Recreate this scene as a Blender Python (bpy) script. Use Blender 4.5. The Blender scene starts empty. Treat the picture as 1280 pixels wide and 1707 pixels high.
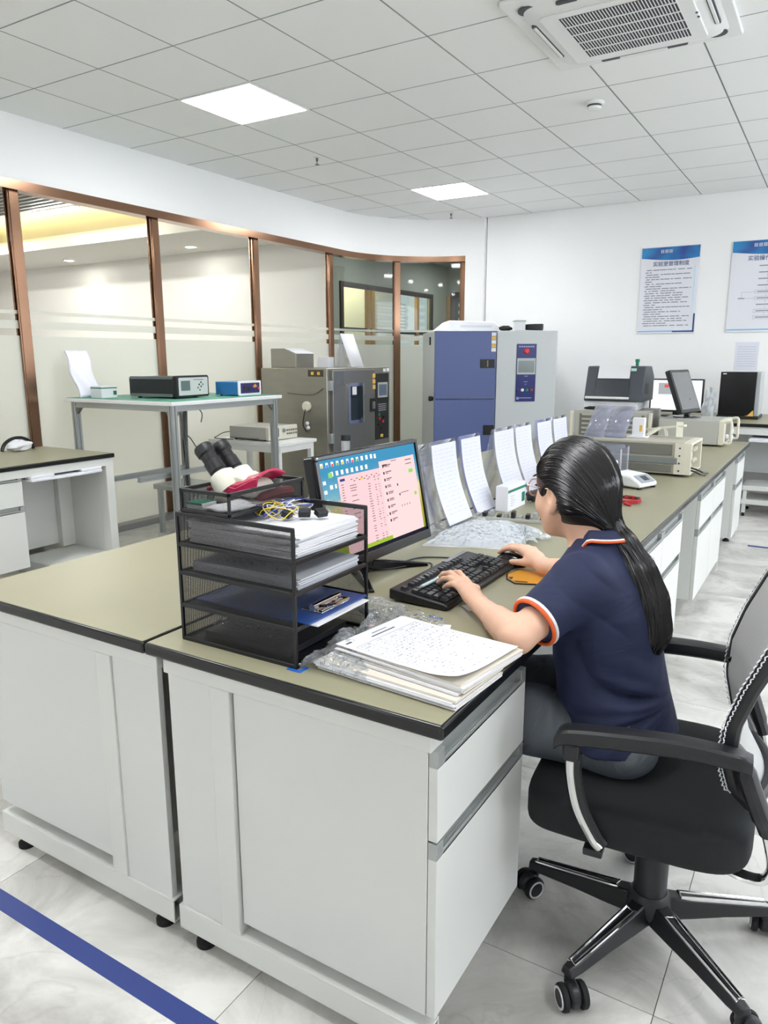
import bpy, bmesh, math, random
import numpy as np
from mathutils import Matrix, Vector
random.seed(7)
rng = np.random.default_rng(7)
R = math.radians
scene = bpy.context.scene
col = scene.collection

# ------------------------------------------------------------------ camera
CAM_H = 1.39
CEIL = 3.006
def camera():
    yaw, pitch, roll = -0.547102353, -0.206052473, -0.00216788
    cy, sy, cp, sp = math.cos(yaw), math.sin(yaw), math.cos(pitch), math.sin(pitch)
    f = Vector((sy*cp, cy*cp, sp)); r = Vector((cy, -sy, 0)); u = r.cross(f)
    cr, sr = math.cos(roll), math.sin(roll)
    r2 = cr*r + sr*u; u2 = -sr*r + cr*u
    cam = bpy.data.cameras.new('camera'); o = bpy.data.objects.new('camera', cam); col.objects.link(o)
    m = Matrix((r2, u2, -f)).transposed().to_4x4(); m.translation = (0, 0, CAM_H)
    o.matrix_world = m
    cam.sensor_fit = 'HORIZONTAL'; cam.sensor_width = 36.0; cam.lens = 36.0*1228.4/1280
    cam.clip_start = 0.05; cam.clip_end = 100
    scene.camera = o
camera()

# ------------------------------------------------------------------ world, exposure
world = bpy.data.worlds.new('world'); scene.world = world; world.use_nodes = True
bg = world.node_tree.nodes['Background']; bg.inputs[0].default_value = (0.9, 0.95, 1, 1); bg.inputs[1].default_value = 0.6
vs = scene.view_settings
vs.view_transform = 'Standard'; vs.look = 'None'; vs.gamma = 1.0; vs.use_curve_mapping = False
vs.exposure = 0.36
PANEL_POWER = 23.5        # emission of the ceiling light panels
ADDED_WINDOW_POWER = 4.0         # glow of the blinds added on the unseen right wall as side light
BEYOND_POWER = 78.0        # emission of the lamps beyond the glass

# ------------------------------------------------------------------ materials
def C(r, g, b):
    def l(v):
        v /= 255.0
        return v/12.92 if v <= 0.04045 else ((v+0.055)/1.055)**2.4
    return (l(r), l(g), l(b), 1.0)
MATS = {}
def newmat(name):
    m = bpy.data.materials.new(name); m.use_nodes = True
    nt = m.node_tree; b = nt.nodes['Principled BSDF']
    MATS[name] = m
    return m, nt, b
def N(nt, t, **kw):
    n = nt.nodes.new(t)
    for k, v in kw.items(): setattr(n, k, v)
    return n
def mat(name, rgb, rough=0.5, metal=0.0, noise=0.0, nscale=30.0, bump=0.0, bscale=200.0, spec=0.5, coat=0.0, stretch=None, coords='Object'):
    if name in MATS: return MATS[name]
    m, nt, b = newmat(name)
    c = C(*rgb)
    b.inputs['Base Color'].default_value = c
    b.inputs['Roughness'].default_value = rough; b.inputs['Metallic'].default_value = metal
    b.inputs['Specular IOR Level'].default_value = spec
    b.inputs['Coat Weight'].default_value = coat
    if noise or bump:
        tc = N(nt, 'ShaderNodeTexCoord'); src = tc.outputs[coords]
        if stretch:
            mp = N(nt, 'ShaderNodeMapping'); mp.inputs['Scale'].default_value = stretch
            nt.links.new(src, mp.inputs[0]); src = mp.outputs[0]
    if noise:
        nz = N(nt, 'ShaderNodeTexNoise'); nz.inputs['Scale'].default_value = nscale; nz.inputs['Detail'].default_value = 4
        nt.links.new(src, nz.inputs['Vector'])
        mx = N(nt, 'ShaderNodeMix', data_type='RGBA')
        mx.inputs['A'].default_value = tuple(v*(1-noise) for v in c[:3])+(1,)
        mx.inputs['B'].default_value = tuple(min(1, v*(1+noise)) for v in c[:3])+(1,)
        nt.links.new(nz.outputs['Fac'], mx.inputs['Factor']); nt.links.new(mx.outputs['Result'], b.inputs['Base Color'])
    if bump:
        nb = N(nt, 'ShaderNodeTexNoise'); nb.inputs['Scale'].default_value = bscale
        nt.links.new(src, nb.inputs['Vector'])
        bp = N(nt, 'ShaderNodeBump'); bp.inputs['Strength'].default_value = bump; bp.inputs['Distance'].default_value = 0.01
        nt.links.new(nb.outputs['Fac'], bp.inputs['Height']); nt.links.new(bp.outputs[0], b.inputs['Normal'])
    return m
def emat(name, rgb, s):
    if name in MATS: return MATS[name]
    m, nt, b = newmat(name)
    nt.nodes.remove(b)
    e = N(nt, 'ShaderNodeEmission'); e.inputs[0].default_value = C(*rgb); e.inputs[1].default_value = s
    nt.links.new(e.outputs[0], nt.nodes['Material Output'].inputs[0])
    return m
def clear(name, tint, gloss=1.0, ior=1.45, diffuse=0.0, dcol=(255, 255, 255), rough=0.03):
    """thin clear sheet: transparent plus a fresnel reflection and an optional milky share"""
    if name in MATS: return MATS[name]
    m, nt, b = newmat(name)
    nt.nodes.remove(b)
    t = N(nt, 'ShaderNodeBsdfTransparent'); t.inputs[0].default_value = C(*tint)
    g = N(nt, 'ShaderNodeBsdfGlossy'); g.inputs['Roughness'].default_value = rough
    g.inputs[0].default_value = (gloss, gloss, gloss, 1)
    fr = N(nt, 'ShaderNodeFresnel'); ge = N(nt, 'ShaderNodeNewGeometry'); mi = N(nt, 'ShaderNodeMath', operation='MULTIPLY_ADD')
    nt.links.new(ge.outputs['Backfacing'], mi.inputs[0]); mi.inputs[1].default_value = 1/ior-ior; mi.inputs[2].default_value = ior; nt.links.new(mi.outputs[0], fr.inputs[0])   # same reflection from both sides
    mx = N(nt, 'ShaderNodeMixShader'); nt.links.new(fr.outputs[0], mx.inputs[0])
    base = t.outputs[0]
    if diffuse:
        d = N(nt, 'ShaderNodeBsdfDiffuse'); d.inputs[0].default_value = C(*dcol)
        tr = N(nt, 'ShaderNodeBsdfTranslucent'); tr.inputs[0].default_value = C(*dcol)
        a = N(nt, 'ShaderNodeMixShader'); a.inputs[0].default_value = 0.5
        nt.links.new(d.outputs[0], a.inputs[1]); nt.links.new(tr.outputs[0], a.inputs[2])
        b2 = N(nt, 'ShaderNodeMixShader'); b2.inputs[0].default_value = diffuse
        nt.links.new(t.outputs[0], b2.inputs[1]); nt.links.new(a.outputs[0], b2.inputs[2]); base = b2.outputs[0]
    nt.links.new(base, mx.inputs[1]); nt.links.new(g.outputs[0], mx.inputs[2])
    nt.links.new(mx.outputs[0], nt.nodes['Material Output'].inputs[0])
    return m
def crumple(name, tint, diffuse=0.12, scale=14.0):
    """crinkled clear plastic film"""
    if name in MATS: return MATS[name]
    m = clear(name, tint, 1.0, 1.5, diffuse, (235, 238, 240), 0.12)
    nt = m.node_tree
    tc = N(nt, 'ShaderNodeTexCoord')
    v = N(nt, 'ShaderNodeTexVoronoi'); v.inputs['Scale'].default_value = scale; nt.links.new(tc.outputs['Object'], v.inputs['Vector'])
    bp = N(nt, 'ShaderNodeBump'); bp.inputs['Strength'].default_value = 0.9; bp.inputs['Distance'].default_value = 0.03
    nt.links.new(v.outputs['Distance'], bp.inputs['Height'])
    for n in nt.nodes:
        if n.type in ('BSDF_GLOSSY', 'FRESNEL'): nt.links.new(bp.outputs[0], n.inputs['Normal'])
    return m
def wire_mesh(name, rgb, period=0.0042, open_=0.35):
    """woven wire: diamond openings cut by a procedural pattern in object space"""
    if name in MATS: return MATS[name]
    m, nt, b = newmat(name)
    b.inputs['Base Color'].default_value = C(*rgb); b.inputs['Roughness'].default_value = 0.4
    tc = N(nt, 'ShaderNodeTexCoord'); sp = N(nt, 'ShaderNodeSeparateXYZ'); nt.links.new(tc.outputs['Object'], sp.inputs[0])
    ad = N(nt, 'ShaderNodeMath', operation='ADD'); nt.links.new(sp.outputs[0], ad.inputs[0]); nt.links.new(sp.outputs[1], ad.inputs[1])
    k = 2*math.pi/period
    def sine(op):
        a = N(nt, 'ShaderNodeMath', operation=op); nt.links.new(ad.outputs[0], a.inputs[0]); nt.links.new(sp.outputs[2], a.inputs[1])
        q = N(nt, 'ShaderNodeMath', operation='MULTIPLY'); nt.links.new(a.outputs[0], q.inputs[0]); q.inputs[1].default_value = k
        s = N(nt, 'ShaderNodeMath', operation='SINE'); nt.links.new(q.outputs[0], s.inputs[0])
        s2 = N(nt, 'ShaderNodeMath', operation='MULTIPLY'); nt.links.new(s.outputs[0], s2.inputs[0]); nt.links.new(s.outputs[0], s2.inputs[1])
        return s2
    p = N(nt, 'ShaderNodeMath', operation='MULTIPLY'); nt.links.new(sine('ADD').outputs[0], p.inputs[0]); nt.links.new(sine('SUBTRACT').outputs[0], p.inputs[1])
    g = N(nt, 'ShaderNodeMath', operation='LESS_THAN'); nt.links.new(p.outputs[0], g.inputs[0]); g.inputs[1].default_value = open_
    nt.links.new(g.outputs[0], b.inputs['Alpha'])
    return m

# ------------------------------------------------------------------ geometry helpers
def chain(o):
    m = Matrix.Identity(4)
    while o is not None:
        m = o.matrix_basis @ m; o = o.parent
    return m
def V3(p): return Vector(p)
def frame(d):
    d = d.normalized(); a = Vector((0, 0, 1)) if abs(d.z) < 0.9 else Vector((1, 0, 0))
    u = d.cross(a).normalized(); return u, d.cross(u).normalized()
class MB:
    def __init__(s): s.v = []; s.f = []; s.m = []; s.cur = 0
    def add(s, vs_, fs_):
        n = len(s.v); s.v += [tuple(x) for x in vs_]; s.f += [tuple(i+n for i in q) for q in fs_]; s.m += [s.cur]*len(fs_)
        return s
    def box(s, lo, hi, M=None):
        x0, y0, z0 = lo; x1, y1, z1 = hi
        v = [Vector(p) for p in ((x0, y0, z0), (x1, y0, z0), (x1, y1, z0), (x0, y1, z0), (x0, y0, z1), (x1, y0, z1), (x1, y1, z1), (x0, y1, z1))]
        if M is not None: v = [M @ p for p in v]
        return s.add(v, [(3, 2, 1, 0), (4, 5, 6, 7), (0, 1, 5, 4), (1, 2, 6, 5), (2, 3, 7, 6), (3, 0, 4, 7)])
    def cbox(s, c, d, M=None):
        return s.box([c[i]-d[i]/2 for i in range(3)], [c[i]+d[i]/2 for i in range(3)], M)
    def cyl(s, a, b, r, r2=None, n=16, cap=True):
        a, b = V3(a), V3(b); r2 = r if r2 is None else r2
        u, w = frame(b-a); vs_ = []
        for p, rr in ((a, r), (b, r2)):
            for i in range(n):
                t = 2*math.pi*i/n; vs_.append(p+rr*(math.cos(t)*u+math.sin(t)*w))
        fs = [(i, (i+1) % n, n+(i+1) % n, n+i) for i in range(n)]
        if cap: fs += [tuple(reversed(range(n))), tuple(range(n, 2*n))]
        return s.add(vs_, fs)
    def lathe(s, prof, o=(0, 0, 0), n=24, axis=(0, 0, 1), caps=True):
        o = V3(o); d = V3(axis).normalized(); u, w = frame(d); vs_ = []
        for r, h in prof:
            for i in range(n):
                t = 2*math.pi*i/n; vs_.append(o+d*h+max(r, 1e-5)*(math.cos(t)*u+math.sin(t)*w))
        fs = []
        for j in range(len(prof)-1):
            for i in range(n): fs.append((j*n+i, j*n+(i+1) % n, (j+1)*n+(i+1) % n, (j+1)*n+i))
        if caps: fs += [tuple(reversed(range(n))), tuple(range((len(prof)-1)*n, len(prof)*n))]
        return s.add(vs_, fs)
    def tube(s, pts, r, n=8, closed=False, flat=None):
        pts = [V3(p) for p in pts]; k = len(pts); rs = r if isinstance(r, (list, tuple)) else [r]*k
        vs_ = []; pu = None
        for i, p in enumerate(pts):
            if closed: d = pts[(i+1) % k]-pts[i-1]
            else: d = pts[min(i+1, k-1)]-pts[max(i-1, 0)]
            if d.length < 1e-9: d = Vector((0, 0, 1))
            d.normalize()
            if pu is None: u, w = frame(d)
            else:
                u = pu-d*pu.dot(d)
                u = u.normalized() if u.length > 1e-6 else frame(d)[0]
                w = d.cross(u)
            pu = u
            for j in range(n):
                t = 2*math.pi*j/n; vs_.append(p+rs[i]*(math.cos(t)*u+math.sin(t)*w*(flat or 1)))
        fs = []
        for i in range(k if closed else k-1):
            a = i*n; b = ((i+1) % k)*n
            for j in range(n): fs.append((a+j, a+(j+1) % n, b+(j+1) % n, b+j))
        if not closed: fs += [tuple(reversed(range(n))), tuple(range((k-1)*n, k*n))]
        return s.add(vs_, fs)
    def prism(s, poly, h0, h1, ax='z', M=None):
        """polygon given in the plane normal to ax, extruded from h0 to h1"""
        def P(a, b, h): return {'z': (a, b, h), 'y': (a, h, b), 'x': (h, a, b)}[ax]
        n = len(poly); v = [V3(P(a, b, h0)) for a, b in poly]+[V3(P(a, b, h1)) for a, b in poly]
        if M is not None: v = [M @ p for p in v]
        return s.add(v, [tuple(reversed(range(n))), tuple(range(n, 2*n))]+[(i, (i+1) % n, n+(i+1) % n, n+i) for i in range(n)])
    def grid(s, fn, nu, nv, closed_u=False):
        vs_ = [fn(i/(nu if closed_u else nu-1), j/(nv-1)) for j in range(nv) for i in range(nu)]
        fs = []
        for j in range(nv-1):
            for i in range(nu if closed_u else nu-1):
                i2 = (i+1) % nu; fs.append((j*nu+i, j*nu+i2, (j+1)*nu+i2, (j+1)*nu+i))
        return s.add(vs_, fs)
    def sphere(s, c, r, nu=16, nv=10):
        c = V3(c); r = (r, r, r) if not isinstance(r, (tuple, list)) else r
        return s.grid(lambda u, v: c+Vector((r[0]*math.cos(2*math.pi*u)*math.sin(math.pi*(0.002+0.996*v)), r[1]*math.sin(2*math.pi*u)*math.sin(math.pi*(0.002+0.996*v)), r[2]*math.cos(math.pi*v))), nu, nv, True)
    def build(s, name, mats, parent=None, bevel=0, smooth=None, seg=2, world=True, solid=0, sub=0, recalc=True):
        me = bpy.data.meshes.new(name)
        vs_ = s.v
        if parent is not None and world:
            inv = chain(parent).inverted(); vs_ = [inv @ Vector(p) for p in s.v]
        me.from_pydata(vs_, [], s.f)
        if not isinstance(mats, (list, tuple)): mats = [mats]
        for m in mats: me.materials.append(m)
        me.polygons.foreach_set('material_index', s.m)
        if recalc:
            bm = bmesh.new(); bm.from_mesh(me); bmesh.ops.recalc_face_normals(bm, faces=bm.faces); bm.to_mesh(me); bm.free()
        if smooth is None: smooth = 35
        if smooth:
            me.shade_smooth(); me.set_sharp_from_angle(angle=R(smooth))
        o = bpy.data.objects.new(name, me); col.objects.link(o)
        if parent is not None: o.parent = parent
        if solid:
            q = o.modifiers.new('solid', 'SOLIDIFY'); q.thickness = solid; q.offset = 0
        if sub:
            q = o.modifiers.new('sub', 'SUBSURF'); q.levels = sub; q.render_levels = sub
        if bevel:
            q = o.modifiers.new('bevel', 'BEVEL'); q.width = bevel; q.segments = seg; q.limit_method = 'ANGLE'; q.angle_limit = R(40)
        return o
def thing(name, label, cat, loc=(0, 0, 0), rz=0, group=None):
    o = bpy.data.objects.new(name, None); col.objects.link(o)
    o.location = loc; o.rotation_euler = (0, 0, rz); o.empty_display_size = 0.05
    o['label'] = label; o['category'] = cat
    if group: o['group'] = group
    return o
def tag(o, label, cat, group=None):
    o['label'] = label; o['category'] = cat
    if group: o['group'] = group
    return o
def struct(o, label=None):
    o['kind'] = 'structure'
    if label: o['label'] = label
    return o
def setbase(o, base):
    """move a mesh object's origin to base without moving its geometry"""
    b = Vector(base)
    for v in o.data.vertices: v.co -= b
    o.location = b
    return o
def rrect(w, h, r, n=5, c=(0, 0)):
    pts = []
    for cx, cy, a0 in ((w/2-r, h/2-r, 0), (-w/2+r, h/2-r, 90), (-w/2+r, -h/2+r, 180), (w/2-r, -h/2+r, 270)):
        for i in range(n+1):
            a = R(a0+90*i/n); pts.append((c[0]+cx+r*math.cos(a), c[1]+cy+r*math.sin(a)))
    return pts
def spline(pts, n=10):
    """Catmull-Rom through the points"""
    P = [V3(p) for p in pts]; out = []
    for i in range(len(P)-1):
        a = P[max(i-1, 0)]; b = P[i]; c = P[i+1]; d = P[min(i+2, len(P)-1)]
        for k in range(n):
            t = k/n
            out.append(0.5*((2*b)+(c-a)*t+(2*a-5*b+4*c-d)*t*t+(3*b-a-3*c+d)*t**3))
    out.append(P[-1]); return out
def text_mesh(name, body, size, m, parent, M, align='CENTER'):
    cu = bpy.data.curves.new(name, 'FONT'); cu.body = body; cu.size = size; cu.align_x = align; cu.align_y = 'CENTER'; cu.resolution_u = 2; cu.offset = size*.008
    t = bpy.data.objects.new(name+'_tmp', cu); col.objects.link(t)
    dg = bpy.context.evaluated_depsgraph_get(); me = bpy.data.meshes.new_from_object(t.evaluated_get(dg))
    col.objects.unlink(t); bpy.data.objects.remove(t)
    me.materials.clear(); me.materials.append(m)
    me.transform(chain(parent).inverted() @ M if parent else M)
    o = bpy.data.objects.new(name, me); col.objects.link(o); o.parent = parent
    return o
# ------------------------------------------------------------------ common materials
WHITE = mat('wall_paint', (244, 244, 243), 0.7, noise=0.012, nscale=6)
STEEL = mat('white_powder_coat', (219, 220, 214), 0.42, noise=0.01, nscale=9)
DOORM = mat('white_laminate', (218, 219, 214), 0.35, noise=0.01, nscale=9)
TOP = mat('olive_worktop', (150, 146, 120), 0.42, noise=0.05, nscale=5)
EDGE = mat('black_phenolic_edge', (16, 18, 18), 0.22)
ALU = mat('brushed_aluminium', (176, 180, 180), 0.35, 0.7, noise=0.05, nscale=40, stretch=(1, 1, 8))
HANDLE = mat('silver_grip', (172, 176, 174), 0.4, 0.5)
BLACK = mat('black_plastic', (20, 21, 23), 0.45, bump=0.05)
BLACKG = mat('glossy_black_plastic', (12, 12, 14), 0.18)
RUB = mat('black_rubber', (18, 18, 18), 0.8)
CHROME = mat('chrome', (225, 225, 225), 0.08, 1.0, noise=0.01)
STAIN = mat('stainless_steel', (158, 155, 146), 0.33, 0.85, noise=0.10, nscale=5, stretch=(1, 1, 4))
STAIN2 = mat('stainless_door', (140, 139, 136), 0.33, 0.8, noise=0.08, nscale=5)
BRONZE = mat('rose_bronze_metal', (150, 116, 94), 0.2, 1.0, noise=0.10, nscale=4)
PAPER = mat('paper_white', (228, 228, 231), 0.8, noise=0.01, nscale=20)
INK = mat('print_ink', (70, 72, 80), 0.8, noise=0.05)
INKL = mat('pale_print_ink', (168, 170, 178), 0.8, noise=0.05)
GREY = mat('instrument_grey', (176, 176, 168), 0.5, noise=0.02)
GREYD = mat('instrument_dark_grey', (112, 112, 102), 0.5, noise=0.03)
CREAM = mat('instrument_cream', (214, 210, 192), 0.5, noise=0.02)
GREEN = mat('print_green', (20, 120, 92), 0.6, noise=0.03)
GLASS = clear('partition_glass', (240, 246, 243), 1.0, 1.5)
ACRYL = clear('clear_acrylic', (247, 248, 252), 1.0, 1.4, 0.07, (236, 237, 246))
FROST = clear('frosted_film', (215, 220, 214), 0.25, 1.2, 0.88, (228, 229, 222), 0.4)

# ------------------------------------------------------------------ room shell
XL, YF, XR, YB = -5.0, 8.49, 3.4, -2.6
ACX, ACY, ACR = -3.75, 7.24, 1.25          # the rounded corner of the glass partition
RAIL0, RAIL1 = 2.522, 2.585
GX, GY = -2.592, 3.108                      # ceiling grid origin

def marble():
    m, nt, b = newmat('grey_marble_tile')
    tc = N(nt, 'ShaderNodeTexCoord'); oi = N(nt, 'ShaderNodeObjectInfo')
    sc = N(nt, 'ShaderNodeVectorMath', operation='SCALE'); cmb = N(nt, 'ShaderNodeCombineXYZ')
    nt.links.new(oi.outputs['Random'], cmb.inputs[0]); nt.links.new(oi.outputs['Random'], cmb.inputs[1]); nt.links.new(oi.outputs['Random'], cmb.inputs[2])
    nt.links.new(cmb.outputs[0], sc.inputs[0]); sc.inputs['Scale'].default_value = 37
    ad = N(nt, 'ShaderNodeVectorMath', operation='ADD'); nt.links.new(tc.outputs['Object'], ad.inputs[0]); nt.links.new(sc.outputs[0], ad.inputs[1])
    n1 = N(nt, 'ShaderNodeTexNoise'); n1.inputs['Scale'].default_value = 2.6; n1.inputs['Detail'].default_value = 8; n1.inputs['Roughness'].default_value = 0.62; n1.inputs['Distortion'].default_value = 0.7
    nt.links.new(ad.outputs[0], n1.inputs['Vector'])
    cr = N(nt, 'ShaderNodeValToRGB'); e = cr.color_ramp.elements
    e[0].position = 0.30; e[0].color = C(166, 164, 157); e[1].position = 0.60; e[1].color = C(224, 222, 216)
    nt.links.new(n1.outputs['Fac'], cr.inputs[0])
    n2 = N(nt, 'ShaderNodeTexNoise'); n2.inputs['Scale'].default_value = 1.7; n2.inputs['Detail'].default_value = 6; n2.inputs['Distortion'].default_value = 1.6
    nt.links.new(ad.outputs[0], n2.inputs['Vector'])
    v = N(nt, 'ShaderNodeValToRGB'); e = v.color_ramp.elements
    e[0].position = 0.488; e[0].color = (1, 1, 1, 1); e[1].position = 0.5; e[1].color = (0.66, 0.65, 0.63, 1)
    q = e.new(0.512); q.color = (1, 1, 1, 1)
    nt.links.new(n2.outputs['Fac'], v.inputs[0])
    mx = N(nt, 'ShaderNodeMix', data_type='RGBA', blend_type='MULTIPLY'); mx.inputs['Factor'].default_value = 0.28
    nt.links.new(cr.outputs[0], mx.inputs['A']); nt.links.new(v.outputs[0], mx.inputs['B']); nt.links.new(mx.outputs['Result'], b.inputs['Base Color'])
    b.inputs['Roughness'].default_value = 0.2
    return m
MARBLE = marble()
GROUT = mat('tile_grout', (128, 124, 116), 0.9, noise=0.05)
# floor: grout bed plus tiles
fl = struct(MB().box((XL-0.15, YB, -0.06), (XR, YF+0.1, -0.004)).build('floor', GROUT))
tm = None
def tile_axis(o, lo, hi, st):
    k0 = math.floor((lo-o)/st); out = []
    while o+k0*st < hi: out.append(o+k0*st); k0 += 1
    return out
for x in tile_axis(-0.2, XL, XR, 0.8):
    for y in tile_axis(1.44, YB, YF, 0.8):
        x0, x1, y0, y1 = max(x, XL-0.1)+0.001, min(x+0.8, XR)-0.001, max(y, YB)+0.001, min(y+0.8, YF)-0.001
        if x1-x0 < 0.03 or y1-y0 < 0.03: continue
        full = abs(x1-x0-0.798) < 1e-4 and abs(y1-y0-0.798) < 1e-4
        if full and tm is not None:
            t = bpy.data.objects.new('floor_tile', tm); col.objects.link(t); t.parent = fl
        else:
            t = MB().box((0, 0, -0.012), (x1-x0, y1-y0, 0)).build('floor_tile', MARBLE, fl, world=False, smooth=0)
            if full: tm = t.data
        t.location = (x0, y0, 0)
# blue floor tapes
TAPE = mat('blue_floor_tape', (44, 62, 128), 0.45, noise=0.06, nscale=12)
tag(setbase(MB().box((-4.0, 0.892, 0.0003), (0.9, 0.939, 0.0012)).build('floor_tape', TAPE), (-1.5, 0.915, 0.0003)), 'blue adhesive tape line on the floor in front of the bench end', 'tape')
tag(setbase(MB().box((-0.46, 6.0, 0.0003), (1.6, 6.045, 0.0012)).build('floor_tape', TAPE), (0.5, 6.02, 0.0003)), 'blue tape line across the floor at the far end of the bench', 'tape')

# ceiling: bed plus clip-in tiles, light panels set in the same grid
CE_T = mat('ceiling_tile_white', (240, 241, 240), 0.6, noise=0.012, nscale=3)
CE_G = mat('ceiling_grid_grey', (158, 164, 163), 0.6, noise=0.03)
ce = struct(MB().box((XL-0.1, YB, CEIL+0.012), (XR, YF+0.1, CEIL+0.08)).build('ceiling', CE_G))
LIGHTS = [(-2, 1), (-2, 6), (-2, -4), (6, 1), (6, 6), (6, -4), (2, -4), (0, -9)]  # panels after the visible pair are added out of view to brighten the room
LSET = set(LIGHTS)
ctm = None
ninside = lambda x, y: x > XL-0.02 and (x > ACX or y < ACY or math.hypot(x-ACX, y-ACY) < ACR+0.25)
for i in range(-5, 11):
    for j in range(-10, 10):
        if (i, j) in LSET: continue
        x0, x1 = max(GX+0.6*i, XL), min(GX+0.6*i+0.6, XR); y0, y1 = max(GY+0.6*j, YB), min(GY+0.6*j+0.6, YF)
        if x1-x0 < 0.03 or y1-y0 < 0.03 or not ninside(x1, y0) and y0 > 7.3 and x1 < -4.5: continue
        full = x1-x0 > 0.599 and y1-y0 > 0.599
        if full and ctm is not None:
            t = bpy.data.objects.new('ceiling_tile', ctm); col.objects.link(t); t.parent = ce
        else:
            w, d = x1-x0, y1-y0; g, b_ = 0.0015, 0.0048
            mb = MB()
            mb.add([(g, g, 0.012), (w-g, g, 0.012), (w-g, d-g, 0.012), (g, d-g, 0.012), (g, g, 0.004), (w-g, g, 0.004), (w-g, d-g, 0.004), (g, d-g, 0.004),
                    (b_, b_, 0), (w-b_, b_, 0), (w-b_, d-b_, 0), (b_, d-b_, 0)],
                   [(3, 2, 1, 0), (0, 1, 5, 4), (1, 2, 6, 5), (2, 3, 7, 6), (3, 0, 4, 7), (4, 5, 9, 8), (5, 6, 10, 9), (6, 7, 11, 10), (7, 4, 8, 11), (8, 9, 10, 11)])
            mb.m = [0]+[1]*8+[0]          # grey metal tile edge
            t = mb.build('ceiling_tile', [CE_T, CE_G], ce, world=False, smooth=0)
            if full: ctm = t.data
        t.location = (x0, y0, CEIL)
PANEL = emat('panel_light', (250, 252, 255), PANEL_POWER)
def light_panel(i, j, label):
    x, y = GX+0.6*i, GY+0.6*j
    t = thing('ceiling_light', label, 'ceiling light', (x+0.3, y+0.3, CEIL), 0, 'square ceiling light panels')
    mb = MB()
    for lo, hi in (((x+.003, y+.003), (x+.597, y+.015)), ((x+.003, y+.585), (x+.597, y+.597)), ((x+.003, y+.015), (x+.015, y+.585)), ((x+.585, y+.015), (x+.597, y+.585))):
        mb.box(lo+(CEIL-0.006,), hi+(CEIL+0.012,))
    mb.build('frame', mat('light_frame_white', (240, 240, 240), 0.4, noise=0.01), t)
    MB().box((x+.015, y+.015, CEIL-0.002), (x+.585, y+.585, CEIL+0.004)).build('diffuser', PANEL, t)
LL = ['square lit ceiling panel, the larger and nearer of the two in view', 'small distant lit ceiling panel near the curved corner']
for k, (i, j) in enumerate(LIGHTS):
    light_panel(i, j, LL[k] if k < 2 else 'square lit ceiling panel added outside the frame')

# plain walls
def wall(name, lo, hi, m=WHITE): return struct(MB().box(lo, hi).build(name, m))
wall('wall_far', (ACX+0.02, YF, 0), (XR+0.1, YF+0.1, CEIL))
wall('wall_right', (XR, YB, 0), (XR+0.1, YF, CEIL))
BLIND = emat('added_blind_glow', (238, 245, 255), ADDED_WINDOW_POWER)
for k in range(3):  # unseen windows, added so their glowing blinds light the room from the right
    y0 = 0.85+2.55*k
    w = struct(MB().box((XR-0.03, y0, 0.85), (XR, y0+2.3, 0.90)).box((XR-0.03, y0, 2.65), (XR, y0+2.3, 2.70)).box((XR-0.03, y0, 0.9), (XR, y0+0.05, 2.65)).box((XR-0.03, y0+2.25, 0.9), (XR, y0+2.3, 2.65)).build('window_%d' % (10+k), WHITE), 'added unseen window with a glowing white blind on the right wall')
    MB().box((XR-0.015, y0+0.05, 0.9), (XR-0.005, y0+2.25, 2.65)).build('blind', BLIND, w)
wall('wall_back', (XL, YB-0.1, 0), (XR, YB, CEIL))
def arc_path(r, a0=180, a1=90, n=24):
    return [(ACX+r*math.cos(R(a0+(a1-a0)*k/n)), ACY+r*math.sin(R(a0+(a1-a0)*k/n))) for k in range(n+1)]
def plan_band(z0, z1, th_in, th_out, y_start=YB, a1=90, n=24):
    """wall band that follows the straight run and then the rounded corner"""
    inner = [(XL+th_in, y_start)]+arc_path(ACR-th_in, a1=a1, n=n); outer = [(XL-th_out, y_start)]+arc_path(ACR+th_out, a1=a1, n=n)
    mb = MB(); k = len(inner)
    v = [(x, y, z0) for x, y in inner]+[(x, y, z0) for x, y in outer]+[(x, y, z1) for x, y in inner]+[(x, y, z1) for x, y in outer]
    f = []
    for i in range(k-1):
        f += [(i, i+1, 2*k+i+1, 2*k+i), (k+i+1, k+i, 3*k+i, 3*k+i+1), (2*k+i, 2*k+i+1, 3*k+i+1, 3*k+i), (i+1, i, k+i, k+i+1)]
    f += [(0, k, 3*k, 2*k), (k-1, 2*k-1, 4*k-1, 3*k-1)]
    return mb.add(v, f)
A_END = 101
struct(plan_band(RAIL1, CEIL, 0.05, 0.06).build('wall_left', WHITE), 'white wall band above the bronze glass partition')
# pier between the glass and the far wall
pier = arc_path(ACR-0.05, A_END, 90, 4); pier2 = arc_path(ACR+0.06, A_END, 90, 4)
mb = MB(); k = 5
mb.add([(x, y, 0) for x, y in pier]+[(x, y, 0) for x, y in pier2]+[(x, y, RAIL1) for x, y in pier]+[(x, y, RAIL1) for x, y in pier2],
       [q for i in range(k-1) for q in ((i, i+1, 2*k+i+1, 2*k+i), (k+i+1, k+i, 3*k+i, 3*k+i+1), (2*k+i, 2*k+i+1, 3*k+i+1, 3*k+i))]+[(0, k, 3*k, 2*k), (k-1, 2*k-1, 4*k-1, 3*k-1)])
struct(mb.build('wall_corner_pier', WHITE))
wall('wall_left_solid', (XL-0.06, YB, 0), (XL+0.05, 0.7, RAIL1))
# bronze head rail and grey plinth
struct(plan_band(RAIL0, RAIL1, 0.062, 0.05, 0.7, A_END).build('trim_1', BRONZE), 'bronze head rail of the glass partition')
struct(plan_band(0.0, 0.05, 0.11, 0.05, 0.7, A_END).build('trim_2', mat('grey_plinth', (150, 150, 148), 0.4, 0.3, noise=0.04)), 'grey metal plinth under the glass partition')
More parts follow.
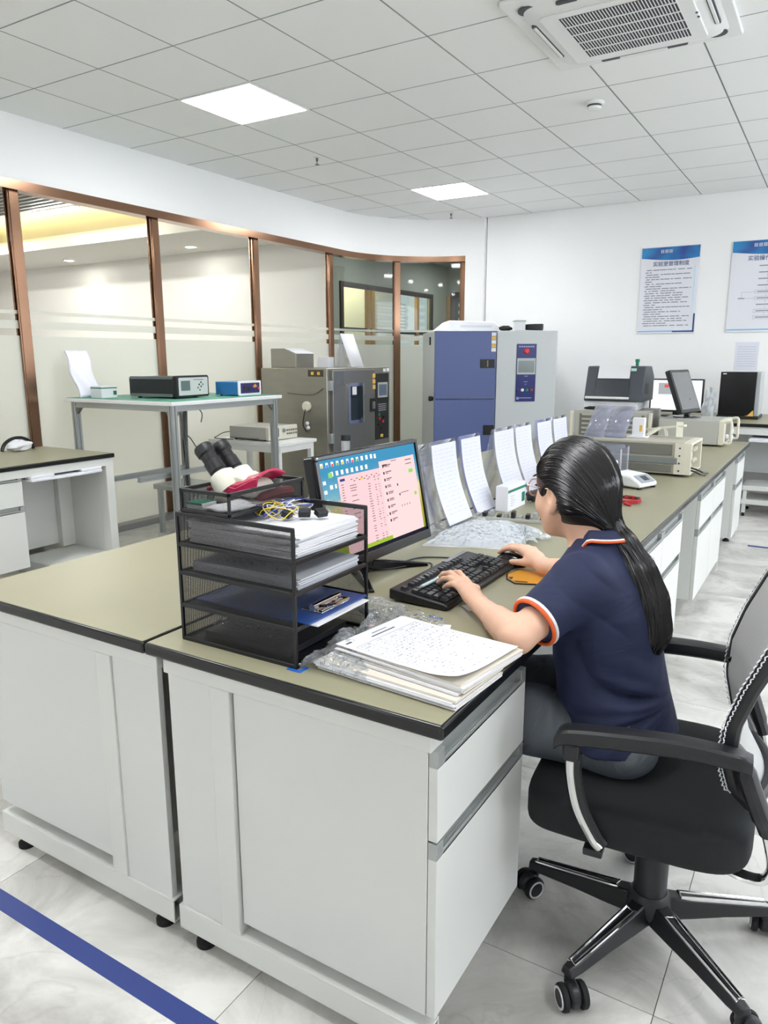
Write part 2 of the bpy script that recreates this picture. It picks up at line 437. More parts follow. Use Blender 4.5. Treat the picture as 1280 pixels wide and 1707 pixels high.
# posts
def post_at(n, x, y, ang, w=0.075):
    M = Matrix.Translation((x, y, 0)) @ Matrix.Rotation(ang, 4, 'Z')
    mb = MB().box((-0.024, -w/2, 0.05), (0.024, w/2, RAIL0), M)
    mb.box((-0.028, -w/2-0.012, 0.05), (-0.014, -w/2, RAIL0), M).box((0.010, -w/2-0.012, 0.05), (0.022, -w/2, RAIL0), M)
    return struct(mb.build('trim_%d' % n, BRONZE, bevel=0.004), 'bronze upright of the glass partition')
py = [0.80, 2.045, 3.29, 4.535, 5.79, 7.05]
for k, y in enumerate(py): post_at(3+k, XL, y, 0)
def arcpt(a, r=ACR): return ACX+r*math.cos(R(a)), ACY+r*math.sin(R(a))
AP = [140, A_END+1]
for k, a in enumerate(AP):
    x, y = arcpt(a); post_at(9+k, x, y, R(a-180))
# panes
def pane(n, pts):
    """clear glass with a frosted lower half and two frosted strips"""
    def sheet(z0, z1, off, th=0.008):
        mb = MB(); k = len(pts); v = []
        for x, y, nx, ny in pts: v.append((x+nx*off, y+ny*off, z0))
        for x, y, nx, ny in pts: v.append((x+nx*off, y+ny*off, z1))
        return mb.add(v, [(i, i+1, k+i+1, k+i) for i in range(k-1)])
    g = struct(sheet(0.05, RAIL0, 0.0).build('window_%d' % n, GLASS, recalc=False), 'clear glass pane with a frosted lower half')
    sheet(0.05, 1.55, 0.003).build('frosted_film', FROST, g, recalc=False)
    sheet(1.60, 1.655, 0.003).build('film_strip', FROST, g, recalc=False)
    sheet(1.70, 1.725, 0.003).build('film_strip', FROST, g, recalc=False)
for k in range(len(py)-1):
    pane(1+k, [(XL, py[k]+0.04, 1, 0), (XL, py[k+1]-0.045, 1, 0)])
def arc_pts(a0, a1, n=9):
    out = []
    for i in range(n+1):
        a = a0+(a1-a0)*i/n; x, y = arcpt(a); out.append((x, y, -math.cos(R(a)), -math.sin(R(a))))
    return out
pane(6, [(XL, 7.09, 1, 0), (XL, ACY, 1, 0)]+arc_pts(180, AP[0]+2)[1:])
pane(7, arc_pts(AP[0]-2, AP[1]+1))

# ------------------------------------------------------------------ beyond the glass
W2 = mat('beyond_wall_white', (240, 236, 234), 0.6, noise=0.01)
SAGE = mat('corridor_wall_sage', (150, 156, 148), 0.6, noise=0.02)
CEB = mat('beyond_ceiling', (214, 211, 206), 0.7, noise=0.01)
wall('wall_beyond_side', (-12.5, 7.1, 0), (XL-0.075, 7.2, 3.3), W2)
wall('wall_beyond_end', (-12.6, -1, 0), (-12.5, 7.2, 3.3), W2)
wall('wall_beyond_near', (-12.6, -1.1, 0), (XL-0.1, -1.0, 3.3), W2)
struct(MB().box((-12.6, -1.1, -0.06), (XL-0.11, 13.6, -0.001)).build('floor_beyond', mat('beyond_floor', (188, 186, 182), 0.25, noise=0.05, nscale=3)))
struct(MB().box((XL-0.16, 7.2, -0.06), (-2.8, 13.6, -0.0012)).build('floor_corridor', MATS['beyond_floor']))
struct(MB().box((-12.5, 5.94, 2.69), (XL-0.08, 7.1, 2.75)).box((-12.5, 5.90, 2.69), (XL-0.08, 5.94, 2.80)).build('ceiling_beyond_soffit', CEB))
struct(MB().box((-12.5, -1, 3.12), (XL-0.08, 7.1, 3.2)).build('ceiling_beyond', CEB))
COVE = emat('cove_lamp', (255, 232, 150), BEYOND_POWER*0.45)
tag(setbase(MB().box((-12.4, 5.98, 2.755), (XL-0.15, 6.02, 2.775)).build('cove_light_strip', COVE), (-8.7, 6.0, 2.755)), 'warm yellow cove light strip above the soffit behind the glass', 'cove light')
SL = thing('slatted_ceiling', 'grey slatted ceiling raft behind the left glass panes', 'slatted ceiling', (-8.7, 3.4, 2.92))
SLM = mat('grey_ceiling_slat', (150, 148, 148), 0.5, noise=0.03)
for k in range(34):
    y = 1.9+0.095*k
    MB().box((-12.4, y, 2.90), (XL-0.2, y+0.04, 2.97)).build('slat', SLM, SL)
LAMP = emat('beyond_lamp', (255, 250, 244), BEYOND_POWER*2.6)
def tube_lamp(x0, x1, y, lab):
    t = thing('linear_lamp', lab, 'lamp', ((x0+x1)/2, y, 2.87))
    MB().prism(rrect(x1-x0, 0.055, 0.025, c=((x0+x1)/2, y)), 2.868, 2.89).build('tube', LAMP, t)
    MB().prism(rrect(x1-x0+0.03, 0.08, 0.03, c=((x0+x1)/2, y)), 2.89, 2.905).build('housing', W2, t)
tube_lamp(-7.45, -6.75, 5.15, 'glowing linear lamp under the grey slatted ceiling')
tube_lamp(-9.6, -8.9, 3.2, 'added unseen linear lamp deeper under the grey slatted ceiling')  # this and the next lamps are added out of sight to even the light
tube_lamp(-7.45, -6.75, 3.2, 'added unseen linear lamp nearer the first glass pane under the slatted ceiling')
tube_lamp(-9.6, -8.9, 5.15, 'added unseen linear lamp in line with the visible one, further left')
LAMPD = emat('soffit_lamp', (255, 250, 240), BEYOND_POWER*1.3)
def downlight(x, y, z, lab, m=LAMPD, r=0.06):
    t = thing('downlight', lab, 'downlight', (x, y, z), 0, 'round recessed downlights behind the glass')
    MB().lathe([(r+0.02, 0), (r+0.02, -0.008), (r, -0.008), (r, 0)], (x, y, z), 20, caps=False).build('trim_ring', W2, t)
    MB().lathe([(r, -0.002), (r, -0.004)], (x, y, z), 20).build('lens', m, t)
downlight(-6.75, 6.68, 2.69, 'round downlight in the soffit behind the second glass pane')
downlight(-9.05, 6.70, 2.69, 'round downlight in the soffit behind the first glass pane')
# corridor seen through the curved panes
wall('wall_corridor_left', (-6.75, 7.2, 0), (-6.65, 9.62, 3.15), SAGE)
wall('wall_corridor_sill', (-6.75, 9.62, 0), (-6.65, 12.65, 0.95), SAGE)
wall('wall_corridor_lintel', (-6.75, 9.62, 2.54), (-6.65, 12.65, 3.15), SAGE)
wall('wall_corridor_end_left', (-6.75, 12.65, 0), (-6.65, 13.4, 3.15), SAGE)
wall('wall_corridor_end', (-6.65, 13.3, 0), (-2.7, 13.4, 3.15), SAGE)
wall('wall_corridor_right', (-2.8, 8.6, 0), (-2.7, 13.3, 3.15), SAGE)
struct(MB().box((-6.75, 7.2, 3.095), (-2.7, 13.4, 3.15)).build('ceiling_corridor', mat('corridor_ceiling', (150, 154, 150), 0.7, noise=0.02)))
DK = mat('dark_window_frame', (58, 54, 52), 0.4, 0.3, noise=0.03)
GOLD = mat('golden_frame', (196, 160, 104), 0.3, 0.6, noise=0.05)
LITW = emat('lit_room_glow', (255, 244, 205), 2.2)
wf = struct(MB().box((-6.66, 9.62, 2.46), (-6.62, 12.65, 2.54)).box((-6.66, 9.62, 0.95), (-6.62, 9.70, 2.46)).box((-6.66, 12.57, 0.95), (-6.62, 12.65, 2.46)).box((-6.66, 9.70, 1.80), (-6.62, 12.57, 1.86)).build('window_8', DK), 'dark framed interior window along the corridor')
for y in (10.35, 10.5, 12.0): MB().box((-6.66, y, 0.95), (-6.61, y+0.09, 2.46)).build('mullion', GOLD, wf)
MB().box((-6.69, 9.7, 0.95), (-6.685, 12.57, 2.46)).build('pane', GLASS, wf)
for k in range(8): MB().box((-6.68, 10.62, 1.9+0.055*k), (-6.67, 11.7, 1.93+0.055*k)).build('blind_slat', mat('blind_slat', (190, 196, 192), 0.5, noise=0.02), wf)
wall('wall_lit_room', (-7.9, 9.0, 0), (-7.85, 13.3, 3.1), W2)
wall('ceiling_lit_room', (-7.9, 9.0, 2.9), (-6.75, 13.3, 3.0), W2)
tag(setbase(MB().prism(rrect(0.12, 2.2, 0.05, c=(-7.3, 11.2)), 2.86, 2.895).build('lit_room_lamp', emat('lit_room_lamp', (255, 240, 195), 22)), (-7.3, 11.2, 2.86)), 'warm lamp in the lit room beyond the corridor window', 'lamp')
we = struct(MB().box((-6.56, 13.26, 2.50), (-5.0, 13.3, 2.62)).box((-6.56, 13.26, 0.9), (-6.48, 13.3, 2.50)).box((-5.08, 13.26, 0.9), (-5.0, 13.3, 2.50)).build('window_9', DK), 'dark framed blind window at the corridor end')
MB().box((-6.64, 13.25, 0.9), (-6.57, 13.3, 2.56)).build('frame_edge', GOLD, we)
MB().box((-6.48, 13.292, 0.9), (-5.08, 13.298, 2.50)).build('pane', mat('dark_pane', (70, 78, 76), 0.15, noise=0.05), we)
for k in range(11): MB().box((-6.40, 13.275, 1.0+0.135*k), (-5.15, 13.285, 1.06+0.135*k)).build('blind_slat', MATS['blind_slat'], we)
CL = emat('corridor_downlight', (255, 255, 250), BEYOND_POWER*1.2)
for k, (x, y) in enumerate([(-5.65, 9.9), (-4.75, 10.0), (-5.75, 12.3), (-5.1, 12.2), (-4.4, 9.0)]):
    downlight(x, y, 3.094, ['oval looking corridor downlight left of the curved upright', 'corridor downlight highest behind the last glass pane', 'small far corridor downlight beside the curved upright', 'small far corridor downlight above the blind window', 'corridor downlight just behind the curved rail'][k], CL, 0.11)
# ------------------------------------------------------------------ island bench
T = 0.767
Y0, Y1 = 1.049, 6.14
def worktop(label, x0, x1, y0, y1, T=T, th=0.03):
    t = thing('worktop', label, 'worktop', ((x0+x1)/2, (y0+y1)/2, T-th))
    MB().box((x0, y0, T-th), (x1, y1, T-0.0015)).build('edge_core', EDGE, t, bevel=0.006, seg=3)
    MB().box((x0+0.006, y0+0.006, T-0.004), (x1-0.006, y1-0.006, T)).build('surface', TOP, t, bevel=0.001)
    return t
worktop('olive grey worktop with black edge carrying the monitor and keyboard', -1.272, -0.522, Y0, Y1)
worktop('bare olive worktop with black edge, left half of the island', -2.02, -1.2745, Y0, Y1)

def bench_frame(label, xs, ys, flip=1):
    """row of steel C-frames: foot rail, rear post and top rail at each y, joined by rails; xs = (rear narrow edge, post a, post b, front)"""
    xr, pa, pb, xf = xs
    t = thing('lab_bench', label, 'lab bench', ((xr+xf)/2, (ys[0]+ys[-1])/2, 0))
    zt = T-0.031
    lo = lambda a, b: (min(a, b), max(a, b))
    for k, y in enumerate(ys):
        a, b = y, y+0.05
        x0, x1 = lo(xr, xf)
        mb = MB()
        # hollow foot rail
        mb.box((x0, a, 0.095), (x1, b, 0.1)).box((x0, a, 0.037), (x1, b, 0.042)).box((x0, a, 0.042), (x1, a+0.004, 0.095)).box((x0, b-0.004, 0.042), (x1, b, 0.095))
        mb.build('foot_rail', STEEL, t, bevel=0.001)
        MB().box((x0, a, zt-0.037), (x1, b, zt)).build('top_rail', STEEL, t, bevel=0.002)
        p0, p1 = lo(pa, pb)
        MB().box((p0, a, 0.1), (p1, b, zt-0.037)).build('post', STEEL, t, bevel=0.002)
        for x in (xr+0.06*flip, xf-0.07*flip):
            MB().lathe([(0.024, 0), (0.024, 0.012), (0.012, 0.018), (0.012, 0.037)], (x, (a+b)/2, 0), 16).build('levelling_foot', RUB, t)
    n0, n1 = lo(xr+0.008*flip, pa)
    MB().box((n0, ys[0]+0.006, 0.1), (n1, ys[0]+0.022, zt-0.037)).build('end_filler_panel', DOORM, t, bevel=0.001)
    b0, b1 = lo(pa+0.012*flip, pb-0.012*flip)
    MB().box((b0, ys[0]+0.05, 0.12), (b1, ys[-1], 0.62)).build('back_panel', STEEL, t)
    MB().box((b0, ys[0]+0.05, 0.62), (b1, ys[-1], zt)).build('service_panel', STEEL, t)
    x0, x1 = lo(xf-0.005*flip, xf-0.035*flip)
    MB().box((x0, ys[0]+0.05, zt-0.034), (x1, ys[-1], zt)).build('front_rail', STEEL, t, bevel=0.002)
    return t
bench_frame('white steel frame under the worktop with the computer', (-1.230, -1.091, -1.034, -0.552), [1.064, 2.555, 3.52, 5.02, 6.07])
bench_frame('white steel frame under the bare left worktop', (-1.250, -1.413, -1.467, -1.955), [1.064, 2.555, 3.52, 5.02, 6.07], -1)

def cabinet(label, y0, y1, xb, xf, group, s=1, z0=0.130, split=0.512, T=T, top=None):
    """hung pedestal: body, drawer over door, each with a silver grip rail along its top edge; s=+1 opens to +x"""
    zt = (T-0.031-0.036) if top is None else top
    t = thing('cabinet', label, 'cabinet', ((xb+xf)/2, (y0+y1)/2, z0), 0, group)
    lo = lambda a, b: (min(a, b), max(a, b))
    b0, b1 = lo(xb, xf-0.02*s)
    MB().box((b0, y0, z0), (b1, y1, zt)).build('body', DOORM, t, bevel=0.0015)
    f0, f1 = lo(xf-0.019*s, xf)
    def front(nm, za, zb):
        d = MB().box((f0, y0+0.0015, za), (f1, y1-0.0015, zb-0.034)).build(nm, DOORM, t, bevel=0.0015)
        g = MB()
        g.box((f0, y0+0.0015, zb-0.034), (f1, y0+0.028, zb)).box((f0, y1-0.028, zb-0.034), (f1, y1-0.0015, zb))
        h0, h1 = lo(xf-0.019*s, xf-0.015*s)
        g.box((h0, y0+0.028, zb-0.034), (h1, y1-0.028, zb))
        l0, l1 = lo(xf-0.004*s, xf)
        g.box((f0, y0+0.028, zb-0.034), (f1, y1-0.028, zb-0.029)).box((l0, y0+0.028, zb-0.034), (l1, y1-0.028, zb-0.022))
        g.build('grip_rail', HANDLE, d, bevel=0.0008)
    front('drawer', split+0.004, zt)
    front('door', z0, split)
    return t
GR = 'white drawer and door cabinets hung under the island'
cabinet('white drawer and door cabinet at the near bench end by the chair', 1.073, 1.512, -1.03, -0.542, GR)
cabinet('white cabinet just past the seated woman with the knee space before it', 2.62, 3.055, -1.03, -0.542, GR)
cabinet('white cabinet beyond the pair joint, ending at the second knee space', 3.06, 3.50, -1.03, -0.542, GR)
cabinet('white cabinet after the second knee space showing its whole side', 4.02, 4.495, -1.03, -0.542, GR)
cabinet('white cabinet below the large grey instrument, far one of its pair', 4.50, 4.98, -1.03, -0.542, GR)
cabinet('white cabinet at the far end of the island', 5.62, 6.06, -1.03, -0.542, GR)
cabinet('white cabinet at the near end of the left bench half', 1.073, 1.512, -1.475, -1.96, GR, -1)
MB_LEG = None

# ------------------------------------------------------------------ left wall desk with keyboard tray
LX0, LX1, LY0, LY1 = -4.90, -4.13, 1.2, 3.285
worktop('olive desk top with black edge by the glass wall', LX0, LX1, LY0, LY1)
d = thing('desk', 'white desk body with open knee space by the glass wall', 'desk', (-4.5, 2.3, 0))
zt = T-0.031
MB().box((-4.86, LY0+.02, zt-.05), (LX1-.01, LY1-.01, zt)).build('top_rail', STEEL, d, bevel=.002)
MB().box((-4.22, LY1-.07, 0), (LX1-.01, LY1-.01, zt-.05)).build('leg', STEEL, d, bevel=.002)
MB().box((-4.86, LY1-.07, .04), (-4.22, LY1-.05, zt-.05)).build('side_panel', DOORM, d)
MB().box((-4.60, 2.62, .12), (-4.58, LY1-.07, zt-.05)).build('modesty_panel', DOORM, d)
MB().box((-4.58, LY1-.17, .1), (-4.53, LY1-.07, zt-.05)).build('post', STEEL, d, bevel=.002)
MB().box((-4.55, 2.78, .0), (-4.17, LY1-.07, .09)).build('foot_rail', STEEL, d, bevel=.003)
kt = MB().box((-4.50, 2.66, .665), (-4.19, 3.17, .678)).build('keyboard_tray', mat('tray_grey', (96, 102, 108), .4, noise=.02), d)
mb = MB().prism([(-4.19, 2.66), (-4.12, 2.66), (-4.105, 2.8), (-4.10, 2.92), (-4.105, 3.04), (-4.12, 3.17), (-4.19, 3.17)], .655, .672)
mb.box((-4.19, 2.66, .672), (-4.125, 2.82, .69)).box((-4.19, 3.02, .672), (-4.125, 3.17, .69))
mb.build('wrist_rest', mat('tray_white', (226, 228, 232), .4, noise=.01), kt, bevel=.004)
for y in (2.80, 3.10): MB().box((-4.22, y, .69), (-4.19, y+.03, .72)).build('tray_bracket', BLACK, d)
cabinet('white drawer and door cabinet under the desk by the glass wall', 2.10, 2.615, -4.84, -4.15, GR)
# black hooped bag on that desk
bg_ = thing('tote_bag', 'white bag with a black hooped handle on the desk by the glass', 'bag', (-4.78, 3.02, T))
pts = [(-4.80, 3.02+.115*math.cos(R(a)), T+.005+.085*math.sin(R(a))) for a in range(0, 181, 12)]
MB().tube(pts, .012, 8).build('handle', BLACKG, bg_)
def blob(c, r, seed, amp=.25, n=2.2):
    rs = np.random.default_rng(seed); ph = rs.uniform(0, 6.28, 9)
    def fn(u, v):
        a, b = 2*math.pi*u, math.pi*(0.001+.998*v)
        k = 1+amp*(math.sin(3*a+ph[0])*math.sin(2*b+ph[1])*.5+math.sin(5*a+ph[2]+3*b)*.3+math.sin(7*b+ph[3]+2*a)*.3)
        return Vector((c[0]+r[0]*k*math.cos(a)*math.sin(b), c[1]+r[1]*k*math.sin(a)*math.sin(b), max(c[2]+r[2]*k*math.cos(b), c[2]-r[2]*.9)))
    return fn
MB().grid(blob((-4.78, 3.015, T+.036), (.05, .09, .038), 3), 26, 16, True).build('body', PAPER, bg_)

# ------------------------------------------------------------------ aluminium profile bench
AB = thing('aluminium_workbench', 'aluminium profile workbench with green mat top before the glass wall', 'workbench', (-4.36, 4.08, 0))
bx0, bx1, by0, by1, bz = -4.93, -3.79, 3.50, 4.66, 1.105
MB().box((bx0, by0, bz-.028), (bx1, by1, bz-.002)).build('table_top', mat('bench_white_edge', (232, 233, 232), .4, noise=.01), AB, bevel=.003)
MB().box((bx0+.012, by0+.012, bz-.004), (bx1-.012, by1-.012, bz)).build('green_mat', mat('antistatic_green_mat', (84, 148, 124), .5, noise=.05), AB)
def profile(p0, p1, name='rail', w=.04):
    """grooved aluminium extrusion between two points"""
    a, b = V3(p0), V3(p1); dd = (b-a); L = dd.length; q = dd.to_track_quat('Z', 'Y').to_matrix().to_4x4(); q.translation = a
    h = w/2; g = .005; s = .005
    poly = []
    base = [(h, -h), (h, -s), (h-g, -s), (h-g, s), (h, s)]
    for k in range(4):
        c_, s_ = [(1, 0), (0, 1), (-1, 0), (0, -1)][k]
        poly += [(x*c_-y*s_, x*s_+y*c_) for x, y in base]
    return MB().prism(poly, 0, L, 'z', q).build(name, ALU, AB)
for x in (bx0+.07, bx1-.05):
    for y in (by0+.05, by1-.05): profile((x, y, .03), (x, y, bz-.03), 'leg', .045)
for x in (bx0+.07, bx1-.05):
    profile((x, by0+.07, bz-.05), (x, by1-.07, bz-.05)); profile((x, by0+.07, .45), (x, by1-.07, .45))
for y in (by0+.05, by1-.05): profile((bx0+.09, y, bz-.05), (bx1-.07, y, bz-.05))
profile((-3.9, 3.28, .60), (-3.9, 4.0, .60), 'cross_bar', .035)
for (x, y, sx, sy) in ((bx1-.05, by0+.05, -1, 1), (bx1-.05, by1-.05, -1, -1), (bx0+.07, by0+.05, 1, 1)):
    MB().prism([(x+sx*.022, bz-.072), (x+sx*.06, bz-.072), (x+sx*.022, bz-.12)], y-.01, y+.01, 'y').build('corner_bracket', GREYD, AB)
    MB().prism([(y+sy*.022, bz-.072), (y+sy*.06, bz-.072), (y+sy*.022, bz-.12)], x-.01, x+.01, 'x').build('corner_bracket', GREYD, AB)
for x in (bx0+.07, bx1-.05):
    for y in (by0+.05, by1-.05): MB().lathe([(.025, 0), (.025, .012), (.01, .018), (.01, .03)], (x, y, 0), 12).build('foot', RUB, AB)
# cables hanging under it
CAB = mat('black_cable', (24, 24, 26), .5)
CABG = mat('grey_cable', (90, 92, 94), .5, noise=.03)
cb = thing('power_cable', 'grey power cables hanging in a bundle under the aluminium workbench', 'cable', (-4.0, 3.85, .46))
MB().tube(spline([(-4.03, 3.80, .47), (-4.02, 3.82, .7), (-4.03, 3.81, .9), (-4.02, 3.83, 1.03), (-4.0, 3.9, 1.05), (-3.98, 3.96, 1.0), (-3.98, 3.95, .93)]), .004, 6).build('cable', CABG, cb)
MB().tube(spline([(-4.02, 3.83, .47), (-4.04, 3.82, .8), (-4.02, 3.86, .83), (-3.97, 3.95, .66), (-3.93, 4.05, .55), (-3.9, 4.1, .5)]), .004, 6).build('cable', CAB, cb)
mb = MB()
for k in range(5): mb.tube([(-4.04+.008*k, 3.83+.006*(k % 2), .47), (-4.04+.007*k, 3.83, .75), (-4.04+.008*k, 3.84, 1.04)], .006, 6)
mb.build('bundle', CABG, cb)
# small low stool frame under the workbench
st = thing('small_trestle', 'small aluminium trestle standing low under the green mat workbench', 'trestle', (-4.50, 4.2, 0))
for x in (-4.62, -4.34):
    for y in (4.06, 4.34): MB().box((x, y, 0), (x+.035, y+.035, .36)).build('leg', ALU, st, bevel=.002)
MB().box((-4.64, 4.04, .36), (-4.285, 4.395, .40)).build('top', ALU, st, bevel=.002)

# things on the aluminium bench
tst = thing('tester_unit', 'black bench tester with grey faceplate and square display', 'tester', (-4.25, 3.98, bz))
zb = bz+.012
M = Matrix.Translation((-4.07, 3.95, zb)) @ Matrix.Rotation(R(5), 4, 'Z')
MB().box((-.44, -.165, .004), (0, .165, .142), M).build('case', mat('black_case', (26, 32, 36), .45, noise=.02), tst, bevel=.012, seg=3)
MB().box((-.42, -.169, .0), (-.02, -.163, .022), M).box((-.42, -.169, .126), (-.02, -.163, .146), M).build('side_trim', mat('case_trim', (120, 126, 128), .4, .5), tst, bevel=.002)
MB().prism(rrect(.35, .155, .016, c=(0, .074)), -.01, .028, 'x', M).build('bezel', BLACK, tst, bevel=.003)
fp = MB().prism(rrect(.315, .126, .008, c=(0, .074)), .028, .032, 'x', M).build('faceplate', mat('faceplate_grey', (196, 200, 196), .5, noise=.01), tst)
MB().box((.032, -.135, .045), (.034, -.04, .115), M).build('display', mat('lcd_grey', (96, 112, 110), .2, noise=.03), fp)
for k, (y, z, c) in enumerate([(.08, .10, BLACK), (.06, .085, BLACK), (.10, .085, GREEN), (.08, .07, BLACK), (.045, .062, mat('button_red', (200, 50, 60), .4)), (.065, .045, GREEN)]):
    MB().cyl(M @ Vector((.032, y, z)), M @ Vector((.036, y, z)), .006, n=10).build('button', c, fp)
MB().box((.032, .0, .118), (.033, .11, .122), M).build('printed_name_line', INK, fp)
for x in (-.38, -.06):
    for y in (-.12, .12): MB().cyl(M @ Vector((x, y, -.012)), M @ Vector((x, y, .005)), .015, n=12).build('foot', RUB, tst)
blu = thing('power_meter', 'small blue box with white faceplate and violet display', 'meter', (-4.02, 4.42, bz))
M = Matrix.Translation((-3.93, 4.43, bz+.008)) @ Matrix.Rotation(R(3), 4, 'Z')
MB().box((-.22, -.135, 0), (0, .135, .10), M).build('case', mat('blue_case', (48, 118, 178), .45, noise=.03), blu, bevel=.004)
fp = MB().prism(rrect(.275, .112, .01, c=(0, .05)), 0, .012, 'x', M).build('faceplate', mat('faceplate_white', (236, 236, 238), .4), blu, bevel=.002)
MB().box((.012, -.115, .012), (.014, .115, .09), M).build('display', mat('violet_panel', (44, 40, 96), .25, noise=.08), fp)
MB().box((.014, -.09, .035), (.0145, -.05, .065), M).box((.014, -.03, .035), (.0145, .01, .065), M).build('digits', mat('digit_dark', (30, 26, 40), .3), fp)
MB().prism([(.03, .06), (.055, .05), (.085, .062), (.06, .082)], .014, .015, 'x', M).build('printed_swoosh', mat('orange_print', (226, 150, 60), .4), fp)
MB().cyl(M @ Vector((.012, .095, .045)), M @ Vector((.02, .095, .045)), .009, n=12).build('knob', MATS['button_red'], fp)
for x in (-.19, -.03):
    for y in (-.1, .1): MB().cyl(M @ Vector((x, y, -.008)), M @ Vector((x, y, .002)), .01, n=10).build('foot', RUB, blu)
# white padded mailer and green white box
ml = thing('padded_mailer', 'white padded mailer leaning above the small green striped box', 'mailer', (-4.80, 3.62, bz))
def mailer(u, v):
    y = 3.54+.19*u+.01*math.sin(9*v); zz = bz+.002+.34*v; x = -4.79-.10*v+.018*math.sin(math.pi*u)*math.sin(math.pi*v)+.005*math.sin(14*u+9*v)
    return Vector((x, y-.03*v, zz))
MB().grid(mailer, 14, 18).build('envelope', mat('mailer_white', (232, 232, 242), .45, noise=.01), ml, solid=.012)
gb = thing('carton', 'small white carton with green stripe and square on the aluminium workbench', 'carton', (-4.68, 3.66, bz))
MB().box((-4.74, 3.60, bz), (-4.62, 3.74, bz+.085)).build('box', PAPER, gb, bevel=.002)
MB().box((-4.6195, 3.60, bz+.068), (-4.619, 3.74, bz+.076)).box((-4.6195, 3.705, bz+.02), (-4.619, 3.735, bz+.05)).box((-4.74, 3.5995, bz+.068), (-4.62, 3.599, bz+.076)).build('printed_stripe', GREEN, gb)

# ------------------------------------------------------------------ white side table with signal generator
wt = thing('side_table', 'low white table beside the stainless chamber', 'table', (-4.25, 4.94, 0))
MB().box((-4.66, 4.70, .672), (-3.87, 5.22, .70)).build('table_top', mat('table_white', (232, 233, 230), .4, noise=.01), wt, bevel=.003)
for x in (-4.64, -3.93):
    for y in (4.72, 5.16): MB().box((x, y, 0), (x+.04, y+.04, .672)).build('leg', MATS['table_white'], wt, bevel=.002)
MB().box((-4.62, 4.72, .62), (-3.9, 4.735, .672)).box((-3.9, 4.73, .62), (-3.885, 5.18, .672)).build('apron', MATS['table_white'], wt)
sg = thing('signal_generator', 'beige signal generator with knob and small screen on the white table', 'instrument', (-4.3, 5.0, .70))
M = Matrix.Translation((-4.06, 4.98, .712))
MB().box((-.43, -.19, 0), (-.02, .19, .105), M).build('case', GREY, sg, bevel=.003)
MB().box((-.43, -.193, .001), (-.1, -.189, .01), M).build('side_strip', GREYD, sg)
fp = MB().prism(rrect(.39, .115, .01, c=(0, .052)), -.02, .012, 'x', M).build('faceplate', CREAM, sg, bevel=.002)
MB().box((.012, -.15, .02), (.014, -.06, .092), M).build('display', mat('small_lcd', (70, 84, 96), .2), fp)
MB().cyl(M @ Vector((.012, .0, .07)), M @ Vector((.028, .0, .07)), .016, n=18).build('knob', ALU, fp)
mb = MB()
for k in range(10):
    y = .045+.03*(k % 5); z = .03+.03*(k//5); mb.box((.012, y, z), (.016, y+.02, z+.015), M)
mb.build('keypad', GREYD, fp, bevel=.001)
for x in (-.39, -.06):
    for y in (-.15, .15): MB().cyl(M @ Vector((x, y, -.012)), M @ Vector((x, y, .002)), .012, n=10).build('foot', RUB, sg)
tag(setbase(MB().tube(spline([(-4.50, 4.93, .76), (-4.6, 4.85, .75), (-4.63, 4.78, .72), (-4.62, 4.74, .708), (-4.5, 4.73, .707), (-4.42, 4.75, .707)]), .004, 6).build('cable', CAB), (-4.6, 4.8, .704)), 'black cable trailing left from the beige signal generator', 'cable')

# ------------------------------------------------------------------ stainless test chamber
sc_ = thing('stainless_chamber', 'stainless steel test chamber with small window door and black control strip', 'test chamber', (-4.32, 6.05, 0))
X0, X1, YA, YZ, ZT = -4.72, -3.95, 5.5, 6.60, 1.30
MB().box((X0, YA, .06), (X1, YZ, ZT)).build('body', STAIN, sc_, bevel=.006)
MB().box((X0+.05, YA+.05, 0), (X1-.05, YZ-.05, .06)).build('plinth', BLACK, sc_)
dr = MB().prism(rrect(.72, .74, .006, c=(5.91, .91)), X1, X1+.03, 'x').build('door', STAIN2, sc_, bevel=.004)
wfm = MB(); o_ = rrect(.27, .38, .02, c=(5.92, .97)); i_ = rrect(.21, .32, .012, c=(5.92, .97)); n_ = len(o_)
wfm.add([(X1+.03, a, b) for a, b in o_]+[(X1+.045, a, b) for a, b in o_]+[(X1+.045, a, b) for a, b in i_]+[(X1+.03, a, b) for a, b in i_],
        [q for i in range(n_) for q in ((i, (i+1) % n_, n_+(i+1) % n_, n_+i), (n_+i, n_+(i+1) % n_, 2*n_+(i+1) % n_, 2*n_+i), (2*n_+i, 2*n_+(i+1) % n_, 3*n_+(i+1) % n_, 3*n_+i))])
wfm.build('window_frame', CHROME, dr)
MB().prism(i_, X1+.031, X1+.034, 'x').build('window_glass', mat('dark_chamber_glass', (34, 42, 44), .08, noise=.1, nscale=4), dr)
MB().box((X1+.034, 5.86, 1.05), (X1+.036, 5.93, 1.125)).build('note_in_window', PAPER, dr)
MB().box((X1+.03, 6.17, .87), (X1+.032, 6.27, 1.0)).build('latch_plate', BLACK, dr)
MB().box((X1+.032, 6.20, .90), (X1+.06, 6.23, .97)).build('latch', STAIN2, dr, bevel=.003)
for z in (1.10, .62): MB().box((X1+.0, YA+.008, z), (X1+.04, YA+.045, z+.09)).build('hinge', ALU, dr, bevel=.003)
MB().box((X1, 5.60, 1.15), (X1+.033, 5.72, 1.27)).build('name_plate', mat('plate_grey', (120, 122, 126), .35, .6), dr)
cp = MB().box((X1, 6.31, .58), (X1+.012, 6.56, 1.24)).build('control_strip', mat('control_black', (30, 31, 33), .35), sc_, bevel=.002)
MB().box((X1+.012, 6.345, 1.0), (X1+.018, 6.53, 1.15)).build('screen_bezel', mat('bezel_silver', (190, 192, 194), .35, .4), cp)
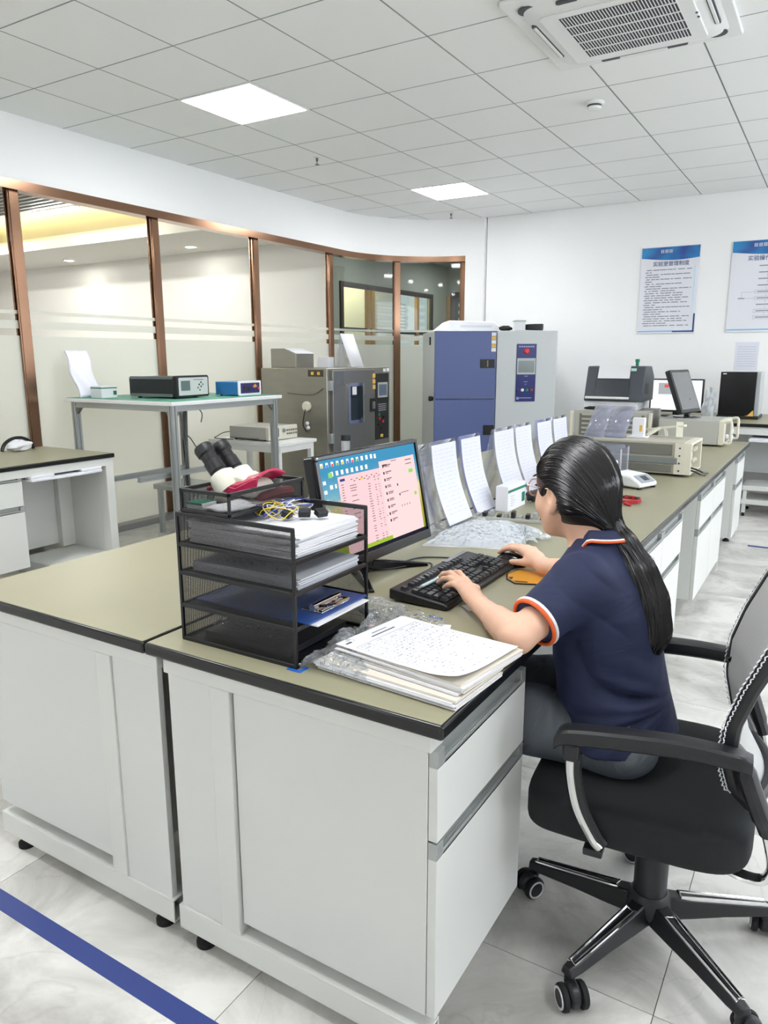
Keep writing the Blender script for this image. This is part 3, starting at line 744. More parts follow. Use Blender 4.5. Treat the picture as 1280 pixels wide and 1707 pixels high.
MB().box((X1+.018, 6.365, 1.02), (X1+.02, 6.51, 1.13)).build('screen', mat('screen_slate', (92, 102, 118), .2), cp)
for k, (y, z, c_) in enumerate([(6.36, .83, GREEN), (6.37, .79, MATS['button_red']), (6.44, .76, MATS['button_red']), (6.36, .73, BLACK), (6.46, .80, BLACK), (6.42, .69, BLACK)]):
    MB().cyl((X1+.012, y, z), (X1+.024, y, z), .013, n=12).build('button', c_, cp)
for k in range(4): MB().box((X1+.012, 6.36, .87+.02*k), (X1+.013, 6.51, .876+.02*k)).build('printed_line', INKL, cp)
YEL = mat('yellow_label', (222, 180, 84), .6, noise=.05)
for (y, z) in ((6.225, 1.20), (6.225, 1.145), (6.225, 1.09)): MB().box((X1+.03, y, z), (X1+.0315, y+.05, z+.04)).build('warning_label', YEL, sc_)
MB().box((X1, 6.40, .60), (X1+.013, 6.45, .63)).box((X1+.0, 5.95, .50), (X1+.002, 6.0, .53)).build('warning_label', YEL, sc_)
MB().box((X1, 6.47, 1.255), (X1+.003, 6.52, 1.285)).box((X1, 6.54, 1.255), (X1+.003, 6.585, 1.29)).build('paper_tag', PAPER, sc_)
MB().box((-4.16, YA-.003, 1.225), (-3.99, YA, 1.285)).build('label_plate', mat('plate_brown', (62, 50, 38), .4), sc_)
for x in (-4.125, -4.055): MB().box((x, YA-.005, 1.24), (x+.03, YA-.002, 1.268)).build('indicator', YEL, sc_)
MB().box((X1+.0, 5.56, .30), (X1+.03, 6.56, .46)).build('lower_panel', STAIN2, sc_, bevel=.003)
# cable port and plug
pl = thing('port_plug', 'cream rubber plug with a black wire on the stainless chamber side', 'plug', (-4.17, 5.47, .90))
MB().lathe([(.042, 0), (.046, .012), (.046, .028), (.038, .04)], (-4.17, YA-.001, .955), 18, (0, -1, 0)).build('plug', CREAM, pl)
MB().tube(spline([(-4.17, YA-.04, .93), (-4.19, YA-.045, .85), (-4.20, YA-.04, .78), (-4.18, YA-.02, .72)]), .005, 6).build('wire', CAB, pl)
for (z, x) in ((.80, -4.16), (.76, -4.15)): MB().sphere((x, YA-.03, z), .018, 10, 8).build('terminal', PAPER, pl)
tag(setbase(MB().tube(spline([(-4.40, YA-.008, 1.07), (-4.2, YA-.01, 1.06), (-4.08, YA-.012, 1.07), (-3.99, YA-.01, 1.12)]), .004, 6).build('cable', CABG), (-4.2, YA-.012, 1.06)), 'thin grey cable run along the stainless chamber side', 'cable')
tp = thing('chamber_hood', 'stainless vent hood with a white sloping face on the chamber top', 'vent hood', (-4.5, 5.75, ZT))
MB().prism([(-4.66, ZT), (-4.36, ZT), (-4.36, ZT+.13), (-4.50, ZT+.18), (-4.66, ZT+.18)], 5.58, 5.86, 'y').build('housing', STAIN, tp, bevel=.004)
MB().add([(-4.355, 5.58, ZT+.132), (-4.50, 5.58, ZT+.184), (-4.50, 5.86, ZT+.184), (-4.355, 5.86, ZT+.132)], [(0, 1, 2, 3)]).build('white_face', PAPER, tp, solid=.004)
ps = thing('paper_stand', 'slanted white notice on a stand on the stainless chamber', 'notice stand', (-4.12, 6.12, ZT))
MB().add([(-4.02, 6.0, ZT+.005), (-4.02, 6.22, ZT+.005), (-4.13, 6.2, ZT+.32), (-4.13, 5.98, ZT+.32)], [(0, 1, 2, 3)]).build('notice', PAPER, ps, solid=.006)
MB().add([(-4.21, 6.0, ZT+.003), (-4.21, 6.22, ZT+.003), (-4.137, 6.2, ZT+.31), (-4.137, 5.98, ZT+.31)], [(0, 1, 2, 3)]).build('back_leg', ACRYL, ps, solid=.003)
tag(setbase(MB().box((-4.36, 5.93, ZT), (-4.24, 6.03, ZT+.10)).build('carton', PAPER, bevel=.003), (-4.3, 5.98, ZT)), 'tiny white carton beside the slanted notice on the chamber', 'carton')
tb = thing('bottle', 'silvery bottle with a black cap standing in front of the stainless chamber', 'bottle', (-3.70, 5.42, .50))
MB().lathe([(.035, 0), (.04, .01), (.04, .17), (.036, .175)], (-3.70, 5.42, .50), 18).build('glass', mat('bottle_silver', (200, 204, 208), .2, .4), tb)
MB().lathe([(.043, .172), (.043, .215), (.04, .22)], (-3.70, 5.42, .50), 18).build('cap', BLACK, tb)
tag(setbase(MB().box((-3.86, 5.28, .0), (-3.58, 5.56, .03)).box((-3.83, 5.31, .03), (-3.8, 5.34, .48)).box((-3.64, 5.31, .03), (-3.61, 5.34, .48)).box((-3.83, 5.5, .03), (-3.8, 5.53, .48)).box((-3.64, 5.5, .03), (-3.61, 5.53, .48)).box((-3.85, 5.29, .48), (-3.59, 5.55, .50)).build('small_stand', STEEL, bevel=.003), (-3.72, 5.42, 0)), 'small steel stand holding the black capped bottle', 'stand')

# ------------------------------------------------------------------ blue and grey climate chamber
ANG = R(35)
cc = thing('climate_chamber', 'large grey climate chamber with two blue doors and a navy control panel', 'climate chamber', (-3.47, 6.67, 0), ANG)
LG = mat('chamber_grey', (196, 200, 200), .45, noise=.015)
BLUE = mat('chamber_blue', (88, 100, 146), .45, noise=.025, nscale=4)
def ccb(lo, hi): return MB().box(lo, hi)
W_, D_, H_ = 1.235, 1.02, 1.655
ccb((0, .02, .08), (W_, D_, H_)).build('body', LG, cc, bevel=.006, world=False)
ccb((.05, .07, 0), (W_-.05, D_-.05, .08)).build('plinth', BLACK, cc, world=False)
d1 = ccb((.0, -.03, .985), (.615, .02, H_-.004)).build('upper_door', BLUE, cc, bevel=.004, world=False)
d2 = ccb((.0, -.03, .12), (.615, .02, .977)).build('lower_door', BLUE, cc, bevel=.004, world=False)
ccb((.625, -.012, .12), (W_, .02, H_-.002)).build('service_panel', LG, cc, bevel=.003, world=False)
ccb((.455, -.034, 1.29), (.60, -.029, 1.375)).build('latch_recess', BLACK, d1, world=False)
ccb((.52, -.045, 1.30), (.535, -.033, 1.365)).build('latch', GREYD, d1, bevel=.002, world=False)
ccb((.50, -.034, .62), (.61, -.029, .72)).build('latch_recess', BLACK, d2, world=False)
for k in range(5): ccb((.565, -.0325, 1.45+.038*k), (.61, -.0295, 1.484+.038*k)).build('warning_label', YEL if k % 2 else PAPER, d1, world=False)
ccb((-.012, .3, 1.52), (0, .34, 1.60)).build('hinge', BLACK, cc, world=False)
MB().lathe([(.018, 0), (.026, .02), (.026, .045), (.015, .05)], (-.002, .05, .985), 14, (-1, 0, 0)).build('knob', BLACK, cc, world=False)
cpn = ccb((.825, -.018, .955), (1.025, -.012, 1.525)).build('control_panel', mat('panel_navy', (34, 42, 104), .35, noise=.03), cc, world=False)
ccb((.832, -.022, 1.225), (1.018, -.018, 1.385)).build('display_bezel', mat('bezel_light', (176, 182, 182), .4), cpn, world=False)
ccb((.845, -.024, 1.245), (1.005, -.022, 1.36)).build('display', mat('display_grey', (128, 138, 136), .2, noise=.04), cpn, world=False)
MB().lathe([(.028, 0), (.026, .012), (.018, .018)], (.925, -.018, 1.455), 16, (0, -1, 0)).build('stop_button', mat('button_bright_red', (224, 36, 44), .35), cpn, world=False)
for k, c_ in enumerate([mat('button_navy', (50, 56, 110), .4), mat('button_white', (235, 235, 235), .4), mat('button_green', (20, 130, 100), .4), mat('button_maroon', (150, 60, 60), .4)]):
    MB().lathe([(.016, 0), (.015, .01), (.008, .013)], (.848+.046*k, -.018, 1.07), 14, (0, -1, 0)).build('button', c_, cpn, world=False)
mb = MB()
for k in range(7): mb.box((.845+.023*k, -.0192, 1.492), (.863+.023*k, -.018, 1.505))
mb.box((.91, -.0192, 1.205), (.945, -.018, 1.211)).box((.905, -.0192, 1.15), (.945, -.018, 1.155)).box((.915, -.0192, 1.125), (.935, -.018, 1.13)).box((.865, -.0192, .988), (.99, -.018, .995)).box((.835, -.0192, .975), (.86, -.018, 1.0))
mb.build('printed_marks', mat('print_pale_blue', (150, 158, 200), .5), cpn, world=False)
ch = Matrix.Translation((-3.47, 6.67, 0)) @ Matrix.Rotation(ANG, 4, 'Z')
def on_ch(x, y): p = ch @ Vector((x, y, H_)); return (p.x, p.y, H_)
ct = thing('vent_cover', 'white trapezoid vent cover lying on the climate chamber top', 'vent cover', on_ch(.35, .30), ANG)
MB().prism([(-.30, 0), (.42, 0), (.30, .10), (-.16, .11)], -.02, .5, 'y').build('cover', PAPER, ct, world=False, bevel=.01)
MB().box((-.05, -.022, .04), (.28, -.02, .065)).build('label_strip', mat('label_grey', (206, 210, 216), .5), ct, world=False)
g1 = thing('carton', 'white carton with a pale lid on top of the climate chamber', 'carton', on_ch(.86, .06), ANG)
MB().box((-.05, -.05, 0), (.05, .05, .085)).build('box', PAPER, g1, world=False, bevel=.003)
MB().box((-.055, -.055, .085), (.055, .055, .10)).build('lid', mat('lid_green_grey', (170, 190, 180), .5), g1, world=False)
g2 = thing('cable_coil', 'black cable coil lying on the climate chamber top', 'cable', on_ch(1.02, .10), ANG)
MB().tube([(.075*math.cos(a)*1.2, .06*math.sin(a), .012+.012*k/8) for k in range(33) for a in [k*2*math.pi/8]], .009, 6).build('coil', CAB, g2, world=False)
g3 = thing('glove', 'crumpled dark glove on the climate chamber top', 'glove', on_ch(.72, .06), ANG)
MB().grid(blob((0, 0, .022), (.07, .04, .024), 11), 20, 12, True).build('glove', RUB, g3, world=False)
# ------------------------------------------------------------------ ceiling fittings
ac = thing('air_conditioner', 'white ceiling cassette air conditioner with dark slotted grille', 'air conditioner', (-1.06, 4.0, CEIL))
AW = mat('ac_white', (232, 233, 232), .4, noise=.01)
ax0, ax1, ay0, ay1 = -1.53, -0.60, 3.545, 4.475
acx, acy = (ax0+ax1)/2, (ay0+ay1)/2
MB().prism(rrect(.94, .94, .02, c=(acx, acy)), CEIL-.022, CEIL-.001).build('flange', AW, ac, bevel=.006)
mb = MB(); o_ = rrect(.84, .84, .10, 6, (acx, acy)); i_ = rrect(.70, .70, .05, 6, (acx, acy)); n_ = len(o_)
mb.add([(a, b, CEIL-.022) for a, b in o_]+[(a, b, CEIL-.046) for a, b in i_], [(i, (i+1) % n_, n_+(i+1) % n_, n_+i) for i in range(n_)]+[tuple(range(n_, 2*n_))])
mb.build('outlet_ring', AW, ac)
DKV = mat('ac_slot_dark', (70, 74, 76), .6, noise=.05)
for sx, sy, w, h in ((-.385, 0, .028, .44), (.385, 0, .028, .44), (0, -.385, .44, .028), (0, .385, .44, .028)):
    lv = MB().prism(rrect(w, h, .012, 4, (acx+sx, acy+sy)), CEIL-.040, CEIL-.030).build('outlet_slot', DKV, ac)
    MB().prism(rrect(w*.55, h*.94, .006, 4, (acx+sx, acy+sy)), CEIL-.046, CEIL-.039).build('louvre', AW, lv, bevel=.002)
MB().prism(rrect(.66, .62, .02, 4, (acx, acy)), CEIL-.056, CEIL-.044).build('front_panel', AW, ac, bevel=.004)
g0, g1, h0, h1 = -1.31, -.80, 3.74, 4.255
gr = MB().box((g0, h0, CEIL-.0575), (g1, h1, CEIL-.0555)).build('grille', mat('ac_grille_dark', (48, 46, 56), .6, noise=.05), ac)
mb = MB()
nb = 36
for k in range(nb):
    x = g0+(g1-g0)*k/(nb-1); mb.box((x-.0020, h0, CEIL-.0595), (x+.0020, h1, CEIL-.0575))
for k in range(1, 5):
    y = h0+(h1-h0)*k/5; mb.box((g0, y-.004, CEIL-.0605), (g1, y+.004, CEIL-.0575))
o = mb.build('grille_bars', AW, gr); o['kind'] = 'stuff'
for sx, sy in ((-1, -1), (1, -1), (1, 1)):
    MB().lathe([(.05, 0), (.05, -.004)], (acx+sx*.36, acy+sy*.36-.0, CEIL-.026), 18).build('corner_recess', DKV, ac)
wm = [mat('wire_orange', (220, 110, 50), .5), mat('wire_grey', (150, 154, 160), .5)]
for k in range(2):
    MB().tube(spline([(acx+.34, acy-.38, CEIL-.03), (acx+.37+.01*k, acy-.355, CEIL-.038), (acx+.38, acy-.33+.01*k, CEIL-.03)]), .004, 6).build('wire', wm[k], ac)
MB().lathe([(.006, 0), (.006, -.004)], (-.74, 4.05, CEIL-.056), 10).lathe([(.006, 0), (.006, -.004)], (-.74, 4.0, CEIL-.056), 10).build('indicator', DKV, ac)
sm = thing('smoke_detector', 'round white smoke detector on the ceiling', 'smoke detector', (-1.54, 5.155, CEIL))
MB().lathe([(.062, 0), (.062, -.012), (.055, -.018)], (-1.54, 5.155, CEIL-.001), 24).build('base', AW, sm)
MB().lathe([(.045, -.018), (.043, -.03)], (-1.54, 5.155, CEIL-.001), 20).build('sensing_chamber', DKV, sm)
MB().lathe([(.046, -.03), (.04, -.042), (.02, -.047)], (-1.54, 5.155, CEIL-.001), 20).build('cap', AW, sm)
for k, (x, y) in enumerate([(-3.86, 5.29), (-3.98, 8.02)]):
    s = thing('sprinkler', ['small ceiling sprinkler head between the two light panels', 'small ceiling sprinkler head in the far curved corner'][k], 'sprinkler', (x, y, CEIL))
    MB().lathe([(.03, 0), (.028, -.006)], (x, y, CEIL-.0005), 16).build('escutcheon', AW, s)
    MB().lathe([(.01, -.006), (.01, -.03), (.004, -.032), (.004, -.055)], (x, y, CEIL), 12).build('body', GREYD, s)
    MB().lathe([(.018, -.055), (.018, -.058)], (x, y, CEIL), 14).build('deflector', GREYD, s)

# ------------------------------------------------------------------ posters on the far wall
PB = mat('poster_board', (226, 227, 234), .25, noise=.01)
def banner_mat():
    m, nt, b = newmat('poster_banner_blue')
    tc = N(nt, 'ShaderNodeTexCoord'); nz = N(nt, 'ShaderNodeTexNoise'); nz.inputs['Scale'].default_value = 5; nz.inputs['Detail'].default_value = 1
    nt.links.new(tc.outputs['Object'], nz.inputs['Vector'])
    cr = N(nt, 'ShaderNodeValToRGB'); e = cr.color_ramp.elements; e[0].position = .35; e[0].color = C(34, 72, 146); e[1].position = .65; e[1].color = C(28, 132, 196)
    nt.links.new(nz.outputs['Fac'], cr.inputs[0]); nt.links.new(cr.outputs[0], b.inputs['Base Color']); b.inputs['Roughness'].default_value = .25
    return m
BAN = banner_mat(); NAVY = mat('print_navy', (38, 62, 120), .4, noise=.03); SKY = mat('print_sky', (120, 180, 222), .4, noise=.03)
def poster(label, x0, x1, z0, z1, title, kind):
    y = YF
    t = thing('wall_poster', label, 'poster', ((x0+x1)/2, y-.01, z0))
    MB().box((x0, y-.012, z0), (x1, y-.001, z1)).build('board', PB, t, bevel=.001)
    yp = y-.0128; w = x1-x0
    def flat(nm, polys, m, yy=yp):
        mb = MB()
        for p in polys: mb.prism(p, yy, y-.0121, 'y')
        return mb.build(nm, m, t)
    top = [(x0+.004, z1-.004)]+[(x0+.004+(w-.008)*k/16, z1-.118+.02*math.sin(1.1*math.pi*k/16+2.6)) for k in range(17)]+[(x1-.004, z1-.004)]
    flat('banner', [top], BAN)
    cx = x0+w*.42
    glyph = []
    for k in range(3):
        gx = cx-.05+.042*k; gz = z1-.062
        for a, b, c_, d_ in ((0, .026, .034, .031), (0, .013, .034, .018), (0, 0, .034, .005), (.004, 0, .009, .03), (.022, 0, .027, .03)):
            glyph.append([(gx+a, gz+b), (gx+c_, gz+b), (gx+c_, gz+d_), (gx+a, gz+d_)])
    flat('banner_lettering', glyph, PAPER, yp-.0008)
    M = Matrix.Translation((x0+w*.52, yp-.0006, z1-.175)) @ Matrix.Rotation(R(90), 4, 'X')
    text_mesh('title', title, .052, NAVY, t, M)
    def rect(a, b, c_, d_): return [(a, b), (c_, b), (c_, d_), (a, d_)]
    flat('corner_print', [rect(x0+.006, z0+.018, x1-.012, z0+.03)], SKY)
    if kind == 0:
        flat('corner_print', [rect(x0+w*.62, z0+.012, x1-.006, z0+.026), rect(x1-.022, z0+.012, x1-.006, z0+.20)], NAVY, yp-.0006)
        flat('corner_print', [rect(x1-.046, z0+.20, x1-.034, z1-.20)], mat('print_ice', (196, 222, 240), .4))
        rs = random.Random(5); mb = MB(); z = z1-.235
        for ln in range(25):
            x = x0+.045+(.018 if ln % 2 == 0 else .006); end = x1-.075 if ln % 2 == 0 else x0+.10+rs.random()*.35
            if ln % 4 == 2: end = x1-.07-rs.random()*.1
            while x < end:
                l = rs.uniform(.02, .075); l = min(l, end-x+.01)
                mb.box((x, yp-.0004, z), (x+l, yp+.0002, z+.0085)); x += l+rs.choice((.005, .006, .012, .02))
            z -= .0238
        mb.build('text_lines', mat('poster_text', (128, 130, 138), .6, noise=.05), t)
    else:
        mb = MB(); bxs = []
        cx2 = x0+w*.58
        for k in range(9):
            z = z1-.25-.062*k
            mb.box((cx2-.08, yp-.0004, z), (cx2+.08, yp+.0002, z+.009))
            if k < 8: mb.box((cx2-.001, yp-.0004, z-.04), (cx2+.001, yp+.0002, z-.012))
            if k in (4, 5, 7, 8):
                for a, b, c_, d_ in ((-.1, -.012, .1, -.010), (-.1, .019, .1, .021), (-.1, -.012, -.098, .021), (.098, -.012, .1, .021)): mb.box((cx2+a, yp-.0004, z+b), (cx2+c_, yp+.0002, z+d_))
        z = z1-.25-.062*5
        mb.box((cx2-.25, yp-.0004, z), (cx2-.19, yp+.0002, z+.009)).box((cx2-.19, yp-.0004, z+.004), (cx2-.1, yp+.0002, z+.006)).box((cx2-.22, yp-.0004, z+.012), (cx2-.218, yp+.0002, z+.066)).box((cx2-.22, yp-.0004, z+.064), (cx2-.1, yp+.0002, z+.066))
        mb.build('flow_chart', MATS['poster_text'], t)
        flat('corner_print', [rect(x0+w*.7, z0+.010, x1-.006, z0+.022)], NAVY, yp-.0006)
poster('rules poster with blue banner and dense text lines on the far wall', -1.94, -1.355, 1.64, 2.525, '实验室管理制度', 0)
poster('flow chart poster with blue banner cut by the right picture edge', -1.055, -.47, 1.64, 2.525, '实验操作流程', 1)
wp = thing('wall_notice', 'plain A4 sheet taped to the far wall above the black cabinet', 'notice', (-.84, YF-.003, 1.25))
MB().box((-.945, YF-.003, 1.26), (-.73, YF-.001, 1.54)).build('sheet', mat('sheet_pale', (222, 224, 236), .6, noise=.01), wp)
mb = MB()
for k in range(9): mb.box((-.925, YF-.0035, 1.30+.024*k), (-.75, YF-.003, 1.303+.024*k))
mb.build('text_lines', INKL, wp)

# ------------------------------------------------------------------ far wall table and its things
FT = .82
worktop('olive wall table top with black edge below the posters', -1.75, 2.2, 7.2, 8.47, FT)
ft = thing('wall_table', 'white body of the far wall table', 'table', (-.3, 7.9, 0))
MB().box((-1.72, 7.23, FT-.10), (2.17, 7.27, FT-.031)).box((-1.72, 8.4, FT-.10), (2.17, 8.44, FT-.031)).build('rail', STEEL, ft, bevel=.003)
for x in (-1.70, -.90, .6, 2.1): MB().box((x, 7.24, 0), (x+.05, 7.29, FT-.10)).box((x, 8.36, 0), (x+.05, 8.41, FT-.10)).build('leg', STEEL, ft, bevel=.003)
MB().box((-.80, 7.60, .34), (.55, 7.62, FT-.1)).build('modesty_panel', mat('panel_grey', (186, 190, 188), .5, noise=.02), ft)
kt2 = MB().box((-.62, 7.10, FT-.15), (.0, 7.45, FT-.125)).build('keyboard_tray', MATS['tray_white'], ft, bevel=.004)
tr = thing('low_trolley', 'low white two shelf trolley under the far wall table', 'trolley', (-.2, 7.4, 0))
for z in (.235, .11): MB().box((-.64, 7.16, z), (.2, 7.56, z+.045)).build('shelf', DOORM, tr, bevel=.004)
for x in (-.63, .16):
    for y in (7.17, 7.52): MB().box((x, y, .03), (x+.03, y+.03, .28)).build('upright', DOORM, tr)
for x in (-.615, .175):
    for y in (7.185, 7.535): MB().cyl((x-.012, y, .02), (x+.012, y, .02), .02, n=12).build('caster', RUB, tr)
# white screen monitor
m2 = thing('desktop_monitor', 'white glowing monitor on the far wall table behind the tilted monitor', 'monitor', (-1.35, 7.75, FT))
MB().box((-1.595, 7.70, .865), (-1.10, 7.735, 1.185)).build('housing', BLACK, m2, bevel=.006)
MB().box((-1.58, 7.698, .885), (-1.115, 7.70, 1.172)).build('screen', emat('white_screen', (236, 242, 250), 1.0), m2)
MB().box((-1.515, 7.6965, 1.035), (-1.375, 7.698, 1.145)).build('screen_picture', emat('grey_picture', (178, 184, 186), .8), m2)
MB().box((-1.46, 7.695, 1.10), (-1.42, 7.6965, 1.13)).build('screen_mark', emat('red_mark', (230, 100, 100), .8), m2)
MB().box((-1.375, 7.735, FT+.01), (-1.32, 7.76, 1.0)).build('stem', BLACK, m2)
MB().prism(rrect(.26, .18, .05, c=(-1.35, 7.76)), FT, FT+.012).build('base', BLACK, m2)
# crumpled foil bag
FOIL = crumple('silver_foil', (210, 212, 216), .65, 16)
tag(setbase(MB().grid(blob((-1.03, 7.62, FT+.13), (.055, .08, .14), 21, .34), 40, 28, True).build('plastic_bag', FOIL, smooth=0), (-1.03, 7.62, FT)), 'crumpled silvery plastic bag between white monitor and black cabinet', 'bag')
bc = thing('black_cabinet', 'black glass fronted cabinet on the far wall table', 'cabinet', (-.79, 7.95, FT))
MB().box((-.955, 7.75, FT+.01), (-.62, 8.10, 1.255)).build('body', mat('cabinet_light_side', (176, 180, 182), .4, noise=.02), bc, bevel=.005)
MB().box((-.965, 7.728, FT+.03), (-.655, 7.75, 1.255)).build('door', BLACKG, bc, bevel=.003)
MB().box((-.945, 7.726, 1.232), (-.915, 7.728, 1.242)).build('badge', PAPER, bc)
MB().box((-.97, 7.68, FT), (-.61, 8.11, FT+.03)).build('base', BLACK, bc, bevel=.004)
tag(setbase(MB().box((-.72, 7.66, FT+.031), (-.655, 7.70, FT+.034)).prism([(-.705, FT+.034), (-.66, FT+.085), (-.655, FT+.034)], 7.705, 7.715, 'y').build('leaflet', YEL), (-.70, 7.69, FT+.031)), 'small yellow leaflet leaning at the foot of the black cabinet', 'leaflet')

# ------------------------------------------------------------------ instruments at the far end of the island
sx = thing('instrument_case', 'wide grey rack instrument standing under the dark analyser', 'instrument', (-1.47, 5.9, T))
MB().box((-1.72, 5.66, T+.012), (-1.17, 6.10, 1.0)).build('case', GREY, sx, bevel=.005)
MB().box((-1.68, 5.654, T+.04), (-1.20, 5.66, .97)).build('front_panel', GREYD, sx)
for k in range(5): MB().box((-1.66, 5.648, T+.055+.034*k), (-1.22, 5.655, T+.067+.034*k)).build('vent_slat', GREY, sx)
for x in (-1.74, -1.155): MB().box((x-.012, 5.64, T+.03), (x+.012, 5.67, .99)).build('rack_handle', CREAM, sx, bevel=.004)
for x in (-1.68, -1.22):
    for y in (5.70, 6.06): MB().lathe([(.015, 0), (.015, .012)], (x, y, T), 10).build('foot', RUB, sx)
xr = thing('xray_analyser', 'dark grey analyser with a white front lid and tray', 'analyser', (-1.47, 5.92, 1.0))
SLATE = mat('analyser_slate', (66, 72, 80), .45, noise=.02)
MB().box((-1.67, 5.72, 1.0), (-1.27, 6.08, 1.065)).build('base', PAPER, xr, bevel=.006)
MB().prism([(5.70, 1.065), (6.08, 1.065), (6.08, 1.25), (5.98, 1.325), (5.78, 1.325), (5.74, 1.20)], -1.67, -1.235, 'x').build('hood', SLATE, xr, bevel=.008)
M = Matrix(((1, 0, 0, 0), (0, 1, 0, 0), (0, 0, 1, 0), (0, 0, 0, 1)))
MB().prism([(5.735, 1.235), (5.748, 1.235), (5.79, 1.332), (5.777, 1.332)], -1.58, -1.345, 'x').build('lid', PAPER, xr)
MB().prism([(5.70, 1.09), (5.73, 1.225), (5.736, 1.225), (5.708, 1.09)], -1.585, -1.34, 'x').build('window', mat('analyser_window', (48, 54, 62), .2), xr)
MB().box((-1.655, 5.675, 1.082), (-1.33, 5.71, 1.10)).build('tray', PAPER, xr, bevel=.006)
MB().box((-1.2349, 5.80, 1.12), (-1.233, 5.90, 1.20)).build('side_port', BLACK, xr)
MB().box((-1.335, 5.74, 1.29), (-1.30, 5.762, 1.31)).build('badge', mat('badge_mint', (190, 226, 214), .5), xr)
tag(setbase(MB().lathe([(.012, 0), (.012, .03), (.016, .03), (.016, .05), (.012, .052)], (-1.32, 5.86, 1.326), 14).build('small_bottle', GREEN), (-1.32, 5.86, 1.326)), 'tiny green bottle on top of the dark analyser', 'bottle')
# glove and cutter on the case edge
tag(setbase(MB().grid(blob((-1.585, 5.69, 1.012), (.075, .02, .012), 9), 18, 10, True).build('glove', RUB), (-1.585, 5.69, 1.0)), 'dark glove lying on the front edge of the rack instrument', 'glove')
tag(setbase(MB().tube([(-1.35+.045*math.cos(a), 5.69+.018*math.sin(a), 1.007+.006*k/8) for k in range(26) for a in [k*.8]], .006, 6).build('cable', CAB), (-1.35, 5.69, 1.0)), 'small black cable coil on the rack instrument edge', 'cable')
# second instrument with a tilted monitor on it
i2 = thing('spectrum_instrument', 'grey boxy instrument with cream front handles near the bench end', 'instrument', (-.88, 5.9, T))
MB().box((-1.10, 5.68, T+.012), (-.695, 6.12, .95)).build('case', GREY, i2, bevel=.005)
MB().box((-.695, 5.68, T+.012), (-.655, 6.12, .95)).build('front_panel', CREAM, i2, bevel=.006)
MB().box((-.655, 5.76, T+.03), (-.653, 6.04, .93)).build('screen_area', GREYD, i2)
for y in (5.69, 6.10): MB().tube(spline([(-.66, y, T+.03), (-.615, y, T+.03), (-.612, y, .85), (-.615, y, .94), (-.66, y, .94)], 5), .010, 8).build('handle', CREAM, i2)
for k, (y, z) in enumerate([(5.79, .83), (6.08, .85), (6.08, .80)]): MB().lathe([(.02, 0), (.018, .015)], (-.653, y, z), 14, (1, 0, 0)).build('knob', PAPER, i2)
for x in (-1.06, -.72):
    for y in (5.72, 6.08): MB().lathe([(.015, 0), (.015, .012)], (x, y, T), 10).build('foot', RUB, i2)
m3 = thing('tilted_monitor', 'black monitor seen from the side tilted back on the grey instrument', 'monitor', (-.955, 5.92, .95))
M = Matrix.Translation((-.985, 5.90, 1.14)) @ Matrix.Rotation(R(79), 4, 'Z') @ Matrix.Rotation(R(-21), 4, 'X')
MB().prism(rrect(.37, .33, .012, 4), -.018, .018, 'y', M).build('housing', BLACK, m3, bevel=.004)
MB().box((-.165, -.020, -.14), (.165, -.018, .145), M).build('screen', mat('off_screen', (96, 98, 100), .2, noise=.03), m3)
MB().tube([(-.955, 5.93, 1.09), (-.95, 5.94, 1.0), (-.95, 5.93, .962)], .022, 10).build('stem', BLACK, m3)
MB().lathe([(.10, 0), (.098, .008), (.03, .014)], (-.95, 5.93, .95), 24).build('base', BLACKG, m3)
# large rack instrument
rk = thing('rack_analyser', 'large beige grey rack instrument with ribbed side and dark front screen', 'instrument', (-.87, 4.3, T))
MB().box((-1.14, 4.125, T+.012), (-.66, 4.46, .95)).build('case', mat('rack_beige', (176, 172, 156), .5, noise=.02), rk, bevel=.004)
for za, zb in ((T+.022, .826), (.878, .938)): MB().box((-1.13, 4.118, za), (-.72, 4.125, zb)).build('side_rib', GREYD, rk, bevel=.002)
MB().box((-1.13, 4.114, .834), (-.69, 4.125, .868)).build('carry_strap', mat('strap_grey', (120, 124, 120), .5), rk, bevel=.003)
MB().box((-.705, 4.117, T+.014), (-.655, 4.126, .945)).build('corner_strip', CREAM, rk)
for k in range(4): MB().lathe([(.005, 0), (.005, .003)], (-.68, 4.117, .80+.04*k), 8, (0, -1, 0)).build('screw', INK, rk)
MB().box((-.66, 4.12, T+.012), (-.622, 4.135, .948)).box((-.66, 4.45, T+.012), (-.622, 4.465, .948)).box((-.66, 4.135, T+.012), (-.622, 4.45, .785)).box((-.66, 4.135, .935), (-.622, 4.45, .948)).build('front_frame', CREAM, rk, bevel=.003)
MB().box((-.66, 4.14, .80), (-.648, 4.30, .93)).build('screen', mat('navy_screen', (44, 46, 70), .15), rk)
for k in range(6): MB().lathe([(.012, 0), (.011, .014)], (-.655, 4.33+.05*(k % 3), .83+.06*(k//3)), 12, (1, 0, 0)).build('knob', CREAM, rk)
for x in (-1.08, -.68):
    for y in (4.15, 4.43): MB().lathe([(.018, 0), (.018, .012)], (x, y, T), 10).build('foot', RUB, rk)
for k, y in enumerate((4.19, 4.27)):
    c_ = thing('probe_lead', ['short black probe lead before the large rack instrument', 'second black probe lead nearer the bench edge'][k], 'cable', (-.60, y, T))
    MB().tube(spline([(-.645, y, .80), (-.61, y+.01, .79), (-.585, y+.03, .775)], 6), .005, 6).build('lead', CAB, c_)
    MB().cyl((-.585, y+.03, .775), (-.56, y+.045, .7735), .0065, n=10).build('tip', GREYD, c_)
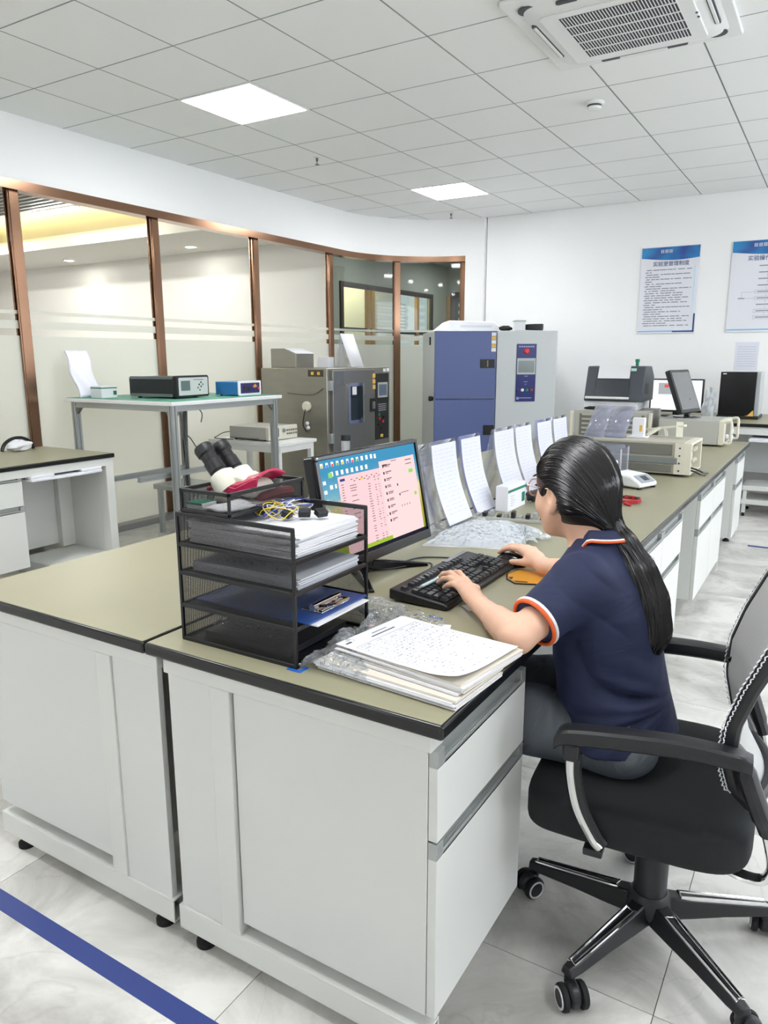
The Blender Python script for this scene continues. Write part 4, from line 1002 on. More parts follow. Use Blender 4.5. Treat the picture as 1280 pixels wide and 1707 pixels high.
# cream brackets on the rack
br = thing('acrylic_bracket', 'white slotted plastic bracket standing on the rack instrument', 'bracket', (-.93, 4.27, .95))
MB().box((-.965, 4.26, .951), (-.90, 4.30, 1.06)).build('upright', PAPER, br, bevel=.002)
MB().box((-.99, 4.24, .95), (-.88, 4.32, .958)).build('foot', PAPER, br, bevel=.002)
MB().box((-.925, 4.2595, .985), (-.91, 4.26, 1.02)).build('label', YEL, br)
b2 = thing('cream_cradle', 'cream slatted plastic cradle lying on the rack instrument', 'cradle', (-.78, 4.33, .95))
for k, (a, b) in enumerate((((-.92, 4.40, .985), (-.70, 4.36, 1.02)), ((-.90, 4.34, .957), (-.84, 4.38, 1.0)), ((-.72, 4.30, .957), (-.735, 4.38, 1.035)), ((-.80, 4.38, .957), (-.81, 4.38, 1.0)))):
    dd = V3(b)-V3(a); q = dd.to_track_quat('Z', 'Y').to_matrix().to_4x4(); q.translation = V3(a)
    MB().box((-.018, -.006, 0), (.018, .006, dd.length), q).build('slat', CREAM, b2, bevel=.002)

# small bench balance, clear box, white meter, red coil
bl = thing('bench_scale', 'small white wedge shaped scale with a square display', 'scale', (-.80, 3.70, T))
M = Matrix.Translation((-.815, 3.70, T)) @ Matrix.Rotation(R(-20), 4, 'Z')
MB().prism([(-.085, .008), (.085, .008), (.085, .03), (.03, .062), (-.085, .07)], -.075, .075, 'y', M).build('housing', AW, bl, bevel=.010, seg=3)
q = M @ Matrix.Translation((.058, 0, .047)) @ Matrix.Rotation(R(30), 4, 'Y')
MB().box((-.028, -.055, -.002), (.028, .055, .002), q).build('panel', mat('scale_panel', (150, 156, 164), .3), bl)
MB().box((-.018, -.02, .0015), (.016, .025, .0035), q).build('display', mat('scale_lcd', (58, 66, 70), .2), bl)
for a in (-.07, .07):
    for b in (-.06, .06): MB().cyl(M @ Vector((a, b, 0)), M @ Vector((a, b, .012)), .012, n=10).build('foot', RUB, bl)
cbx = thing('draught_shield', 'clear acrylic draught shield box behind the white scale', 'acrylic box', (-.97, 3.86, T))
for lo, hi in (((-1.06, 3.78, T), (-.90, 3.783, T+.17)), ((-1.06, 3.937, T), (-.90, 3.94, T+.17)), ((-.903, 3.783, T), (-.90, 3.937, T+.17)), ((-1.06, 3.783, T), (-1.057, 3.937, T+.17)), ((-1.065, 3.775, T+.17), (-.895, 3.945, T+.176))):
    MB().box(lo, hi).build('acrylic_panel', ACRYL, cbx)
for x in (-1.06, -.906):
    for y in (3.78, 3.934): MB().box((x, y, T), (x+.006, y+.006, T+.17)).build('corner_post', PAPER, cbx)
wm_ = thing('panel_meter', 'white bench meter with dark display half hidden by the head', 'meter', (-.93, 3.42, T))
MB().box((-1.02, 3.34, T+.006), (-.85, 3.52, T+.15)).build('case', AW, wm_, bevel=.006)
MB().box((-.8505, 3.365, T+.075), (-.849, 3.50, T+.13)).build('display', GREYD, wm_)
for k in range(3): MB().lathe([(.012, 0), (.011, .015)], (-.85, 3.38+.045*k, T+.04), 12, (1, 0, 0)).build('knob', CREAM, wm_)
for x in (-1.0, -.87):
    for y in (3.36, 3.5): MB().lathe([(.01, 0), (.01, .006)], (x, y, T), 8).build('foot', RUB, wm_)
rc = thing('test_leads', 'coil of red test leads with clips lying on the worktop', 'test leads', (-.75, 3.27, T))
REDW = mat('red_wire', (176, 36, 44), .4, noise=.05)
MB().tube([((-.745)+.058*math.cos(a)*(1+.08*math.sin(k)), 3.27+.062*math.sin(a), T+.006+.014*(k % 7)/7) for k in range(40) for a in [k*.72]], .004, 6).build('coil', REDW, rc)
MB().tube([((-.745)+.052*math.cos(a), 3.275+.056*math.sin(a), T+.010+.012*(k % 5)/5) for k in range(18) for a in [k*.72+.3]], .0035, 6).build('coil', CAB, rc)
MB().cyl((-.735, 3.205, T+.008), (-.705, 3.18, T+.006), .008, .005, n=10).build('clip', REDW, rc)
MB().cyl((-.80, 3.24, T+.01), (-.84, 3.22, T+.008), .009, .006, n=10).build('clip', REDW, rc)

# ------------------------------------------------------------------ paper stands along the middle of the island
def curve_sheet(y0, y1, x_top, x_bot, zt, zb, bow, off=0.0):
    def fn(u, v):
        return Vector((x_bot+(x_top-x_bot)*v-bow*math.sin(math.pi*v)+off, y0+(y1-y0)*u, zb+(zt-zb)*v))
    return fn
SHEET = mat('inspection_sheet', (216, 217, 227), .6, noise=.012)
stands = [  # y0, y1, label, tint, tall
    (2.21, 2.385, 'clear acrylic stand with drop shaped highlight right beside the monitor', 0),
    (2.41, 2.625, 'white sheet on an acrylic stand, first full sheet past the monitor', 1),
    (2.665, 2.86, 'sheet in a violet tinted sleeve, second full stand past the monitor', 2),
    (3.00, 3.235, 'grey patterned sheet on a stand behind the green striped carton', 1),
    (3.25, 3.465, 'plain white sheet on a stand just before the woman forehead', 1),
    (3.545, 3.765, 'violet edged sheet on a stand above the woman hair, nearer one', 2),
    (3.79, 4.02, 'white sheet on the last stand above the woman hair', 1)]
LAV = clear('lavender_acrylic', (222, 224, 238), 1.0, 1.45, .3, (214, 216, 232))
VIO = clear('violet_sleeve', (222, 226, 248), 1.0, 1.4, .3, (196, 202, 242))
for k, (y0, y1, lab, kind) in enumerate(stands):
    t = thing('document_stand', lab, 'document stand', (-1.25, (y0+y1)/2, T), 0, 'sheets on acrylic stands along the island')
    zt = T+.315
    MB().grid(curve_sheet(y0, y1, -1.272, -1.19, zt, T+.001, .018), 2, 12).build('acrylic_front', ACRYL if kind != 2 else VIO, t, solid=.0025)
    MB().grid(curve_sheet(y0, y1, -1.276, -1.345, zt, T+.001, .0), 2, 2).build('acrylic_back', ACRYL, t, solid=.0025)
    MB().box((-1.205, y0, T), (-1.165, y1, T+.003)).build('acrylic_lip', ACRYL, t)
    if kind:
        MB().grid(curve_sheet(y0+.008, y1-.003, -1.272, -1.19, zt-.012, T+.008, .018, .005), 2, 12).build('sheet', SHEET, t)
        rs = random.Random(k); mb = MB()
        for ln in range(17):
            v0 = .92-.05*ln; x = y0+.03
            while x < y1-.04:
                l = rs.uniform(.01, .05); f = curve_sheet(0, 1, -1.272, -1.19, zt-.012, T+.008, .018, .0062)
                a = f(0, v0); b = f(0, v0+.008)
                mb.add([(a.x, x, a.z), (a.x, min(x+l, y1-.02), a.z), (b.x, min(x+l, y1-.02), b.z), (b.x, x, b.z)], [(0, 1, 2, 3)]); x += l+rs.uniform(.006, .02)
        mb.build('printed_lines', mat('faint_print', (198, 200, 211), .7, noise=.03), t, recalc=False)
# pair of empty tilted acrylic stands before the rack instrument
for k in range(2):
    x = -1.16+.115*k
    t = thing('acrylic_stand', ['empty clear acrylic stand left of its twin before the rack instrument', 'empty clear acrylic stand right of its twin before the rack instrument'][k], 'acrylic stand', (x, 4.06, .95), 0)
    MB().add([(x-.055, 4.19, .951), (x+.055, 4.19, .951), (x+.085, 4.30, 1.12), (x-.025, 4.30, 1.12)], [(0, 1, 2, 3)]).build('sheet', LAV, t, solid=.004)
    MB().box((x-.05, 4.18, .95), (x+.05, 4.24, .954)).build('foot', ACRYL, t)
# green striped carton and black cable coil
gc = thing('carton', 'white carton with green stripe on the worktop before the paper stands', 'carton', (-1.16, 2.90, T))
MB().box((-1.165, 2.80, T), (-1.11, 3.0, T+.105)).build('box', PAPER, gc, bevel=.002)
MB().box((-1.1095, 2.80, T+.078), (-1.109, 3.0, T+.089)).box((-1.1095, 2.955, T+.02), (-1.109, 2.99, T+.06)).build('printed_stripe', GREEN, gc)
mb = MB()
for k in range(5): mb.box((-1.1095, 2.83, T+.02+.01*k), (-1.109, 2.86+.01*(k % 3), T+.022+.01*k))
mb.build('printed_text', INKL, gc)
tag(setbase(MB().tube([(-1.09+.04*math.cos(a)*(1+.1*math.sin(2.3*k)), 3.10+.07*math.sin(a), T+.008+.03*((k*7) % 11)/11) for k in range(60) for a in [k*.6]], .006, 6).build('cable_coil', CAB), (-1.09, 3.10, T)), 'coil of black cable on the worktop before the woman face', 'cable')
sp_ = thing('safety_glasses', 'clear safety glasses with black temple standing on the cable coil', 'glasses', (-1.05, 3.02, T))
MB().tube(spline([(-1.06, 3.00, T+.085), (-1.05, 3.02, T+.115), (-1.035, 3.06, T+.13), (-1.02, 3.10, T+.135)]), [.011, .010, .009]+[.006]*28, 8).build('temple', BLACK, sp_)
MB().tube([(-1.0+.002*math.cos(a), 3.115+.035*math.cos(a), T+.095+.045*math.sin(a)) for a in [2*math.pi*i/20 for i in range(20)]], .004, 6, closed=True).build('rim', mat('clear_pink_rim', (206, 180, 170), .2, noise=.02), sp_)
MB().add([(-1.0, 3.115+.033*math.cos(a), T+.095+.043*math.sin(a)) for a in [2*math.pi*i/20 for i in range(20)]], [tuple(range(20))]).build('lens', ACRYL, sp_)
MB().tube(spline([(-1.0, 3.10, T+.05), (-1.01, 3.11, T+.02), (-1.03, 3.12, T+.004)]), .004, 6).build('temple_far', BLACK, sp_)
# bubble mailer and terminal strip
BUB = crumple('bubble_film', (240, 246, 250), .72, 45)
bb = thing('plastic_mailer', 'clear crumpled plastic bag with white sheets behind the keyboard', 'plastic bag', (-1.03, 2.35, T))
def bubble(u, v):
    x = -1.15+.30*u; y = 2.14+.10*u+.36*v*(1-.25*u)
    h = .045*math.sin(math.pi*min(1, max(0, u)))**.7*math.sin(math.pi*min(1, max(0, v)))**.6
    return Vector((x+.008*math.sin(11*v), y+.008*math.sin(9*u), T+.006+h*(1+.15*math.sin(17*u+5*v)+.15*math.sin(13*v-7*u))))
MB().add([(-1.15, 2.13, T+.001), (-.86, 2.24, T+.001), (-.90, 2.52, T+.001), (-1.155, 2.50, T+.001)], [(0, 1, 2, 3)]).build('sheet', PAPER, bb, solid=.003)
BR = np.random.default_rng(8).uniform(0, 1, (60, 60))
MB().grid(lambda u, v: bubble(u, v)+Vector((0, 0, .010*BR[round(u*33), round(v*33)]*(0 if min(u, v, 1-u, 1-v) < .02 else 1))), 34, 34).build('film', BUB, bb, smooth=0)
def crump2(u, v):
    a = 2*math.pi*u
    r = .075*(1+.3*math.sin(5*a)+.2*math.sin(9*a+2))*v
    return Vector((-.885+r*math.cos(a), 2.40+r*math.sin(a), T+.010+.026*(1-v)*(1+.4*math.sin(7*a))+.005*math.sin(11*a)+.006*(hash((round(u*40), round(v*7))) % 100)/100))
MB().grid(crump2, 40, 8, True).build('crumpled_end', BUB, bb, smooth=0)
ts = thing('terminal_strip', 'grey terminal strip with black fittings lying behind the plastic bag', 'terminal strip', (-1.02, 2.68, T))
M = Matrix.Translation((-1.02, 2.67, T)) @ Matrix.Rotation(R(12), 4, 'Z')
MB().box((-.17, -.03, 0), (.15, .03, .012), M).build('strip', GREY, ts, bevel=.002)
for k in range(11):
    MB().box((-.16+.028*k, -.02, .012), (-.145+.028*k, .02, .020+.008*(k % 3)), M).build('fitting', BLACK if k % 2 else ALU, ts, bevel=.001)
# ------------------------------------------------------------------ desktop tray organiser
MESHM = wire_mesh('black_wire_mesh', (22, 23, 25), .0062, .17)
FRM = mat('black_wire_frame', (18, 19, 21), .4)
og = thing('tray_organiser', 'black wire mesh letter tray tower with stepped half tray on top', 'letter tray', (-1.047, 1.245, T))
ox0, ox1, oy0, oy1 = -1.208, -.888, 1.112, 1.378
zs = [T+.004, .850, .925, .990]
ztop = 1.058
def bar(mb, a, b, w=.006, h=.006):
    a, b = V3(a), V3(b); mb.box((min(a.x, b.x)-w/2, min(a.y, b.y)-w/2, min(a.z, b.z)-h/2), (max(a.x, b.x)+w/2, max(a.y, b.y)+w/2, max(a.z, b.z)+h/2))
def quad(mb, *p): mb.add(p, [tuple(range(len(p)))])
for k, z in enumerate(zs):
    zt = (zs[k+1]-.004) if k < 3 else ztop
    mb = MB()
    for zz in ((z, zt) if k == 3 else (z,)):
        h = .010
        bar(mb, (ox0, oy0, zz), (ox1, oy0, zz), .006, h); bar(mb, (ox0, oy1, zz), (ox1, oy1, zz), .006, h); bar(mb, (ox0, oy0, zz), (ox0, oy1, zz), .006, h)
    bar(mb, (ox1, oy0, z), (ox1, oy1, z), .006, .010)
    for (x, y) in ((ox0, oy0), (ox0, oy1), (ox1, oy0), (ox1, oy1)): bar(mb, (x, y, z), (x, y, zt), .007, .004)
    tr_ = mb.build('tray', FRM, og, bevel=.0012)
    m2_ = MB()
    quad(m2_, (ox0, oy0, z), (ox1, oy0, z), (ox1, oy0, zt), (ox0, oy0, zt)); quad(m2_, (ox0, oy1, z), (ox1, oy1, z), (ox1, oy1, zt), (ox0, oy1, zt)); quad(m2_, (ox0, oy0, z), (ox0, oy1, z), (ox0, oy1, zt), (ox0, oy0, zt))
    m2_.build('mesh_wall', MESHM, tr_, recalc=False)
    m3_ = MB(); m3_.box((ox0, oy0, z-.0015), (ox1, oy1, z))
    m3_.build('mesh_floor', FRM, tr_)
# half tray
hx0, hx1, hy0, hy1, hz0, hz1 = -1.193, -1.055, 1.114, 1.362, 1.068, 1.112
mb = MB()
for zz in (hz0, hz1):
    bar(mb, (hx0, hy0, zz), (hx1, hy0, zz), .006, .008); bar(mb, (hx0, hy1, zz), (hx1, hy1, zz), .006, .008); bar(mb, (hx0, hy0, zz), (hx0, hy1, zz), .006, .008); bar(mb, (hx1, hy0, zz), (hx1, hy1, zz), .006, .008)
for x in (hx0, hx1):
    for y in (hy0, hy1): bar(mb, (x, y, ztop), (x, y, hz1), .006, .004)
tr_ = mb.build('half_tray', FRM, og, bevel=.0012)
m2_ = MB()
for a, b in (((hx0, hy0), (hx1, hy0)), ((hx1, hy0), (hx1, hy1)), ((hx1, hy1), (hx0, hy1)), ((hx0, hy1), (hx0, hy0))): quad(m2_, (a[0], a[1], hz0), (b[0], b[1], hz0), (b[0], b[1], hz1), (a[0], a[1], hz1))
m2_.build('mesh_wall', MESHM, tr_, recalc=False)
MB().box((hx0, hy0, hz0-.003), (hx1, hy1, hz0-.0015)).build('mesh_floor', FRM, tr_)

def paper_stack(name, label, cx, cy, z, w, d, n, ang, jit, m=PAPER, step=.003, cat='paper stack', group=None):
    t = thing(name, label, cat, (cx, cy, z), R(ang), group)
    rs = random.Random(hash(label) % 1000 if False else len(label))
    for k in range(n):
        a = R(rs.uniform(-jit, jit)); ox, oy = rs.uniform(-jit, jit)*.0016, rs.uniform(-jit, jit)*.0016
        M = Matrix.Translation((ox, oy, step*k)) @ Matrix.Rotation(a, 4, 'Z')
        MB().box((-w/2, -d/2, 0), (w/2, d/2, step*.86), M).build('sheaf', m, t, world=False, smooth=0)
    return t
paper_stack('paper_stack', 'uneven stack of white sheets in the top full tray of the organiser', -1.045, 1.243, zs[3]+.002, .295, .225, 14, 0, 2.4, step=.0036)
paper_stack('paper_stack', 'flat sheaf of grey white sheets in the second tray from the top', -1.042, 1.243, zs[2]+.002, .296, .22, 7, 0, 1.2, mat('paper_grey', (198, 200, 206), .8, noise=.02), .0034)
# wires and chips on the top sheets
zw = zs[3]+.054
wr = thing('jumper_wires', 'tangle of thin yellow and blue wires with black clips on the papers', 'wires', (-1.0, 1.25, zw))
rs = random.Random(4)
for k, c_ in enumerate([mat('wire_yellow', (226, 200, 60), .4), mat('wire_blue', (58, 74, 170), .4), mat('wire_white', (220, 220, 224), .4)]*3):
    cx_, cy_ = -1.03+rs.uniform(-.03, .03), 1.25+rs.uniform(-.03, .03); rr = rs.uniform(.018, .045); ph = rs.uniform(0, 6)
    pts = [(cx_+rr*math.cos(ph+.7*i)*(1+.3*math.sin(i)), cy_+rr*math.sin(ph+.7*i)*(1+.2*math.cos(2*i)), zw+.004+.030*abs(math.sin(.5*i+ph))) for i in range(14)]
    MB().tube(spline(pts, 4), .0011, 5).build('wire', c_, wr)
for k, (x, y) in enumerate([(-.975, 1.265), (-.945, 1.285), (-1.0, 1.235)]):
    M = Matrix.Translation((x, y, zw+.012)) @ Matrix.Rotation(R(30+40*k), 4, 'Z') @ Matrix.Rotation(R(20), 4, 'X')
    MB().box((-.013, -.010, -.006), (.013, .010, .008), M).build('clip', BLACK, wr, bevel=.002)
gsh = thing('circuit_photo', 'green and grey printed card lying at the back of the top papers', 'card', (-1.07, 1.30, zs[3]+.054))
MB().box((-1.15, 1.27, zs[3]+.0535), (-1.05, 1.355, zs[3]+.0545)).build('card', mat('card_green', (130, 160, 92), .5, noise=.5, nscale=25), gsh)
# clipboard
cbd = thing('clipboard', 'blue clipboard with a chrome clip in the third tray', 'clipboard', (-1.03, 1.245, zs[1]+.003), 0)
MB().box((-1.195, 1.14, zs[1]+.004), (-.875, 1.36, zs[1]+.008)).build('board', mat('clipboard_blue', (44, 78, 150), .4, noise=.03), cbd, bevel=.001)
MB().box((-1.18, 1.15, zs[1]+.0005), (-.86, 1.345, zs[1]+.0035)).build('sheets', PAPER, cbd)
MB().box((-.94, 1.20, zs[1]+.008), (-.885, 1.30, zs[1]+.012)).build('clip_plate', CHROME, cbd, bevel=.001)
MB().cyl((-.912, 1.20, zs[1]+.018), (-.912, 1.30, zs[1]+.018), .008, n=12).build('clip_spring', CHROME, cbd)
MB().tube([(-.905, 1.215, zs[1]+.018), (-.868, 1.225, zs[1]+.026), (-.868, 1.275, zs[1]+.026), (-.905, 1.285, zs[1]+.018)], .003, 6).build('clip_lever', CHROME, cbd)
# bottom tray: dark folder with a bag
bt = thing('dark_folder', 'dark folder with silvery film in the bottom tray of the organiser', 'folder', (-1.05, 1.245, zs[0]+.002))
MB().box((-1.17, 1.14, zs[0]+.002), (-.93, 1.355, zs[0]+.016)).build('folder', mat('folder_dark', (52, 54, 60), .4, noise=.1), bt, bevel=.001)
FILM = crumple('clear_film', (240, 242, 244), .26, 40)
MB().grid(lambda u, v: Vector((-1.16+.20*u, 1.15+.19*v, zs[0]+.02+.012*math.sin(9*u+3*v)*math.sin(7*v)+.01)), 16, 14).build('film', FILM, bt)
# contents of the half tray
gb2 = thing('small_box', 'small green and white box in the half tray of the organiser', 'box', (-1.165, 1.145, hz0))
MB().box((-1.187, 1.122, hz0), (-1.140, 1.165, hz0+.016)).build('box', PAPER, gb2, bevel=.001)
MB().box((-1.1872, 1.1218, hz0+.012), (-1.142, 1.1652, hz0+.0164)).build('green_top', GREEN, gb2)
pk = thing('white_packet', 'flat white packet beside the green box in the half tray', 'packet', (-1.10, 1.16, hz0))
MB().grid(lambda u, v: Vector((-1.135+.072*u, 1.120+.115*v, hz0+.006+.010*math.sin(math.pi*u)*math.sin(math.pi*v)+.002*math.sin(8*u+6*v))), 10, 12).build('packet', PAPER, pk, solid=.004)
rp = thing('red_pouch', 'dark red rolled pouch at the far end of the half tray', 'pouch', (-1.075, 1.32, hz0))
MB().tube(spline([(-1.082, 1.235, hz0+.016), (-1.078, 1.28, hz0+.019), (-1.074, 1.345, hz0+.017)], 5), [.012]+[.015]*9+[.010], 10, flat=.9).build('roll', mat('maroon_fabric', (134, 42, 46), .6, noise=.1), rp)
# microscope head
ms = thing('microscope_head', 'white binocular microscope head with black eyepieces and crimson cover', 'microscope', (-1.12, 1.25, hz0))
IV = mat('microscope_ivory', (224, 222, 206), .35, noise=.01); CRI = mat('crimson_plastic', (176, 30, 72), .25, noise=.03)
zmo = .0
e_ = Vector((-.66, 0, .75)).normalized()
for y in (1.228, 1.282):
    a = Vector((-1.183, y, 1.128))
    ey = MB().lathe([(.017, .0), (.018, .012), (.0205, .013), (.0205, .040), (.018, .042), (.0185, .058), (.022, .062), (.023, .078), (.020, .084), (.012, .082)], a, 20, e_).build('eyepiece', BLACK, ms)
    MB().lathe([(.031, -.042), (.033, -.022), (.031, .0), (.021, .006)], a, 22, e_).build('prism_housing', IV, ms)
bd = MB().prism([(-1.200, 1.084), (-1.178, 1.128), (-1.130, 1.136), (-1.085, 1.120), (-1.070, 1.104), (-1.085, 1.084)], 1.222, 1.290, 'y').build('body', IV, ms, bevel=.008, seg=3)
def hood(u, v):
    x = -1.205+.150*u; zc = 1.098+.038*u-.010*math.sin(math.pi*u); yy_ = 1.208+.092*v
    return Vector((x, yy_, zc+.024*math.sin(math.pi*v)*(1-.5*u)))
MB().grid(hood, 14, 12).build('crimson_cover', CRI, ms, solid=.006)
MB().prism([(-1.205, 1.082), (-1.198, 1.100), (-1.13, 1.094), (-1.060, 1.116), (-1.055, 1.134), (-1.068, 1.132), (-1.12, 1.108), (-1.17, 1.112), (-1.208, 1.102)], 1.203, 1.210, 'y').build('cover_rim', CRI, ms, bevel=.002)
MB().grid(lambda u, v: Vector((-1.19+.055*u, 1.205+.004*v, hz0+.004+.030*math.sin(math.pi*u)*v)), 12, 3).build('light_guard', IV, ms, solid=.004)
MB().cyl((-1.118, 1.235, hz0+.004), (-1.118, 1.235, 1.105), .010, .012, n=14).build('objective', BLACK, ms)
MB().prism(rrect(.11, .075, .02, c=(-1.12, 1.25)), hz0, hz0+.010).build('base', IV, ms, bevel=.003)

# ------------------------------------------------------------------ desktop monitor
MW, MH = .53, .318
mn = thing('desktop_monitor', 'black desktop monitor with a pink window screen facing the seated woman', 'monitor', (-1.10, 1.768, T))
MM = Matrix.Translation((-1.10, 1.768, .986)) @ Matrix.Rotation(R(-1.2), 4, 'Z') @ Matrix.Rotation(R(-10.5), 4, 'Y')
# local: x out of the screen, y to its right, z up
def loc_prism(poly, a, b): return MB().prism(poly, a, b, 'x', MM)
bz_ = MB()
o_ = rrect(MW, MH, .010, 4); i_ = [(-.248, -.129), (.248, -.129), (.248, .145), (-.248, .145)]
loc_prism(o_, -.030, 0).build('housing', BLACKG, mn, bevel=.004)
for a, b, c_, d_ in ((-MW/2+.004, .145, MW/2-.004, MH/2-.002), (-MW/2+.004, -MH/2+.002, MW/2-.004, -.129), (-MW/2+.003, -.129, -.248, .145), (.248, -.129, MW/2-.003, .145)):
    MB().box((0, a, b), (.008, c_, d_), MM).build('bezel', BLACKG, mn, bevel=.002)
def sbox(u0, v0, u1, v1, lift):
    """u to the right, v downwards, both 0..1 across the lit screen"""
    return ((lift, -.248+.496*u0, .145-.274*v1), (lift+.0003, -.248+.496*u1, .145-.274*v0))
def wallpaper():
    m, nt, b = newmat('screen_wallpaper'); nt.nodes.remove(b)
    tc = N(nt, 'ShaderNodeTexCoord'); sp = N(nt, 'ShaderNodeSeparateXYZ'); nt.links.new(tc.outputs['Generated'], sp.inputs[0])
    nz = N(nt, 'ShaderNodeTexNoise'); nz.inputs['Scale'].default_value = 9; nt.links.new(tc.outputs['Generated'], nz.inputs['Vector'])
    ma = N(nt, 'ShaderNodeMath', operation='MULTIPLY_ADD'); nt.links.new(nz.outputs['Fac'], ma.inputs[0]); ma.inputs[1].default_value = .16; nt.links.new(sp.outputs[2], ma.inputs[2])
    cr = N(nt, 'ShaderNodeValToRGB'); e = cr.color_ramp.elements
    e[0].position = .10; e[0].color = C(112, 140, 40); e[1].position = .40; e[1].color = C(176, 164, 76)
    for p_, c_ in ((.60, (216, 206, 150)), (.70, (110, 164, 182)), (.95, (66, 140, 178))):
        q = e.new(p_); q.color = C(*c_)
    nt.links.new(ma.outputs[0], cr.inputs[0])
    em = N(nt, 'ShaderNodeEmission'); nt.links.new(cr.outputs[0], em.inputs[0]); em.inputs[1].default_value = SCREEN
    nt.links.new(em.outputs[0], nt.nodes['Material Output'].inputs[0])
    return m
SCREEN = 1.0
scr = MB().box(*sbox(0, 0, 1, 1, .001), MM).build('screen', wallpaper(), mn)
PINK = emat('screen_pink', (236, 196, 200), SCREEN); PINK2 = emat('screen_pink_light', (240, 204, 204), SCREEN)
SINK = emat('screen_ink', (150, 122, 128), SCREEN*.8); SDK = emat('screen_dark_ink', (84, 74, 84), SCREEN*.7)
SGR = emat('screen_green', (140, 206, 96), SCREEN); SWH = emat('screen_white', (240, 240, 236), SCREEN); SBAR = emat('screen_bar', (44, 44, 60), SCREEN*.6)
MB().box(*sbox(.155, .19, .60, .965, .0016), MM).build('screen_window', PINK, scr)
MB().box(*sbox(.57, .125, .972, .965, .0022), MM).build('screen_window', PINK2, scr)
MB().box(*sbox(0, .967, 1, 1, .0022), MM).build('screen_taskbar', SBAR, scr)
MB().box(*sbox(.30, .925, .60, .965, .0026), MM).build('screen_green_strip', emat('strip_green', (150, 180, 60), SCREEN), scr)
def marks(nm, rects, m, lift=.003):
    mb = MB()
    for r_ in rects: mb.box(*sbox(*r_, lift), MM)
    return mb.build(nm, m, scr)
rs = random.Random(9)
marks('screen_icons', [(.02+.047*k, .03, .02+.047*k+.022, .075) for k in range(11)]+[(.02+.047*k+.03, .125, .052+.047*k+.02, .17) for k in range(1, 9)]+[(.53, .035, .55, .08)], SWH)
for k in range(8): marks('screen_icon_colour', [(.022+.047*k+(k % 3)*.0, .05, .038+.047*k, .075)], emat('icon_%d' % (k % 4), [(220, 190, 60), (60, 130, 220), (220, 80, 80), (90, 170, 90)][k % 4], SCREEN), .0034)
marks('screen_icon_colour', [(.075, .13, .11, .18)], SGR, .0034)
marks('screen_icons', [(.02, .2+.09*k, .045, .235+.09*k) for k in range(5)]+[(.075, .25, .1, .29), (.12, .25, .135, .29)], SWH)
marks('screen_text', [(.17, .215, .215, .24)], emat('screen_navy', (60, 66, 120), SCREEN), .0028)
marks('screen_text', [(.36+.02*k, .245, .37+.02*k, .265) for k in range(2)], emat('icon_yellow', (230, 190, 60), SCREEN), .0028)
tx = []
for r_ in range(26):
    v = .27+.026*r_
    for c0, c1 in ((.17, .20), (.25, .32), (.42, .455), (.49, .515), (.53, .55)):
        if c0 < .4 and r_ > 14: continue
        if rs.random() < .85: tx.append((c0+rs.uniform(0, .01), v, c1-rs.uniform(0, .012), v+.008))
for k in range(12): tx.append((.27+.025*k, .235+.02*(k % 2), .285+.025*k, .245+.02*(k % 2)))
marks('screen_text', tx, SINK, .0028)
tx = []; dk = []
for r_ in range(9):
    v = .17+.073*r_; dk.append((.60, v, .614, v+.028)); tx += [(.625, v, .66+rs.uniform(0, .04), v+.012), (.625, v+.018, .65+rs.uniform(0, .03), v+.026)]
dk += [(.73, .40, .742, .425), (.74, .51, .752, .535), (.60, .165, .65, .185)]
tx += [(.70, .14, .76, .148), (.76, .505, .85, .513), (.75, .64, .757, .66), (.78, .64, .787, .66), (.81, .64, .817, .66), (.84, .64, .847, .66), (.572, .70, .58, .71), (.86, .16, .93, .172), (.86, .205, .93, .215)]
marks('screen_text', tx, SINK); marks('screen_text', dk, SDK)
marks('screen_bubble', [(.885, .275, .935, .315), (.915, .535, .942, .575)], SGR)
MB().box((.008, -.255, .150), (.009, -.249, .154), MM).build('power_led', PAPER, mn)
# stand
MB().tube([(-1.125, 1.768, .90), (-1.135, 1.768, .84), (-1.15, 1.768, .795)], [.030, .028, .030], 12).build('neck', BLACKG, mn)
def leg_m(p0, p1, w0, w1):
    a, b = V3(p0), V3(p1); d_ = b-a; d_.z = 0; d_.normalize(); n_ = Vector((-d_.y, d_.x, 0))
    mb = MB(); v = []
    for p, w, zt, zb in ((a, w0, .805, T), (b, w1, T+.010, T)):
        for s_, zz in ((-1, zb), (1, zb), (.55, zt), (-.55, zt)): v.append((p.x+n_.x*w*s_, p.y+n_.y*w*s_, zz))
    mb.add(v, [(3, 2, 1, 0), (4, 5, 6, 7), (0, 1, 5, 4), (1, 2, 6, 5), (2, 3, 7, 6), (3, 0, 4, 7)])
    return mb.build('stand_leg', BLACKG, mn, bevel=.003)
leg_m((-1.165, 1.755, T), (-1.02, 1.61, T), .020, .010)
leg_m((-1.165, 1.78, T), (-1.02, 1.93, T), .020, .010)
leg_m((-1.13, 1.768, T), (-1.24, 1.768, T), .022, .012)
c1 = tag(setbase(MB().tube(spline([(-1.19, 1.72, T+.004), (-1.136, 1.829, T+.004), (-1.10, 1.91, T+.004), (-1.07, 1.99, T+.004), (-.985, 2.035, T+.004), (-.945, 2.015, T+.012)]), .0025, 6).build('cable', CAB), (-1.07, 1.95, T)), 'thin black keyboard cable curving over the worktop behind the monitor foot', 'cable')
c2 = tag(setbase(MB().tube(spline([(-1.2, 1.80, T+.003), (-1.10, 1.80, T+.008), (-1.03, 1.945, T+.003), (-.99, 1.90, T+.003), (-.962, 1.84, T+.004)]), .0022, 6).build('cable', CAB), (-1.1, 1.85, T)), 'thin black cable passing the monitor foot to the keyboard rear', 'cable')

